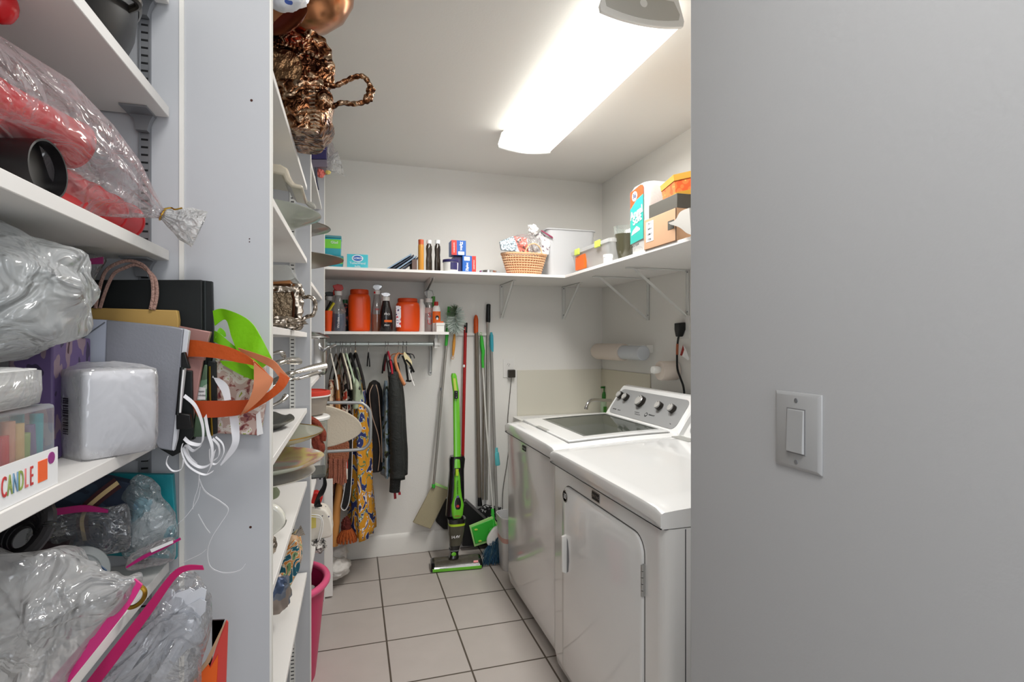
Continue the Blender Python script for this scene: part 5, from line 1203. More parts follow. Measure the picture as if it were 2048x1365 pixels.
# clear tray box with candles along the shelf edge
b0 = thing('candle_box', 'clear tray box of coloured candles with a white label strip at the shelf edge', 'box', (-.36, .56, ZC_))
xe = -.297
make('tray', MB().box(-.46, xe-.001, .40, .672, ZC_+.0005, ZC_+.085), clearp('tray_clear', (236, 238, 242), .05, .35), b0, bevel=.004)
make('label_strip', MB().box(xe-.001, xe, .40, .673, ZC_+.0005, ZC_+.039), M_wprint, b0)
qe = P(98, 905, X=xe); q0 = P(28, 940, X=xe)
for i, ch in enumerate('CANDLE'):
    y_ = .582+.0085*i; col = [(200, 60, 60), (150, 170, 90), (120, 160, 190), (150, 170, 90), (230, 120, 120), (200, 60, 60)][i]
    text('lettering', ch, (xe+.0002, y_, ZC_+.019), (0, 1, 0), U_, .019, mat('candle_letter%d' % i, col, .5), b0, sx=.42)
make('orange_square', MB().box(xe, xe+.0006, .636, .652, ZC_+.010, ZC_+.031), mat('neon_orange', (250, 104, 44), .4), b0)
make('pink_mark', MB().lathe((xe, .660, ZC_+.030), [(.006, 0), (.006, .0007)], 14, (1, 0, 0)), mat('magenta', (150, 40, 130), .4), b0)
for i in range(13):
    y_ = .518+.0115*i; col = ['6a4a80', '98c080', 'd8c8b0', 'a8c070', 'd09878', 'b82020', 'c81e28', 'd03028', 'd8a080', 'd8b878', '90b060', '68508c', '30a8b0'][i]
    for j in range(2):
        solo('candle', MB().tube([(-.3075-.016*j+.0010*math.sin(i*3), y_, ZC_+.004), (-.3075-.016*j+.001*math.cos(i*2), y_+.001*math.sin(i), ZC_+.068+.008*math.sin(i*1.7))], .0056, 10), mat('candle_'+col, col, .35), ('%s candle in the %s row of the clear tray box, number %s along it' % (['plum', 'pale green', 'ivory', 'lime', 'tan', 'crimson', 'dark red', 'red', 'salmon', 'sand', 'moss', 'violet', 'turquoise'][i], ['front', 'rear'][j], ['one', 'two', 'three', 'four', 'five', 'six', 'seven', 'eight', 'nine', 'ten', 'eleven', 'twelve', 'thirteen'][i])), 'candle', 'candles in the clear tray box')
# stack of white plates in shrink wrap on top of it
zp = ZC_+.0865
for i in range(9):
    f = (i % 3-1)*.0006
    cxp, cyp = -.392, .545
    solo('paper_plate', MB().rings([rring(cxp-.09+f, cxp+.092+f, cyp-.12, cyp+.118, zp+i*.0040+dz_, .03, 6) if abs(k-1) < .01 else rring(cxp-.09*k, cxp+.092*k, cyp-.12*k, cyp+.118*k, zp+i*.0040+dz_, .03, 6) for dz_, k in ((0, .97), (.003, 1), (.0039, 1), (.0039, .9))], True, True), mat('plate_white', (240, 240, 238), .5), 'white square paper plate in the stack on the candle box, one of nine alike', 'plate', 'white paper plates on the candle box')
solo('plate_wrap', MB().rings([rring(-.392-.092-e, -.392+.094+e, .545-.122-e, .545+.12+e, z, .03, 8) for z, e in ((zp+.002, 0), (zp+.015, .0015), (zp+.034, .001), (zp+.0375, -.012))], True, True), film('plate_film', (246, 246, 246), .25, 20, .8, .1, .5), 'clear shrink wrap round the white paper plates', 'wrapping', sharp=180)
# purple patterned tissue box behind
pq = [P(28, 700, Y=.84), P(108, 735, Y=.84)]
m = MB().box(P(15, 700, Y=.80).x, P(107, 700, Y=.80).x, .80, .90, ZC_+.0005, P(60, 676, Y=.80).z)
solo('patterned_box', m, ramp_mat('violet_weave', [(0, (60, 48, 80)), (.4, (104, 84, 132)), (.55, (150, 128, 140)), (.66, (70, 40, 46)), (.8, (130, 104, 80))], 38, 'noise', .5, stretch=(1, 1, .5)), 'violet and brown patterned box behind the paper plates', 'box', bevel=.003)
m = MB().box(P(108, 700, Y=.83).x, P(117, 700, Y=.83).x, .83, .90, ZC_+.0005, P(60, 688, Y=.83).z)
solo('black_folder', m, M_black, 'thin black edge between the violet box and the silver bag', 'folder')
# napkin pack
A_ = Vector((-.3175, .785, 0)); B_ = Vector((-.262, .840, 0)); ex = (B_-A_); w_ = ex.length; ex.normalize(); ey = Vector((-ex.y, ex.x, 0))
zn = 1.3055
t = thing('napkin_pack', 'block of white napkins in clear wrap with a barcode, on the shelf edge', 'napkins', (A_+B_)/2+Vector((0, 0, ZC_)))
nb = MB(); nb.rings([[(A_+ex*x+ey*y) + Vector((0, 0, z)) for x, y, _ in rring(e-.004, w_+.006-e, e-.004, .115-e, 0, .010, 4)] for z, e in ((ZC_+.0015, .003), (ZC_+.006, .001), (1.25, 0), (zn-.008, .001), (zn-.004, .004))], True, True)
make('napkins', nb, mat('napkin_white', (244, 244, 248), .8, bump=.1, bscale=30), t)
wr = MB(); R = []
for z, e in ((ZC_+.001, .001), (1.21, -.0015), (1.25, -.002), (1.29, -.0015), (zn-.003, 0), (zn+.002, .012), (zn+.006, .035)):
    ring = []
    for i, (x, y, _) in enumerate(rring(e-.004, w_+.006-e, e-.004, .115-e, 0, .010, 8)):
        h = .0018*noise.noise(Vector((x*60, y*60, z*50))); ring.append((A_+ex*(x+h)+ey*(y+h))+Vector((0, 0, z+2.5*h)))
    R.append(ring)
make('wrap', wr.rings(R, True, True), film('napkin_wrap', (245, 246, 250), .10, 14, .7, .08, .5), t, sharp=180)
bc_ = MB(); random.seed(11); z = 1.222
u0 = .030
while z < 1.268:
    h = random.choice((.0007, .0012, .002)); bc_.prism([A_+ey*u0-ex*.0062+Vector((0, 0, z)), A_+ey*(u0+.014)-ex*.0062+Vector((0, 0, z)), A_+ey*(u0+.014)-ex*.0062+Vector((0, 0, z+h)), A_+ey*u0-ex*.0062+Vector((0, 0, z+h))], -ex*.0002); z += h+random.choice((.0008, .0012, .0016))
make('barcode', bc_, M_bprint, t)

# gift bags: traced outlines on their own planes, real thickness
def giftbag(name, poly, Y, th, m, label, ytop=None, cat='gift bag', bev=.0015, group=None):
    pts = [P(a, b, Y=Y) for a, b in poly]
    if ytop is not None:
        z0 = min(p.z for p in pts); z1 = max(p.z for p in pts); pts = [p+Vector((0, (ytop-Y)*(p.z-z0)/(z1-z0), 0)) for p in pts]
    t = thing(name, label, cat, (sum((p.x for p in pts))/len(pts), Y, min(p.z for p in pts)), group)
    o = make('bag_body', MB().prism(pts, (0, th, 0)), m, t, bevel=bev)
    return t, pts
# black bag, the tallest, in two leaves
t, _ = giftbag('black_gift_bag', [(146, 560), (404, 560), (406, 870), (340, 872), (335, 866), (150, 866)], .985, .010, mat('black_card', (16, 20, 20), .5), 'tall black paper gift bag standing behind the kraft one')
make('side_gusset', MB().prism([P(a, b, Y=.996) for a, b in [(404, 561), (424, 563), (427, 700), (388, 880), (350, 885), (340, 870)]], (0, .010, 0)), mat('black_card', ''), t, bevel=.001)
make('fold_line', MB().prism([P(a, b, Y=.9945) for a, b in [(409, 562), (411, 562), (413, 780), (411, 780)]], (0, .002, 0)), mat('charcoal_fold', (52, 58, 58), .5), t)
# kraft bag with twisted paper handles
t, _ = giftbag('kraft_gift_bag', [(138, 619), (190, 616), (354, 621), (357, 640), (350, 866), (150, 866)], .958, .012, M_kraft, 'brown kraft paper bag with twisted pink-brown handles')
M_rope = mat('twisted_rope', (176, 140, 128), .8, bump=.6, bscale=300)
for dy, pl in ((0, [(191, 617), (196, 590), (210, 545), (235, 527), (262, 522), (288, 532), (303, 556), (306, 590), (301, 619)]), (.010, [(200, 617), (212, 580), (228, 548), (250, 536), (272, 530), (296, 542), (311, 560), (314, 590), (308, 620)])):
    make('handle', MB().tube(smooth([P(a, b, Y=.955+dy*.3) for a, b in pl], 5), .0026, 7), M_rope, t)
# silver grey bag
M_silv = mat('silver_paper', (152, 154, 162), .38, metal=.35, bump=.04, bscale=300)
t, _ = giftbag('silver_gift_bag', [(212, 640), (335, 652), (360, 656), (368, 658), (345, 903), (316, 898), (300, 866), (205, 864)], .925, .014, M_silv, 'silver grey paper gift bag in front of the kraft bag', bev=.002)
make('side_gusset', MB().prism([P(118, 634, Y=.905), P(214, 640, Y=.925), P(206, 864, Y=.925), P(112, 860, Y=.905)], (0, .006, 0)), mat('silver_gusset', (136, 140, 152), .4, metal=.3), t, bevel=.001)
make('gusset_fold', MB().tube([P(210, 645, Y=.922), P(160, 680, Y=.912), P(116, 694, Y=.903)], .0008, 5), mat('fold_grey', (90, 94, 102), .5), t)
make('gusset_fold', MB().tube([P(115, 692, Y=.902), P(142, 722, Y=.907)], .0009, 5), mat('fold_light', (200, 204, 210), .4), t)
make('paper_edge', MB().prism([P(a, b, Y=.922) for a, b in [(368, 658), (378, 662), (353, 880), (347, 903), (343, 900)]], (0, .010, 0)), mat('pale_paper', (206, 208, 214), .6), t, bevel=.0008)
for k_, pl in enumerate(([(362, 706), (370, 704), (380, 738), (361, 736)], [(352, 826), (380, 830), (384, 858), (352, 860)])):
    make('cord_bead', MB().prism([P(a, b, Y=.915) for a, b in pl], (0, .008, 0)), M_black, t, bevel=.0015)
make('cord', MB().tube(smooth([P(364, 735, Y=.916), P(360, 780, Y=.916), P(355, 830, Y=.916)], 4), .0028, 8), M_black, t)
make('cord_highlight', MB().tube(smooth([P(367, 740, Y=.912), P(363, 780, Y=.912), P(360, 826, Y=.912)], 4), .0012, 6), M_wprint, t)
# second black bag's lower corner
t, _ = giftbag('black_gift_bag', [(352, 740), (384, 742), (386, 872), (362, 905), (345, 914), (318, 898), (346, 890)], .945, .008, mat('black_card', ''), 'lower corner of a smaller black bag under the silver one, by the white ribbons')
# rosy brown card folders
t, _ = giftbag('rose_gift_bag', [(357, 652), (422, 664), (414, 690), (408, 722), (378, 720), (360, 700)], .962, .010, mat('rose_card', (172, 128, 122), .35, metal=.25), 'rose brown shiny paper bag, upper part, right of the silver bag')
t, _ = giftbag('rose_card', [(377, 716), (406, 720), (384, 852), (372, 850), (368, 760)], .952, .007, mat('rose_card', ''), 'rose brown card folder below the orange ribbon', cat='card')
t, _ = giftbag('greeting_card', [(408, 730), (414, 730), (412, 874), (386, 875), (394, 790)], .972, .004, ramp_mat('card_green', [(0, (86, 110, 84)), (.5, (120, 160, 130)), (.6, (190, 205, 190))], 18, 'noise', .5), 'green and white greeting card with small print beside the rose folder', cat='card')
make('white_panel', MB().prism([P(a, b, Y=.9715) for a, b in [(394, 774), (411, 776), (411, 800), (388, 800)]], (0, -.0006, 0)), M_wprint, t)
for i, s in enumerate(('happy', 'birthday')): text('lettering', s, P(402, 783+i*8, Y=.9705), R_, U_, .003, mat('faint_print', ''), t)
t, _ = giftbag('black_gift_bag', [(414, 722), (432, 724), (434, 868), (416, 872)], .982, .008, mat('black_card', ''), 'narrow black bag with a gold pen clip between the card and the floral bag')
make('gold_bar', MB().tube([P(419, 733, Y=.978), P(420, 800, Y=.978), P(424, 872, Y=.978)], .0018, 6), mat('gold', ''), t)
# floral bag
fl, _ = giftbag('floral_gift_bag', [(430, 700), (470, 690), (530, 712), (531, 800), (520, 872), (492, 870), (430, 868)], 1.000, .018, ramp_mat('floral_print', [(0, (110, 40, 52)), (.34, (150, 92, 84)), (.42, (196, 170, 160)), (.55, (222, 212, 204)), (.66, (158, 168, 60)), (.74, (88, 104, 48))], 44, 'noise', .45, dist=1.6), 'floral patterned gift bag, farthest right, under the orange ribbon')
make('white_edge', MB().prism([P(a, b, Y=.9985) for a, b in [(512, 830), (520, 822), (526, 868), (514, 872)]], (0, .002, 0)), M_wprint, fl)
# ribbons
def ribbon(name, tops, bots, label, m, ys, th=.0007, cat='ribbon', group=None, parent=None, n=6):
    A = smooth([P(a, b, Y=y) for (a, b), y in zip(tops, ys)], n); B = smooth([P(a, b, Y=y+.0008) for (a, b), y in zip(bots, ys)], n)
    mb = MB().strip(A, B, th)
    return make(name, mb, m, parent, sharp=60) if parent else solo(name, mb, m, label, cat, group, sharp=60)
M_lime2 = mat('lime_ribbon', '')
t = thing('lime_ribbon', 'bright lime green fabric bag handle looping out over the floral bag', 'bag handle', P(470, 700, Y=.97))
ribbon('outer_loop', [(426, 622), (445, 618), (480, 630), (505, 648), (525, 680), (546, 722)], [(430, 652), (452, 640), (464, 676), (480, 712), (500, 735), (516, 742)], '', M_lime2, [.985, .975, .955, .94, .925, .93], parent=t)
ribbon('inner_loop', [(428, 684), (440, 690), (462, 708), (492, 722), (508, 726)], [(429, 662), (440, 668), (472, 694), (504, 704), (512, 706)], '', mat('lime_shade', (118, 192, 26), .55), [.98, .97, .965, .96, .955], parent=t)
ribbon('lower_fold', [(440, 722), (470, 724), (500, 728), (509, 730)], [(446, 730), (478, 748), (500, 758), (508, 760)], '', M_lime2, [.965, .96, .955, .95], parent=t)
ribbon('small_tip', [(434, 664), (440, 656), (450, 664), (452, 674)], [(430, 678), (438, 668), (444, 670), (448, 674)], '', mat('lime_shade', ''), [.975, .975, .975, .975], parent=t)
t = thing('orange_ribbon', 'wide rust orange ribbon handle looping far out in front of the floral bag', 'bag handle', P(470, 760, Y=.9))
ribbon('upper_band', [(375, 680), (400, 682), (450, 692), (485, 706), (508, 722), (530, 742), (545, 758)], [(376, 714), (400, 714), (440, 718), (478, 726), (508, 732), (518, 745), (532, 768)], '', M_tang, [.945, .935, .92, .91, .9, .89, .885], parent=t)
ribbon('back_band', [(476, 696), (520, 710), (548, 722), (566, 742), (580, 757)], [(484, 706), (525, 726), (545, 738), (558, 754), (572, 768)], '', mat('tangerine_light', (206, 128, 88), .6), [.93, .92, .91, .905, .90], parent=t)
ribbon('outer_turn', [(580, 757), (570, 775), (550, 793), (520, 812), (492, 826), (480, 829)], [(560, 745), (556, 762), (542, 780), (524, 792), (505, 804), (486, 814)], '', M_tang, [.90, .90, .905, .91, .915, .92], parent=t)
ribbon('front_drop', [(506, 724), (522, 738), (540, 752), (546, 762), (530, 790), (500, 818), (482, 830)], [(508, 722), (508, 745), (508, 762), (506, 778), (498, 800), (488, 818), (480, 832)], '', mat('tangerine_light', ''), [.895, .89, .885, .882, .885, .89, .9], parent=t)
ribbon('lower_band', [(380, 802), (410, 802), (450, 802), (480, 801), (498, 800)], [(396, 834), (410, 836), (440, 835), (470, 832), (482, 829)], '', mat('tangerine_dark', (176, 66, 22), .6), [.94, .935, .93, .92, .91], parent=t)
# white curling ribbons
M_wr = mat('white_ribbon', (232, 232, 236), .35)
t = thing('white_ribbon', 'white satin ribbon loop hanging from the floral bag', 'ribbon', P(450, 830, Y=.93))
ribbon('front_strip', [(425, 756), (440, 758), (456, 772), (462, 800)], [(426, 752), (432, 765), (444, 785), (449, 802)], '', M_wr, [.95, .945, .94, .935], parent=t)
ribbon('hanging_strip', [(459, 834), (462, 860), (464, 885), (452, 910), (440, 930)], [(476, 832), (479, 860), (478, 885), (468, 905), (442, 932)], '', M_wr, [.935, .935, .935, .94, .945], parent=t)
t = thing('curled_ribbon', 'tangle of thin white curling ribbons below the gift bags', 'ribbon', P(410, 900, Y=.92))
def curl(pl, w_, y, dy=0):
    A = smooth([P(a, b, Y=y+dy*i) for i, (a, b) in enumerate(pl)], 6); return A
random.seed(21)
for pl, w_, y in (([(366, 795), (388, 815), (402, 850), (404, 880), (398, 893), (378, 890), (366, 880)], .0042, .925), ([(408, 836), (414, 870), (422, 900), (420, 935), (414, 948)], .0048, .93), ([(430, 876), (444, 890), (446, 910), (432, 930), (420, 925), (418, 900)], .0022, .94), ([(424, 880), (436, 895), (436, 915), (424, 925)], .003, .95), ([(400, 895), (385, 905), (372, 895), (365, 900), (378, 925), (400, 938), (420, 930), (428, 905)], .0034, .935), ([(364, 890), (362, 905), (372, 930), (390, 945), (410, 952), (425, 945)], .0022, .92), ([(335, 915), (332, 930), (345, 944), (362, 940), (366, 920)], .0018, .915), ([(390, 935), (375, 920), (370, 900), (376, 885)], .005, .95)):
    A = [P(a, b, Y=y) for a, b in pl]; A = smooth(A, 6); m = MB()
    B = [p+Vector((.25, .55, .8))*0+Vector((w_*.5, w_*.9, w_*1.0)) for p in A]
    m.strip(A, B, .0003); make('curl', m, M_wr, t, sharp=80)
for pl, w_, y in (([(398, 950), (396, 975), (388, 1000), (385, 1020)], .0012, .94), ([(398, 960), (410, 985), (440, 1005), (456, 1022), (440, 1050), (424, 1075), (415, 1100), (416, 1125), (425, 1140), (450, 1148), (478, 1143), (490, 1130)], .0018, .95), ([(396, 1030), (410, 1055), (420, 1068)], .0012, .955), ([(360, 1130), (375, 1122), (400, 1110), (412, 1100)], .001, .945), ([(355, 1050), (375, 1030), (395, 1000), (400, 975)], .0009, .94)):
    A = smooth([P(a, b, Y=y) for a, b in pl], 6); B = [p+Vector((w_*.6, -w_*.4, w_)) for p in A]
    make('long_curl', MB().strip(A, B, .0003), M_wr, t, sharp=80)

# big milky bag with teal things, above the plates
t = thing('milky_bag', 'full milky white plastic bag at the left, above the paper plates', 'plastic bag', P(30, 700, D=.6))
c = Vector((-.395, .70, 1.392))
m = MB().blob(c, (.112, .105, .075), .13, 2.2, 4, 60, 40, .9, rot=.5)
mz = zp+.0375
for v in m.v: v.z = min(max(v.z, 1.3165), 1.472)
make('bag_film', m, film('milky_film2', (244, 246, 247), .5, 20, 1.8, .14, .6), t, sharp=180)
make('bag_contents', MB().blob(c+Vector((-.005, 0, -.005)), (.09, .085, .055), .1, 2.5, 8, 36, 24), ramp_mat('bag_contents', [(0, (120, 160, 166)), (.45, (196, 206, 206)), (.6, (225, 228, 226))], 9, 'noise', .7, interp='EASE'), t)
t = thing('zip_bag', 'clear zip bag with a magenta seal pushed under the shelf, behind the milky bag', 'zip bag', P(140, 600, Y=.9), 'clear zip bags')
pl = [P(a, b, Y=.90) for a, b in [(50, 490), (104, 496), (150, 506), (208, 514), (192, 545), (176, 580), (150, 605), (125, 618), (60, 620)]]
m = MB(); m.rings([[p+Vector((0, d, 0))+(Vector((0, 0, 0)) if abs(d) > .008 else (p-pl[0])*0) for p in spoly(pl, 3)] for d in (-.008, .008)], True, True)
make('bag_film', m, film('dark_clear_film', (200, 200, 206), .16, 20, 1.4, .08, .7), t, sharp=180)
make('zip_strip', MB().prism([P(a, b, Y=.889) for a, b in [(138, 524), (206, 514), (206, 528), (150, 530)]], (0, .002, 0)), mat('dusky_pink', (150, 50, 104), .4), t)
make('contents', MB().blob(P(105, 560, Y=.925), (.05, .018, .04), .2, 2, 3), mat('grey_contents', (82, 84, 92), .6), t)

# ================================================================ shelf .972: zip bags
ZD = .972
t, _ = giftbag('teal_gift_bag', [(205, 949), (235, 948), (300, 950), (345, 950), (351, 1050), (352, 1120), (205, 1112)], .985, .012, mat('teal_card', (28, 138, 148), .45, bump=.3, bscale=30), 'teal gift bag at the far end of the zip bag shelf')
t, _ = giftbag('navy_pouch', [(90, 1000), (205, 955), (262, 968), (262, 1106), (70, 1112)], .93, .02, ramp_mat('navy_tweed', [(0, (30, 42, 62)), (.5, (42, 60, 80)), (.62, (60, 90, 104))], 24, 'noise', .7), 'navy cloth pouch with a striped strap on the zip bag shelf', cat='pouch')
def stripe(pl, y, wpx, parent):
    for k, (o0, o1, m_) in enumerate(((-1, -.35, 'strap_maroon'), (-.35, .35, 'strap_cream'), (.35, 1, 'strap_maroon'))):
        A = []; B = []
        for i, (a, b) in enumerate(pl):
            p0 = pl[max(i-1, 0)]; p1 = pl[min(i+1, len(pl)-1)]; dx, dy = p1[0]-p0[0], p1[1]-p0[1]; L = math.hypot(dx, dy); nx, ny = -dy/L, dx/L
            A.append(P(a+nx*wpx*o0, b+ny*wpx*o0, Y=y)); B.append(P(a+nx*wpx*o1, b+ny*wpx*o1, Y=y))
        make('strap', MB().strip(smooth(A, 5), smooth(B, 5), .0006), {'strap_maroon': mat('strap_maroon', (56, 18, 24), .7), 'strap_cream': mat('strap_cream', (206, 180, 130), .7)}[m_], parent)
stripe([(236, 966), (212, 984), (190, 1002), (172, 1020), (164, 1045), (170, 1082)], .905, 12, t)
m = MB(); m.prism([P(a, b, Y=.88) for a, b in [(62, 1115), (84, 1084), (142, 1080), (128, 1104)]], (0, .02, 0)); solo('yellow_print_cloth', m, ramp_mat('yellow_black', [(0, (40, 22, 26)), (.45, (50, 36, 30)), (.5, (206, 190, 96))], 30, 'noise', .7), 'folded yellow and black printed cloth beside the navy pouch', 'cloth', bevel=.003)
m = MB()
for i in range(6): m.tube(arc(P(30+i*3, 1062+i*3, Y=.70+.01*i), .030-.003*i, 0, 350, 22, (1, .1, .2), (0, .4, 1)), .006, 8)
solo('black_coil', m, mat('coil_dark', (38, 36, 38), .35), 'coil of dark cable or strap at the left end of the zip bag shelf', 'cable coil')
def flatbag(label, poly, Y, th, fm, zippoly, zm, seed=0, puff=.02, name='zip_bag', group='clear zip bags', lean=0, subdiv=5, zy=None):
    """clear bag: closed outline, puffed in the middle, crumpled; with its zip strip"""
    pts = spoly([P(a, b, Y=Y) for a, b in poly], subdiv); n = len(pts); c = sum(pts, Vector())/n
    t = thing(name, label, 'zip bag', (c.x, Y, min(p.z for p in pts)), group); R = []
    levels = [(.12, 1), (.45, .86), (.75, .6), (.93, .3), (1, 0), (.93, -.3), (.75, -.6), (.45, -.86), (.12, -1)]
    for k, h in levels:
        ring = []
        for p in pts:
            q = c+(p-c)*k; hh = noise.noise(Vector((q.x*30, q.z*30, seed+h)))+.5*noise.noise(Vector((q.x*70, q.z*70, seed)))
            ring.append(q+Vector((0, -h*puff+hh*puff*.55*(1 if k < .99 else .3)+lean*(q.z-c.z), hh*puff*.12)))
        R.append(ring)
    make('bag_film', MB().rings(R, True, True), fm, t, sharp=180)
    if zippoly:
        zp_ = [P(a, b, Y=(zy if zy is not None else Y-puff*.6)) for a, b in zippoly]
        h = len(zp_)//2; A = smooth(zp_[:h], 6); B = smooth(list(reversed(zp_[h:])), 6)
        make('zip_strip', MB().strip(A, B, .0012), zm, t)
    return t, c
M_magenta = mat('magenta_zip', (176, 30, 110), .35)
flatbag('clear zip bag with a magenta seal over the navy pouch and striped strap', [(70, 1032), (100, 1020), (160, 1012), (215, 1014), (255, 1010), (262, 1060), (250, 1104), (150, 1112), (80, 1110), (50, 1090)], .893, .02, film('smoke_film', (190, 196, 204), .12, 22, 1.4, .08, .7), [(76, 1024), (110, 1018), (170, 1011), (216, 1020), (216, 1026), (170, 1024), (120, 1030), (80, 1034)], M_magenta, 1, .012)
tb, c = flatbag('clear bag with pale blue contents below the teal gift bag', [(240, 1000), (262, 960), (290, 952), (318, 968), (325, 1000), (350, 1035), (356, 1070), (330, 1095), (290, 1112), (250, 1118), (236, 1060)], .935, .02, film('blue_film', (214, 230, 236), .22, 26, 1.5, .08, .7), None, None, 3, .022)
make('blue_contents', MB().blob(P(290, 1050, Y=.945), (.035, .014, .04), .25, 2.3, 6), ramp_mat('blue_white', [(0, (90, 150, 180)), (.42, (150, 200, 215)), (.5, (226, 232, 234))], 22, 'noise', .5), tb)
flatbag('small clear bag with a magenta seal sloping up to the right', [(250, 1135), (262, 1110), (300, 1090), (345, 1075), (352, 1100), (345, 1122), (300, 1135), (262, 1142)], .905, .01, MATS['bag_film_pink'], [(252, 1134), (285, 1112), (320, 1096), (360, 1076), (362, 1080), (325, 1100), (290, 1117), (254, 1137)], M_magenta, 5, .008, zy=.895)
make_ = MB(); make_.prism([P(a, b, Y=.892) for a, b in [(300, 1100), (345, 1082), (346, 1087), (303, 1106)]], (0, .002, 0)); solo('white_seal', make_, M_wprint, 'white label strip along the sloping magenta seal', 'label strip')
# big clear bag of round cups and lids in front
t, c = flatbag('very big clear zip bag filling the lower left corner, bright pink seal', [(-120, 1130), (0, 1110), (60, 1104), (130, 1104), (200, 1130), (245, 1150), (285, 1160), (262, 1200), (210, 1260), (150, 1330), (110, 1385), (-120, 1420)], .66, .03, film('big_clear_film', (246, 247, 248), .38, 17, 1.6, .1, .7), [(270, 1158), (235, 1210), (180, 1270), (110, 1350), (90, 1380), (120, 1392), (140, 1365), (200, 1290), (258, 1215), (285, 1170)], M_pink, 9, .045, subdiv=6, zy=.655)
for i, (px, py, r_, dd) in enumerate(((155, 1150, .035, .70), (55, 1165, .030, .66), (110, 1235, .036, .66), (30, 1260, .036, .64), (150, 1215, .03, .68))):
    q = P(px, py, D=dd)
    solo('plastic_dish', MB().lathe(q, [(r_*.9, 0), (r_, .003), (r_*.96, .008), (r_*.7, .010), (r_*.66, .006)], 32, (.45, -.8, .35)), clearp('lid_clear', (226, 234, 234), .4), 'translucent round plastic dish inside the big clear bag, ' + ['nearest the blue square sticker', 'far left and highest', 'middle of the bag', 'lowest at the left', 'beside the pink seal'][i], 'plastic dish', 'round dishes inside the big clear bag')
q = P(197, 1143, D=.63); solo('blue_square', MB().prism([P(a, b, D=.63) for a, b in [(195, 1128), (213, 1142), (205, 1156), (182, 1152)]], (0, .002, 0)), mat('slate_blue', (48, 74, 104), .5), 'small slate blue square sticker on the clear bag', 'sticker')
# gold ring and brown bit
solo('gold_ring', MB().tube(arc(P(268, 1195, D=.72), .013, -120, 60, 14, (1, 0, .3), (0, 0, 1)), .003, 8), mat('gold', ''), 'gold coloured ring poking out by the pink seal', 'ring')
# cutlery bag from the shelf below, with its pink zip
t, c = flatbag('clear zip bag of plastic cutlery leaning out under the shelf, dark pink seal', [(345, 1142), (380, 1140), (405, 1165), (420, 1200), (424, 1250), (405, 1320), (380, 1390), (170, 1400), (190, 1350), (250, 1275), (300, 1205)], .83, .03, film('cutlery_film', (236, 238, 244), .03, 20, 1.5, .07, .6), [(150, 1395), (215, 1310), (290, 1215), (340, 1150), (370, 1132), (405, 1132), (408, 1140), (375, 1142), (350, 1160), (305, 1225), (240, 1315), (175, 1400)], mat('crimson_zip', (184, 24, 96), .35), 13, .035, subdiv=6, zy=.80)
random.seed(31)
M_cut = mat('cutlery_clear', (232, 235, 242), .12, coat=.6, alpha=.85)
cut = bpy.data.objects
for i in range(26):
    a = P(random.uniform(200, 330), random.uniform(1330, 1400), Y=.825+random.uniform(-.004, .03)); b = P(random.uniform(330, 408), random.uniform(1170, 1260), Y=.81+random.uniform(-.01, .03))
    d = (b-a).normalized(); side = d.cross(Vector((0, 1, 0))).normalized(); pts = []
    m = MB(); Lc = min((b-a).length, .15); R = []
    for f, w_ in ((0, .005), (.5, .0035), (.7, .003), (.78, .009), (.9, .011), (1, .004)):
        c_ = b-d*Lc*(1-f); R.append([c_-side*w_, c_-side*w_+Vector((0, .0012, 0)), c_+side*w_+Vector((0, .0012, 0)), c_+side*w_])
    m.rings(R, True, True); solo('plastic_spoon', m, M_cut, 'clear plastic spoon among many inside the bag with the dark pink seal', 'spoon', 'clear plastic spoons in the zip bag')
# torn orange and red carton at the bottom
t = thing('torn_carton', 'opened red and orange carton under the cutlery bag', 'carton', P(415, 1365, Y=.88))
M_rc = mat('carton_red', (206, 70, 62), .5); M_oc = mat('carton_orange', (232, 96, 24), .5)
make('side_flap', MB().prism([P(a, b, Y=.87) for a, b in [(452, 1242), (456, 1246), (450, 1420), (425, 1440), (420, 1335), (432, 1296)]], (0, .003, 0)), M_rc, t)
make('front_face', MB().prism([P(a, b, Y=.868) for a, b in [(415, 1330), (420, 1338), (436, 1310), (430, 1440), (375, 1440), (378, 1368)]], (0, .003, 0)), M_oc, t)
make('raw_edge', MB().prism([P(a, b, Y=.866) for a, b in [(448, 1247), (452, 1243), (420, 1325), (384, 1368), (376, 1368), (410, 1325)]], (0, .003, 0)), M_card, t)
make('inside', MB().prism([P(a, b, Y=.885) for a, b in [(424, 1242), (449, 1241), (424, 1310), (385, 1362), (380, 1430), (424, 1430)]], (0, .003, 0)), mat('inside_dark', (36, 16, 16), .8), t)

# ================================================================ middle bay: silver and platters
def Q(px, py, Y): return P(px, py, Y=Y)
# copper bowl leaning high up
t = thing('copper_bowl', 'big round bronze bowl leaning out at the top of the middle bay', 'bowl', (-.2, 1.5, 1.95))
c = Q(600, -60, 1.50); ax = Vector((.35, -.55, .75)).normalized()
c = Q(598, 4, 1.60)
make('bowl_body', MB().lathe(c, [(.02, -.085), (.06, -.080), (.11, -.058), (.145, -.020), (.158, .02), (.162, .022), (.156, .02), (.115, -.045), (.05, -.07)], 48, (-.2, -.35, .9)), mat('bronze_smooth', (176, 120, 84), .22, metal=1, var=.35, vscale=9), t)
c2 = Q(560, 45, 1.38); t = thing('copper_dish', 'dark red copper dish edge in front of the bronze bowl', 'dish', c2)
make('dish_body', MB().lathe(Q(578, 42, 1.42), [(.02, -.012), (.04, -.008), (.054, .0), (.056, .002), (.052, .001), (.03, -.006)], 44, (-.55, -.65, .45)), mat('red_copper', (128, 40, 24), .2, metal=1, var=.3), t)
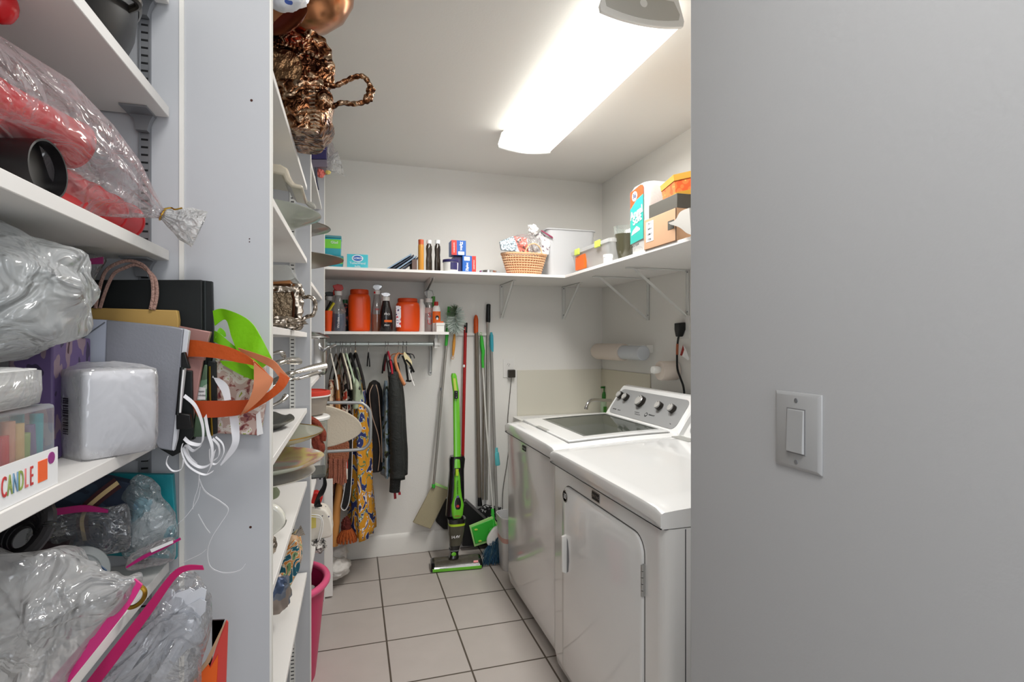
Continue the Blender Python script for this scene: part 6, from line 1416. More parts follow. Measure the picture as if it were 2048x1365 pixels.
# white bag with blue print at the top
t = thing('printed_white_bag', 'white plastic bag with blue print at the top edge of the photo by the divider', 'plastic bag', Q(570, 0, 1.2))
m = MB().blob(Q(565, -16, 1.20), (.05, .04, .035), .12, 2.5, 12, 36, 24)
make('bag_film', m, ramp_mat('white_blue_bag', [(0, (60, 90, 170)), (.34, (225, 228, 235)), (.5, (240, 240, 242))], 20, 'noise', .3), t)
# ornate tray standing on edge, scalloped
def scallop(poly, Y, amp=3, n=5):
    pts = spoly([Vector((a, b, 0)) for a, b in poly], n); out = []
    for i, p in enumerate(pts):
        q = pts[(i+1) % len(pts)]-pts[i-1]; L = q.length or 1; nx, ny = -q.y/L, q.x/L; k = amp*math.sin(i*1.9)
        out.append(P(p.x+nx*k, p.y+ny*k, Y=Y))
    return out
M_copsil_light = mat('pale_copper_silver', (196, 176, 156), .2, metal=1, var=.2, vscale=20)
t = thing('ornate_silver_tray', 'large ornate dark silver tray standing on edge under the bronze bowl', 'tray', Q(600, 180, 1.5))
make('tray_rim', MB().prism(scallop([(510, 42), (560, 44), (605, 52), (645, 72), (664, 108), (668, 160), (640, 180), (560, 175), (500, 172)], 1.47, 2.5), (0, .03, 0)), M_copsil, t, bevel=.003)
make('tray_well', MB().prism(spoly([P(a, b, Y=1.462) for a, b in [(500, 96), (560, 96), (588, 104), (602, 122), (602, 150), (586, 168), (540, 166), (500, 158)]], 4), (0, .008, 0)), mat('tarnished', (120, 92, 66), .3, metal=1, var=.6, vscale=30, bump=.5, bscale=60), t, bevel=.004)
for i in range(16):
    a = i/15; q = Q(520+a*130, 78+18*a+26*a*a, 1.458); make('rim_bead', MB().blob(q, (.0065, .004, .0065), .1, 3, i, 10, 8), M_copsil, t)
t = thing('silver_chafing_dish', 'lower ornate silver serving dish with a big scroll handle reaching over the aisle', 'serving dish', Q(640, 272, 1.5))
R = []
for py, r0, r1 in ((176, 585, 666), (186, 580, 668), (205, 596, 664), (225, 600, 662), (240, 596, 668), (252, 600, 662), (262, 612, 652), (272, 620, 645)):
    a, b = Q(r0-50, py, 1.52), Q(r1, py, 1.52); cx = (a.x+b.x)/2; hw = (b.x-a.x)/2
    R.append([Vector((cx+hw*math.copysign(abs(math.cos(2*PI*i/48))**.7, math.cos(2*PI*i/48))*(1+.012*math.sin(i*2.6)), 1.55+.10*math.copysign(abs(math.sin(2*PI*i/48))**.7, math.sin(2*PI*i/48)), a.z)) for i in range(48)])
make('dish_body', MB().rings(R, True, True), M_copsil, t)
hl = smooth([Q(648, 166, 1.47), Q(668, 172, 1.465), Q(688, 164, 1.46), (Q(710, 154, 1.455)), Q(728, 154, 1.455), Q(740, 172, 1.455), Q(740, 190, 1.455), Q(728, 204, 1.455), Q(705, 208, 1.46), Q(682, 206, 1.465), Q(662, 216, 1.47)], 6)
make('scroll_handle', MB().tube(hl, [.0052+.0022*abs(math.sin(i*.9))+(.003 if 30 < i < 42 else 0) for i in range(len(hl))], 10), M_copsil, t)
for k in (33, 38): make('handle_leaf', MB().blob(hl[k], (.012, .007, .012), .3, 3, k, 20, 14), M_copsil, t)
make('shell_boss', MB().blob(Q(648, 200, 1.425), (.020, .010, .027), .22, 3.2, 2, 30, 20), M_copsil, t)
for i in range(11): make('flute', MB().tube([Q(618+i*.4, 184+i*7.5, 1.43), Q(630, 183+i*7.5, 1.425), Q(638, 187+i*7.5, 1.435)], .0026, 6), M_copsil_light, t)
make('scroll_rim', MB().tube(smooth([Q(556, 182, 1.42), Q(580, 190, 1.42), Q(604, 176, 1.42), Q(640, 176, 1.42)], 5), .006, 8), M_copsil, t)
make('scroll_rim', MB().tube(smooth([Q(574, 214, 1.42), Q(590, 228, 1.42), Q(612, 222, 1.42), Q(650, 222, 1.42)], 5), .0055, 8), M_copsil, t)
t = thing('claw_foot_dish', 'shadowed silver dish with scroll feet left of the fluted one', 'serving dish', Q(570, 200, 1.7))
make('dish_body', MB().blob(Q(566, 160, 1.75), (.10, .08, .09), .12, 3, 7, 40, 28), mat('tarnished_dark', (96, 74, 54), .3, metal=1, bump=.6, bscale=45, btype='voronoi'), t)
for px, py in ((590, 245), (600, 260)): make('scroll_foot', MB().blob(Q(px, py, 1.62), (.022, .014, .022), .3, 2.6, px, 24, 16), M_copsil, t)
# --- shelf 1.622: platters
zq = 1.6225
t = thing('cream_platter', 'cream ceramic platter upside down on the glass plate', 'platter', (-.25, 1.60, zq+.03))
pl = [Q(a, b, 1.42) for a, b in [(500, 322), (560, 328), (575, 336), (580, 352), (588, 366), (606, 370), (604, 378), (582, 374), (570, 362), (566, 350), (520, 342)]]
make('platter_body', MB().prism(pl, (0, .16, 0)), mat('cream_ceramic', (206, 196, 176), .25, coat=.4), t, bevel=.006)
pz = Q(598, 400, 1.50).z
t = thing('glass_plate', 'wide clear glass plate poking out of the platter shelf', 'plate', (-.24, 1.5, zq))
make('plate_body', MB().lathe((-.255, 1.52, zq), [(.05, 0), (.07, .003), (.125, .030), (.172, .050), (.174, .053), (.170, .053), (.12, .034), (.06, .007)], 56), clearp('greenish_glass', (222, 228, 216), .5), t)
t = thing('glass_cake_knife', 'crystal handled cake knife lying by the glass plate', 'knife', Q(610, 405, 1.66))
make('knife_handle', MB().tube(smooth([Q(598, 396, 1.72), Q(608, 402, 1.70), Q(618, 408, 1.68), Q(631, 417, 1.66)], 4), [.004, .007, .005, .008, .006, .008, .006, .007, .008, .009, .009, .006, .003][:13], 8), mat('crystal', (226, 224, 214), .1, trans=.4), t)
# --- shelf 1.369: square silver tray with handle, dish on top
zq = 1.3695
t = thing('square_silver_tray', 'square silver tray standing on edge with an ornate side handle', 'tray', Q(580, 660, 1.55))
def tq(poly, amp=2): return scallop(poly, 1.52, amp, 6)
make('tray_rim', MB().prism(tq([(500, 570), (560, 571), (600, 568), (606, 600), (604, 632), (600, 652), (560, 655), (500, 655)], 1.6), (0, .018, 0)), M_silver, t, bevel=.002)
make('tray_well', MB().prism([P(a, b, Y=1.512) for a, b in [(510, 585), (585, 584), (588, 600), (586, 640), (510, 642)]], (0, .008, 0)), mat('hammered', (128, 112, 92), .3, metal=1, bump=.7, bscale=120), t, bevel=.003)
make('well_edge', MB().tube([Q(584, 584, 1.508), Q(588, 600, 1.508), Q(586, 642, 1.508)], .0035, 8), mat('dark_copper_edge', (84, 52, 36), .3, metal=1), t)
hl = smooth([Q(602, 578, 1.515), Q(608, 594, 1.515), Q(618, 594, 1.51), Q(628, 600, 1.51), Q(631, 614, 1.51), Q(626, 630, 1.51), Q(614, 634, 1.515), Q(606, 640, 1.515), Q(602, 652, 1.515)], 5)
make('scroll_handle', MB().tube(hl, [.0042+.0016*abs(math.sin(i*.8)) for i in range(len(hl))], 9), M_silver, t)
make('filigree_foot', MB().blob(Q(560, 646, 1.46), (.055, .014, .014), .35, 4, 5, 40, 20), M_silver, t)
make('filigree_foot', MB().blob(Q(592, 652, 1.47), (.018, .01, .012), .35, 4, 9, 24, 14), M_silver, t)
t = thing('glass_baking_dish', 'glass baking dish with a cork base on top of the square silver tray', 'baking dish', Q(555, 566, 1.5))
make('dish_body', MB().prism(spoly([Q(a, b, 1.48) for a, b in [(480, 532), (560, 530), (578, 532), (584, 545), (582, 560), (480, 562)]], 3), (0, .12, 0)), clearp('baking_glass', (220, 224, 220), .35), t, sharp=60)
make('cork_base', MB().prism([Q(a, b, 1.49) for a, b in [(480, 561), (580, 561), (580, 567), (480, 568)]], (0, .10, 0)), mat('cork', (176, 118, 72), .8), t)
# --- shelf 1.1106: silver dishes and tongs
zq = 1.111
t = thing('leaf_dish', 'grey silver leaf shaped dish with a gold and black inlay', 'dish', Q(565, 835, 1.45))
lp = [Vector((x, y, zq+.015)) for x, y in ((-.36, 1.42), (-.28, 1.36), (-.22, 1.37), (-.19, 1.43), (-.15, 1.50), (-.165, 1.58), (-.21, 1.64), (-.28, 1.66), (-.36, 1.60))]
lp = spoly(lp, 6); cc = sum(lp, Vector())/len(lp); R = []
for k, z in ((.35, 0), (.7, .003), (1.0, .022), (1.01, .025), (.97, .024), (.68, .008), (.3, .004)): R.append([Vector((cc.x+(p.x-cc.x)*(k+(.02*math.sin(i*1.2) if k > .9 else 0)), cc.y+(p.y-cc.y)*(k+(.02*math.sin(i*1.2) if k > .9 else 0)), zq+z+(.004*math.sin(i*.9) if k > .9 else 0))) for i, p in enumerate(lp)])
make('dish_body', MB().rings(R, True, True), mat('pewter', (124, 124, 118), .35, metal=.8), t)
make('inlay', MB().blob((cc.x-.01, cc.y-.06, zq+.03), (.045, .04, .014), .15, 2.5, 4, 30, 16), ramp_mat('gold_black', [(0, (24, 22, 18)), (.48, (40, 34, 26)), (.55, (206, 150, 50))], 60, 'noise', .35), t)
def serving(pts, r, label, parts=True, name='serving_spoon'):
    pts = smooth(pts, 5); n = len(pts); rr = [r*(.55+.5*abs(math.cos(PI*i/(n-1)))) for i in range(n)]
    return solo(name, MB().tube(pts, rr, 10, flat=.7), M_silverp, label, 'serving utensil', 'long handled silver pieces in the middle bay')
serving([(-.36, 1.50, 1.145), Q(563, 757, 1.45), Q(590, 745, 1.50), Q(625, 736, 1.55), Q(650, 731, 1.58)], .011, 'longest silver handle reaching right to the stock pot')
serving([(-.38, 1.40, 1.142), Q(555, 768, 1.40), Q(600, 757, 1.48), Q(636, 745, 1.52)], .006, 'thin silver handle just below the longest one')
serving([(-.34, 1.30, 1.20), Q(545, 732, 1.34), Q(575, 723, 1.40), Q(596, 722, 1.45)], .012, 'short thick silver handle above the long ones')
serving([(-.34, 1.35, 1.24), Q(545, 708, 1.38), Q(567, 712, 1.42)], .008, 'small silver handle, uppermost under the tray shelf')
serving([(-.34, 1.35, 1.13), Q(545, 812, 1.38), Q(572, 792, 1.42)], .007, 'silver handle pointing up by the leaf dish')
t = thing('silver_creamer', 'upright silver creamer behind the silver handles', 'creamer', Q(560, 780, 1.6))
make('creamer_body', MB().lathe((-.30, 1.62, zq), [(.03, 0), (.034, .006), (.02, .02), (.045, .06), (.05, .10), (.038, .14), (.044, .16), (.04, .16)], 30), M_silverp, t)
# --- shelf .860: white lids / platters; the wide glass plates sit above it
zq = .8605
t = thing('white_oval_platter', 'white oval platter under the pink lily plate', 'platter', (-.2, 1.55, zq))
make('platter_body', MB().lathe((-.255, 1.60, zq+.093), [(.05, 0), (.09, .003), (.142, .016), (.152, .020), (.154, .023), (.147, .021), (.10, .008)], 60, sx=1, sy=1.1, up=(1, 0, 0)), M_porc, t)
make('pedestal', MB().lathe((-.27, 1.60, zq), [(.07, 0), (.072, .006), (.03, .02), (.025, .07), (.05, .0925)], 32), M_porc, t)
t = thing('lily_plate', 'glass plate with pink and yellow lily print on the white platter', 'plate', (-.2, 1.55, zq+.05))
make('plate_body', MB().lathe((-.25, 1.60, zq+.118), [(.05, 0), (.09, .004), (.155, .024), (.170, .034), (.172, .037), (.165, .035), (.10, .012)], 60), ramp_mat('lily_print', [(0, (220, 226, 214)), (.46, (216, 224, 208)), (.53, (224, 170, 160)), (.6, (220, 200, 110)), (.66, (190, 110, 90)), (.72, (224, 220, 206))], 7, 'noise', .12, coat=.5, interp='LINEAR', dist=1), t)
t = thing('gold_rim_platter', 'upper glass platter with a thin gold rim, just under the leaf dish shelf', 'platter', (-.2, 1.62, zq+.12))
make('platter_body', MB().lathe((-.26, 1.66, zq+.178), [(.05, 0), (.09, .004), (.15, .022), (.176, .036), (.178, .039), (.17, .037), (.10, .012)], 60), clearp('pale_green_glass', (224, 226, 208), .55), t)
make('gold_rim', MB().tube([(-.26+.177*math.cos(2*PI*i/60), 1.66+.177*math.sin(2*PI*i/60), zq+.217) for i in range(60)], .0014, 6, loop=True), mat('gold', ''), t)
make('stand', MB().lathe((-.30, 1.66, zq+.125), [(.03, .022), (.03, .05)], 24), M_glass, t)
# items on the .548... shelf .860 top seen from above is at 960-1150 px: lids
t = thing('green_leaf_plate', 'small pale green leaf plate tilted by the divider', 'plate', (-.33, 1.66, zq))
lp = spoly([Q(a, b, 1.66)+Vector((0, 0, 0)) for a, b in [(500, 985), (540, 972), (558, 984), (556, 996), (540, 1002), (500, 1004)]], 4)
make('plate_body', MB().prism(lp, (0, .012, .003)), mat('sage_glass', (166, 176, 146), .2, coat=.4), t, bevel=.003)
t = thing('white_casserole_lid', 'white rounded rectangular lid on the middle bay shelf', 'lid', (-.30, 1.37, zq))
lp = spoly([Q(a, b, 1.36) for a, b in [(480, 1014), (535, 1012), (560, 1022), (570, 1042), (566, 1056), (550, 1070), (530, 1078), (480, 1084)]], 4)
R = [[p for p in lp], [p+Vector((0, .01, 0)) for p in lp]]
make('lid_body', MB().prism(lp, (0, .02, .004)), M_porc, t, bevel=.006, seg=3)
t2 = MB().tube(smooth([Q(530, 1078, 1.37), Q(545, 1068, 1.37), Q(565, 1052, 1.37), Q(570, 1040, 1.37)], 4), .0045, 8); make('rolled_rim', t2, mat('lid_shadow', (150, 148, 140), .3), t)
solo('shell_handle', MB().blob(Q(542, 1090, 1.30), (.012, .01, .022), .25, 4, 3, 24, 16), M_silver, 'silver shell shaped handle below the white lid', 'handle piece')
# --- colourful bag and forks on the .548 shelf
zq = .5485
t = thing('colourful_bag', 'quilted blue, orange and green paisley bag on the lowest middle bay shelf', 'bag', (-.22, 1.78, zq))
bp_ = [Q(a, b, 1.74) for a, b in [(560, 1140), (566, 1108), (580, 1088), (592, 1082), (598, 1110), (599, 1138), (590, 1156), (576, 1180), (556, 1186)]]
make('bag_body', MB().prism(spoly(bp_, 4), (0, .10, 0)), ramp_mat('paisley', [(0, (30, 92, 110)), (.40, (36, 110, 128)), (.46, (236, 224, 200)), (.50, (222, 140, 60)), (.56, (232, 214, 176)), (.60, (120, 160, 110)), (.68, (70, 60, 50))], 21, 'noise', .75, dist=1.8), t, bevel=.008, seg=3)
make('bag_strap', MB().tube(smooth([Q(553, 1156, 1.72), Q(566, 1150, 1.72), Q(572, 1166, 1.72), Q(566, 1186, 1.72)], 4), .006, 8), MATS['paisley'], t)
m = MB()
for i in range(9):
    a = Q(588-i*1.2, 1078+i*.5, 1.78); b = Q(602+i*1.0, 1052+i*2.2, 1.79); m.tube([a, (a+b)/2+Vector((0, 0, .003)), b], .0018, 6)
m.tube([Q(574, 1086, 1.775), Q(592, 1072, 1.78)], .008, 8)
solo('fork_bundle', m, M_silverp, 'bundle of silver forks sticking up from the colourful bag', 'forks')
solo('tan_purse', MB().blob(Q(582, 1084, 1.76), (.022, .02, .02), .12, 2.4, 6, 28, 18), mat('tan_leather', (196, 164, 130), .6), 'tan purse top between the forks and the colourful bag', 'purse')
t = thing('grey_packet', 'crumpled silver grey foil packet at the front of the lowest middle bay shelf', 'packet', (-.25, 1.6, zq))
m = MB().blob(Q(552, 1188, 1.60), (.036, .03, .048), .22, 2.6, 9, 30, 20, .7)
for v in m.v: v.z = max(v.z, zq+.001)
make('packet_body', m, ramp_mat('foil_blue', [(0, (80, 96, 126)), (.45, (120, 128, 142)), (.55, (150, 138, 130))], 18, 'noise', .35, metal=.4), t)

# ================================================================ far bay
t = thing('violet_box', 'dark violet carton high in the far bay', 'box', Q(638, 335, 2.72))
make('carton', MB().prism([Q(a, b, 2.70) for a, b in [(600, 274), (653, 276), (653, 318), (600, 318)]], (0, .14, 0)), mat('violet_card', (56, 50, 100), .35), t, bevel=.002)
make('lower_carton', MB().prism([Q(a, b, 2.702) for a, b in [(600, 319), (653, 319), (655, 333), (600, 336)]], (0, .14, 0)), mat('violet_grey', (120, 112, 128), .35), t, bevel=.002)
make('carton_seam', MB().tube([Q(622, 298, 2.698), Q(651, 299, 2.698)], .002, 6), mat('violet_edge', (150, 140, 190), .3), t)
t = thing('white_gift_tissue', 'clear bag with pink and white tissue tied with a ribbon beside the violet carton', 'gift', Q(660, 345, 2.75))
make('bag_film', MB().blob(Q(656, 312, 2.78), (.030, .05, .085), .2, 2.2, 3, 36, 24), film('gift_film', (246, 236, 238), .35, 30, 1.3), t, sharp=180)
make('ruffle', MB().rings(loft_bag([Q(652, 338, 2.74), Q(662, 334, 2.74), Q(672, 328, 2.74), Q(682, 326, 2.74)], [(.008, .01), (.02, .03), (.03, .045), (.034, .05)], .2, 9, 4, 54, jag=.2), True, False), MATS['ruffle_film'], t, sharp=180)
make('pink_tissue', MB().blob(Q(641, 347, 2.73), (.02, .015, .02), .3, 3, 5), mat('pink_tissue', (232, 120, 110), .6), t)
make('yellow_bow', MB().blob(Q(656, 345, 2.72), (.012, .008, .01), .3, 3, 2), mat('bow_yellow', (226, 204, 120), .6), t)
solo('loose_strap', MB().tube([Q(632, 336, 2.71), Q(634, 365, 2.71), Q(637, 380, 2.71)], .004, 6), mat('strip_navy', (62, 64, 84), .4), 'dark strap hanging down from the violet carton', 'strap')
def plate(name, c, r, label, m, ri, px=None):
    t = thing(name, label, 'plate', c); c = Vector(c)
    make('plate_body', MB().lathe(c, [(r*.4, 0), (r*.6, .002), (r*.97, .026), (r, .030), (r*.98, .031), (r*.6, .008)], 60), m, t)
    make('rim', MB().tube([(c.x+r*.992*math.cos(2*PI*i/60), c.y+r*.992*math.sin(2*PI*i/60), c.z+.030) for i in range(60)], .002, 6, loop=True), ri, t)
rx = Q(661, 453, 2.45).x
plate('round_plate', (rx-.19, 2.47, 1.8008), .19, 'round glass plate with a dark rim poking out of the far bay', clearp('far_glass', (214, 212, 204), .6), mat('dark_rim', (92, 84, 72), .4))
plate('pewter_plate', (Q(687, 517, 2.35).x-.22, 2.40, 1.6558), .22, 'wide dull pewter plate jutting from the far bay above the food tubs', mat('pewter_warm', (150, 144, 128), .35, metal=.7), mat('dark_rim', ''))
# stock pot
zq = 1.1855; Yp = 2.62
a, b = Q(614, 760, Yp), Q(655, 760, Yp); rp = .095; cx_ = b.x-rp
t = thing('stock_pot', 'tall stainless stock pot with a glass lid on the far bay shelf', 'pot', (cx_, Yp, zq))
zt_ = Q(640, 678, Yp-rp).z
make('pot_body', MB().lathe((cx_, Yp, zq), [(rp*.93, 0), (rp*.98, .006), (rp, .02), (rp, zt_-zq), (rp*1.03, zt_-zq+.003), (rp*.97, zt_-zq+.002)], 48), M_chrome, t)
make('lid', MB().lathe((cx_, Yp, zt_+.003), [(rp*1.04, 0), (rp*1.06, .004), (rp*1.0, .012), (rp*.6, .028), (rp*.2, .034)], 48), mat('lid_chrome', (190, 190, 188), .12, metal=1), t)
make('lid_rim', MB().lathe((cx_, Yp, zt_+.002), [(rp*1.08, 0), (rp*1.10, .004), (rp*1.06, .009), (rp*1.0, .004)], 48), M_steel, t)
make('lid_knob', MB().tube(arc((cx_, Yp, zt_+.034), .022, 0, 180, 14, (1, 0, 0), (0, 0, 1)), .004, 8), M_steel, t)
make('side_handle', MB().tube(smooth([Q(644, 706, Yp-.03), Q(652, 698, Yp-.06), Q(664, 693, Yp-.08), Q(672, 690, Yp-.08)], 4), .010, 10, flat=.6), M_steel, t)
# the small saucepan lower behind? food tub with red lid
zq = .7655
Yt = 2.45
t = thing('red_lid_tub', 'clear food tub with a red lid on top of the far bay glass jar', 'plastic tub', Q(640, 832, Yt))
jt = Q(640, 829, Yt).z
a, b = Q(660, 780, Yt), Q(655, 830, Yt); ra_ = .105; cxt = a.x-ra_
make('tub_body', MB().lathe((cxt, Yt, jt+.003), [(ra_*.72, 0), (ra_*.80, .004), (ra_*.97, Q(640, 788, Yt).z-jt)], 44), clearp('tub_clear', (226, 214, 200), .6), t)
make('lid', MB().lathe((cxt, Yt, Q(640, 790, Yt).z), [(ra_*.99, 0), (ra_*1.02, .003), (ra_*1.02, .016), (ra_*.9, .020), (ra_*.86, .014)], 48), mat('tub_red', (206, 62, 46), .35), t)
make('white_rim', MB().lathe((cxt, Yt, Q(640, 793, Yt).z), [(ra_*.99, 0), (ra_*1.03, .003), (ra_*1.03, .007), (ra_*.99, .008)], 48), M_white, t)
t = thing('glass_jar', 'square glass jar with a white lid under the red lidded tub', 'jar', (cxt, Yt, zq))
make('jar_body', MB().rings([rring(cxt-.095*k, cxt+.092*k, Yt-.09*k, Yt+.09*k, z, .02, 5) for z, k in ((zq, .95), (zq+.01, 1), (jt-.022, 1))], True, True), M_glass, t)
make('lid', MB().lathe((cxt, Yt, jt-.022), [(.095, 0), (.104, .003), (.106, .012), (.10, .018), (.08, .020)], 48), M_white, t)
make('base_ring', MB().rings([rring(cxt-.092, cxt+.089, Yt-.088, Yt+.088, z, .02, 5) for z in (zq+.002, zq+.016)], True, True), mat('dark_base', (50, 50, 50), .3), t)
m = MB()
for k_, (pl, r_) in enumerate((([(618, 838), (632, 846), (640, 858), (646, 868), (645, 882)], .014), ([(618, 850), (628, 862), (634, 880), (642, 896), (636, 908)], .017), ([(622, 870), (630, 888), (634, 902), (630, 912)], .013))):
    m.tube(smooth([Q(a, b, 2.335) for a, b in pl], 6), r_, 10)
solo('knitted_scarf', m, mat('rust_knit', (132, 58, 40), .9, bump=.9, bscale=90, var=.35, vscale=50), 'rust brown knitted scarf spilling from the far bay beside the glass jar', 'scarf')
# ironing board lying on its side
Yi = 2.70
t = thing('ironing_board', 'cream tabletop ironing board on its side with grey folded tube legs', 'ironing board', Q(680, 900, Yi))
bo = [(560, 812), (645, 812), (672, 817), (700, 829), (717, 842), (724, 856), (720, 868), (705, 879), (680, 889), (650, 896), (560, 905)]
make('board', MB().prism(spoly([Q(a, b, Yi) for a, b in bo], 4), (0, .022, 0)), mat('board_cover', (216, 204, 184), .85, bump=.15, bscale=120), t, bevel=.004, seg=3)
lg = [(600, 806), (650, 806), (715, 806), (728, 810), (738, 820), (741, 835), (741, 870), (739, 885), (730, 896), (715, 900), (650, 904), (600, 905)]
make('leg_frame', MB().tube(smooth([Q(a, b, Yi-.035) for a, b in lg], 4), .0078, 10), mat('tube_grey', (168, 170, 170), .35, metal=.5), t)
make('hinge_bar', MB().tube([Q(600, 857, Yi-.02), Q(600, 905, Yi-.034)], .006, 8), mat('tube_grey', ''), t)
# straps, red thing, speckled cover on shelf .765 / below
m = MB()
for k_ in range(5):
    m.tube(smooth([Q(628+k_*3, 935+k_*6, 2.5), Q(645, 950-k_*3, 2.48), Q(652-k_, 968, 2.48), Q(646-k_*2, 988, 2.48), Q(638-k_*2, 996+k_*4, 2.5), Q(640+k_, 1012, 2.5)], 5), .0045, 7)
solo('black_straps', m, M_black, 'tangle of black cord straps under the far bay shelf', 'straps')
solo('red_toolbag', MB().prism([Q(a, b, 2.55) for a, b in [(610, 990), (634, 985), (646, 996), (640, 1012), (610, 1015)]], (0, .05, 0)), mat('bag_red', (190, 36, 28), .6), 'red bag behind the black straps', 'bag', bevel=.006)
t = thing('speckled_cover', 'white speckled cloth cover with a yellow strip in the far bay', 'cloth', Q(642, 1075, 2.6))
m = MB(); pl = spoly([Q(a, b, 2.50) for a, b in [(600, 1018), (640, 1018), (655, 1026), (663, 1045), (664, 1070), (650, 1078), (600, 1080)]], 4)
make('folded_cloth', m.prism(pl, (0, .10, 0)), ramp_mat('speckled', [(0, (60, 60, 90)), (.14, (232, 226, 214))], 38, 'voronoi', .9), t, bevel=.008, seg=3)
make('yellow_strip', MB().prism([Q(a, b, 2.492) for a, b in [(622, 1030), (632, 1030), (632, 1056), (622, 1058)]], (0, .004, 0)), mat('strip_yellow', (226, 210, 110), .6), t)
for o in (0, 4): make('white_cord', MB().tube(smooth([Q(622, 1030+o, 2.485), Q(640, 1033+o, 2.485), Q(646-o, 1050, 2.485), Q(640-o, 1080, 2.485), Q(630, 1100+o, 2.485), Q(624, 1085, 2.485)], 5), .0028, 7), M_white, t)
solo('grey_cables', MB().blob(Q(636, 1092, 2.5), (.035, .03, .03), .35, 3.5, 8, 36, 22), ramp_mat('grey_mix', [(0, (60, 58, 56)), (.45, (150, 146, 140)), (.55, (214, 210, 204))], 40, 'noise', .7), 'bundle of grey cables under the speckled cover', 'cables')
# pink basket on the floor
t = thing('pink_basket', 'pink plastic laundry basket on the floor in the far bay', 'basket', (-.25, 2.35, 0))
zt_ = Q(640, 1155, 2.3).z
rimc = Vector((Q(655, 1150, 2.28).x-.17, 2.28, zt_)); rx_, ry_ = .168, .19
def ell(k, z, n=56): return [Vector((rimc.x+rx_*k*math.cos(2*PI*i/n), rimc.y+ry_*k*math.sin(2*PI*i/n), z+ .0*math.cos(2*PI*i/n))) for i in range(n)]
make('basket_body', MB().rings([ell(.74, .002), ell(.76, .03), ell(.97, zt_), ell(.94, zt_), ell(.73, .03), ell(.7, .008)], True, True), mat('basket_pink', (196, 44, 96), .4), t)
make('rim', MB().tube(ell(1.0, zt_+.004), .014, 10, loop=True), mat('rim_pink', (226, 92, 134), .35), t)
t2 = solo('grey_rug', MB().blob((rimc.x+.03, rimc.y-.02, zt_-.055), (.10, .11, .045), .2, 3, 3), mat('grey_speckle', (150, 146, 142), .9, var=.5, vscale=90), 'grey marled cloth inside the pink basket', 'cloth')
# side panel at the end of the bay and bits on floor
solo('end_board', MB().box(-.33, -.100, 2.925, 2.943, .01, .62), M_mel, 'loose white board standing behind the pink basket at the end of the bay', 'board', bevel=.001)
t = thing('white_sack', 'crumpled white plastic sack on the floor under the hanging clothes', 'plastic sack', (-.02, 3.15, 0))
m = MB().blob(Q(668, 1135, 3.08), (.085, .09, .055), .22, 2.3, 6, 44, 28)
m.blob(Q(674, 1105, 3.15), (.055, .06, .075), .25, 2.5, 9, 40, 26)
for v in m.v: v.z = max(v.z, .001)
make('sack_body', m, mat('sack_white', (214, 210, 204), .5, bump=.6, bscale=18, btype='crumple'), t, sharp=180)

# ================================================================ hanging clothes
def hanger(px, label, col, z_neck=.055, kind='wood', name='clothes_hanger', hook=None, hw=.19, drop=.17, group='hangers on the clothes rod', th=.006, tilt=.045):
    x = P(px, 690, Y=YR).x; m_ = mat(*col) if isinstance(col, tuple) else col
    t = thing(name, label, 'hanger', (x, YR, ZR-.12), group)
    hk = arc((x, YR, ZR), .0155, 200, -20, 14, (0, 1, 0), (0, 0, 1)); hk = hk+[Vector((x, YR+.004, ZR-.03)), Vector((x, YR, ZR-z_neck))]
    make('hook', MB().tube(smooth(hk, 2), .0018, 6), hook or M_steel, t)
    top = ZR-z_neck
    sh = smooth([(x+tilt, YR-hw, top-drop-.02), (x+tilt*.8, YR-hw*.75, top-drop*.75), (x+tilt*.25, YR-hw*.3, top-drop*.2), (x, YR, top), (x-tilt*.3, YR+hw*.35, top-drop*.25), (x-tilt*.8, YR+hw*.75, top-drop*.75), (x-tilt, YR+hw, top-drop-.02)], 5)
    make('arms', MB().tube(sh, th, 8), m_, t)
    return t, x, top
def garment(name, x, ztop, zbot, hw, tx, m, label, cat='garment', yc=YR, seed=0, folds=7, taper=1, shoulder=.09, skew=0, group=None, pool=0, hem=0):
    t = thing(name, label, cat, (x, yc, zbot), group); R = []; n = 56; k_ = 26
    for i in range(k_+1):
        f = i/k_; z = ztop+(zbot-ztop)*f; d = ztop-z
        wy = hw*min(1, .18+.82*(d/shoulder)**.7) if d < shoulder else hw*(1+(taper-1)*(f))
        tt = tx*(.35+.65*min(1, d/(shoulder*2.4)))
        ring = []
        for j in range(n):
            th = 2*PI*j/n; cy_, cx2 = math.cos(th), math.sin(th)
            fo = (.30*math.sin(folds*th+seed+f*1.2)+.35*noise.noise(Vector((cy_*2.2+seed, cx2*2.2, f*2.5))))*min(1, f*2.5+.15)
            ring.append(Vector((x+skew*f+cx2*tt*(1+fo), yc+cy_*wy*(1+.10*fo), z+(hem*noise.noise(Vector((cy_*3, cx2*3, seed))) if i == k_ else 0))))
        R.append(ring)
    make('cloth', MB().rings(R, True, True), m, t, sharp=180)
    return t
def X(px): return P(px, 900, Y=3.06).x
def Zp(py, Y=3.05): return P(740, py, Y=Y).z
M_flor = ramp_mat('yellow_floral', [(0, (26, 36, 84)), (.36, (44, 58, 120)), (.40, (226, 226, 232)), (.425, (214, 148, 34)), (.565, (222, 156, 40)), (.58, (104, 128, 80)), (.61, (226, 226, 216)), (.63, (38, 50, 110))], 13, 'noise', .8, dist=.9, stretch=(1.6, 1.6, 1))
M_patt = ramp_mat('folk_print', [(0, (60, 30, 30)), (.38, (186, 90, 66)), (.44, (226, 206, 180)), (.56, (230, 214, 190)), (.6, (200, 150, 70)), (.66, (70, 74, 92))], 22, 'noise', .85, dist=1)
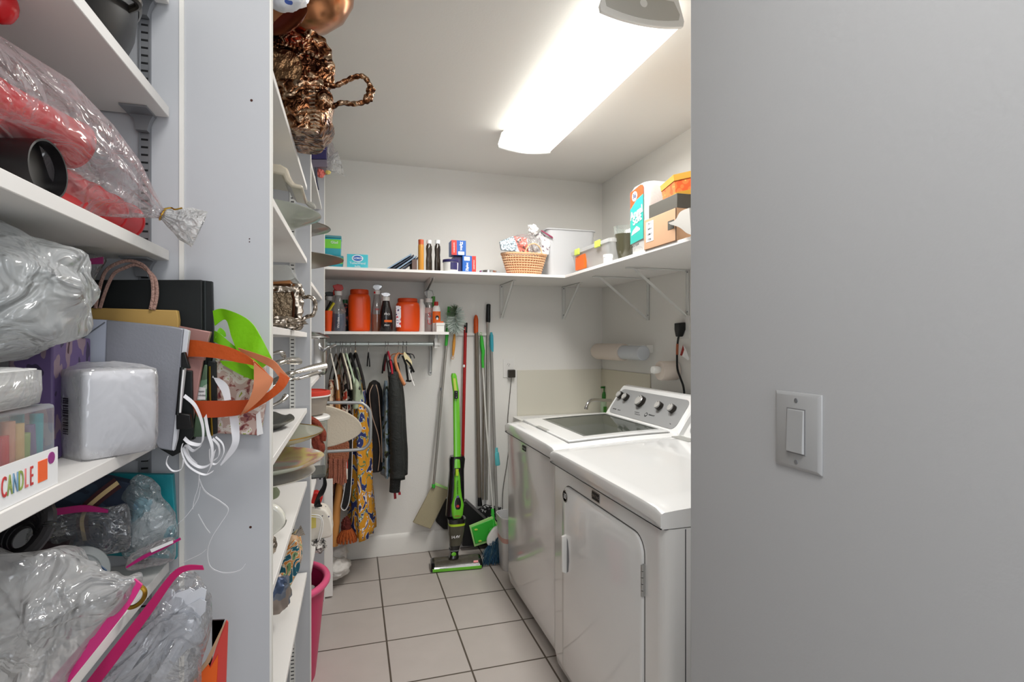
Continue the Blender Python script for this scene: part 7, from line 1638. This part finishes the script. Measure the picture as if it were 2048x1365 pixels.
# from left to right
hanger(661, 'thin white hanger at the far left of the rod', ('hanger_white', (226, 220, 208), .4), th=.005)
hanger(672, 'brown wire hanger, second from the left on the rod', ('hanger_wire', (80, 60, 48), .4), th=.003, hook=M_gmetal)
hanger(681, 'dark hanger holding the folk print top', ('hanger_dark', (40, 30, 28), .4), th=.006, hook=M_gmetal)
hanger(685, 'cream plastic hanger, first of the pale pair', ('hanger_cream', (226, 218, 196), .4), th=.0055, tilt=.05)
hanger(692, 'mint green hanger over the yellow floral dress', ('hanger_mint', (186, 206, 178), .4), th=.0055, tilt=.05)
hanger(701, 'black hanger right of the mint one', ('hanger_black', (22, 22, 24), .4), th=.008)
t, x, top = hanger(711, 'black velvet hanger with a tan tag on its hook', ('hanger_velvet', (28, 24, 24), .8), th=.009, hook=mat('hook_copper', (120, 82, 60), .3, metal=1))
make('tan_tag', MB().obox((x, YR-.004, ZR-.045), (.009, .003, .018)), mat('tag_tan', (216, 190, 150), .6), t)
hanger(737, 'black hanger holding the folded black scarf', ('hanger_black', ''), th=.004, hw=.03, drop=.06, z_neck=.05, tilt=.006)
hanger(771, 'dark hanger inside the blue patterned garment', ('hanger_black', ''), th=.005, z_neck=.06, drop=.10, tilt=.008)
hanger(776, 'red hanger inside the black jacket', ('hanger_red', (170, 30, 50), .4), th=.006, z_neck=.045, drop=.10, tilt=.012)
garment('print_blouse', X(661), Zp(762), Zp(985), .17, .036, M_patt, 'beige and rust folk print blouse at the far left of the rod', seed=1, folds=6)
garment('striped_blouse', X(676), Zp(752), Zp(950), .17, .026, ramp_mat('rust_strip', [(0, (196, 136, 76)), (.5, (180, 96, 52)), (.58, (236, 214, 190))], 12, 'noise', .85), 'tan and rust striped blouse second from the left', seed=4, folds=8)
garment('white_print_dress', X(692), Zp(740), Zp(985), .18, .030, ramp_mat('white_flower', [(0, (24, 22, 26)), (.45, (40, 34, 36)), (.5, (232, 222, 208)), (.62, (196, 70, 50))], 18, 'noise', .85), 'dark dress with white and red flowers, left of the yellow one', seed=6, folds=9)
garment('yellow_floral_dress', X(719), Zp(758), Zp(1074), .20, .060, M_flor, 'long mustard yellow dress with navy and white flowers', seed=2, folds=11, shoulder=.13, skew=.012, hem=.03)
garment('sage_blouse', X(714), Zp(738), Zp(815), .21, .040, mat('sage_cloth', (164, 176, 150), .85, var=.2, vscale=30), 'sage green blouse shoulder above the skirt of the yellow dress', seed=8, folds=5)
# brown tassels, rolled cloth, strap, red pompon
t = thing('tassel_shawl', 'rust coloured shawl fringe with twisted tassels at the left of the clothes', 'shawl', (X(672), 3.02, Zp(972)))
m = MB().prism(spoly([Q(a, b, 3.0) for a, b in [(655, 880), (694, 880), (698, 910), (692, 926), (668, 928), (656, 915)]], 3), (0, .05, 0))
make('shawl_cloth', m, mat('rust_weave', (168, 104, 76), .9, bump=.8, bscale=120), t, bevel=.006)
m = MB()
for i in range(11):
    px = 659+i*3.2; m.tube([Q(px, 918, 2.995+.003*(i % 3)), Q(px+math.sin(i)*1, 945, 2.995+.003*(i % 3)), Q(px-1+math.sin(i*2)*1.5, 968+3*math.sin(i), 2.995+.003*(i % 3))], [.005, .0055, .0065], 7)
make('tassels', m, mat('rust_rope', (186, 116, 92), .9, bump=1, bscale=260), t)
solo('tan_roll', MB().tube(smooth([Q(682, 925, 3.05), Q(679, 980, 3.05), Q(671, 1040, 3.05), Q(668, 1092, 3.05)], 5), [.018]*5+[.021]*5+[.024]*5+[.022], 16), mat('tan_suede', (206, 142, 76), .85), 'tan rolled cloth belt hanging down past the tassels', 'belt')
solo('dark_brown_drape', MB().prism([Q(a, b, 3.07) for a, b in [(658, 960), (682, 965), (676, 1010), (668, 1070), (658, 1074)]], (0, .02, 0)), mat('maroon_cloth', (66, 34, 28), .9), 'dark brown cloth behind the tan roll', 'cloth', bevel=.004)
t = thing('black_strap', 'black strap loop edged in white hanging between the shawl and yellow dress', 'strap', Q(695, 1022, 3.04))
A = [Q(a, b, 3.02) for a, b in [(692, 880), (704, 880), (702, 960), (698, 1005), (690, 1020), (684, 1015), (686, 1000), (692, 950)]]
make('strap_cloth', MB().prism(A, (0, .008, 0)), M_blk_cloth, t)
make('white_edge', MB().tube(smooth([Q(a, b, 3.018) for a, b in [(706, 800), (705, 880), (703, 960), (698, 1005), (690, 1021), (682, 1015), (686, 995), (692, 950), (694, 880)]], 5), .0022, 6), M_wprint, t)
t = thing('maroon_pompon', 'fluffy maroon and rust tassel hanging low beside the yellow dress', 'tassel', Q(694, 1086, 3.0))
m = MB().blob(Q(692, 1052, 3.03), (.026, .024, .045), .25, 3, 3, 36, 24); m2 = MB(); random.seed(8)
make('pompon', m, mat('maroon_fluff', (96, 36, 28), .95, bump=1, bscale=120), t)
for i in range(16):
    a_ = 2*PI*i/16; q = Q(694, 1062, 3.03); m2.tube([q+Vector((.02*math.cos(a_), .02*math.sin(a_), .01)), q+Vector((.045*math.cos(a_), .03*math.sin(a_), -.035)), q+Vector((.048*math.cos(a_), .03*math.sin(a_), -.062))], [.006, .009, .006], 7)
make('fringe', m2, mat('rust_fluff', (170, 84, 36), .95, bump=.8, bscale=100), t)
# folded black scarf
t = thing('black_scarf', 'black scarf folded over its hanger with a light piping edge', 'scarf', (X(751), YR, Zp(945)))
sx_ = P(750, 900, Y=3.12).x
R = []
for z, w_, d_ in ((Zp(764, 3.12), .010, .05), (Zp(769, 3.12), .030, .08), (Zp(785, 3.12), .045, .10), (Zp(850, 3.12), .047, .11), (Zp(930, 3.12), .048, .11), (Zp(944, 3.12), .046, .11)):
    R.append([Vector((sx_+w_*math.copysign(abs(math.cos(2*PI*i/32))**.7, math.cos(2*PI*i/32)), YR+d_*math.sin(2*PI*i/32), z)) for i in range(32)])
make('scarf_cloth', MB().rings(R, True, True), mat('scarf_black', (30, 27, 28), .85, bump=.3, bscale=40), t)
for pl in ([(746, 770), (739, 790), (744, 830), (756, 870), (760, 905), (756, 942)], [(752, 770), (757, 790), (760, 830), (763, 870), (764, 925)]):
    make('piping', MB().tube(smooth([Q(a, b, 3.075) for a, b in pl], 5), .0022, 6), mat('piping_tan', (188, 160, 140), .7), t)
# blue patterned garment and black jacket
garment('blue_patterned_vest', P(774, 850, Y=3.08).x, Zp(766, 3.08), Zp(958, 3.08), .15, .024, ramp_mat('blue_panel', [(0, (60, 80, 60)), (.36, (150, 176, 200)), (.52, (184, 206, 222)), (.62, (110, 130, 90)), (.68, (30, 34, 46))], 16, 'noise', .7, dist=.6), 'pale blue patterned vest pressed against the black jacket', seed=3, folds=5)
t = garment('black_jacket', P(796, 850, Y=3.06).x, Zp(728, 3.08), Zp(962, 3.08), .17, .042, mat('jacket_black', (38, 40, 38), .75, bump=.5, bscale=34, btype='crumple'), 'black satin jacket hanging sideways with a ribbed cuff', seed=5, folds=8, shoulder=.12, skew=.01)
sl = smooth([Q(786, 745, 3.04), Q(790, 790, 3.02), Q(792, 860, 3.01), Q(794, 920, 3.01), Q(794, 955, 3.01)], 5)
make('sleeve', MB().tube(sl, [.026+.012*min(1, i/6)+.002*math.sin(i*1.7) for i in range(len(sl))], 20), mat('jacket_black', ''), t)
make('cuff', MB().tube([Q(791, 955, 3.01), Q(790, 970, 3.01), Q(789, 984, 3.01)], [.030, .029, .029], 20), mat('cuff_black', (30, 31, 30), .9, bump=1, bscale=160), t)
make('collar', MB().tube(smooth([Q(780, 722, 3.1), Q(784, 735, 3.08), Q(788, 752, 3.07)], 4), .012, 12), mat('cuff_black', ''), t)
for px, py in ((790, 998), (799, 990)): make('red_tab', MB().prism([Q(px-3, 984, 3.03), Q(px+2, 984, 3.03), Q(px+3, py, 3.03), Q(px-2, py+1, 3.03)], (0, .002, 0)), mat('tab_red', (160, 24, 40), .6), t)
# bare hangers at the right
t, x, top = hanger(797, 'bare tan wooden hanger right of the black jacket', ('wood_tan', (196, 128, 84), .5), th=.003, hw=.03, drop=.01)
make('wood_arm', MB().tube(smooth([(x+.0, YR+.02, top+.0), Q(790, 718, 3.12), Q(795, 740, 3.06), Q(806, 765, 3.0), Q(810, 770, 2.99)], 6), .0105, 12, flat=.7), mat('wood_tan', ''), t)
t, x, top = hanger(806, 'clip hanger with cream wood, second from the rod end', ('hanger_black', ''), th=.003, hw=.02, drop=.01, hook=M_black)
make('cream_clip', MB().prism(spoly([Q(a, b, 3.12) for a, b in [(808, 704), (816, 712), (824, 724), (822, 734), (814, 726), (808, 716)]], 3), (0, .012, 0)), mat('cream_wood', (226, 212, 166), .5), t)
t, x, top = hanger(813, 'black skirt hanger with dangling clips, last on the rod', ('hanger_black', ''), th=.003, hw=.02, drop=.01, hook=M_black)
for pl in ([(805, 712), (812, 730), (816, 762)], [(812, 720), (820, 728), (828, 745)], [(812, 762), (820, 763), (826, 760)], [(820, 735), (824, 740), (820, 748)]):
    make('clip_bar', MB().tube([Q(a, b, 3.08) for a, b in pl], .006, 6), M_black, t)
make('white_clip', MB().tube([Q(818, 740, 3.06), Q(823, 758, 3.06), Q(828, 772, 3.06)], [.003, .004, .005], 8), M_white, t)
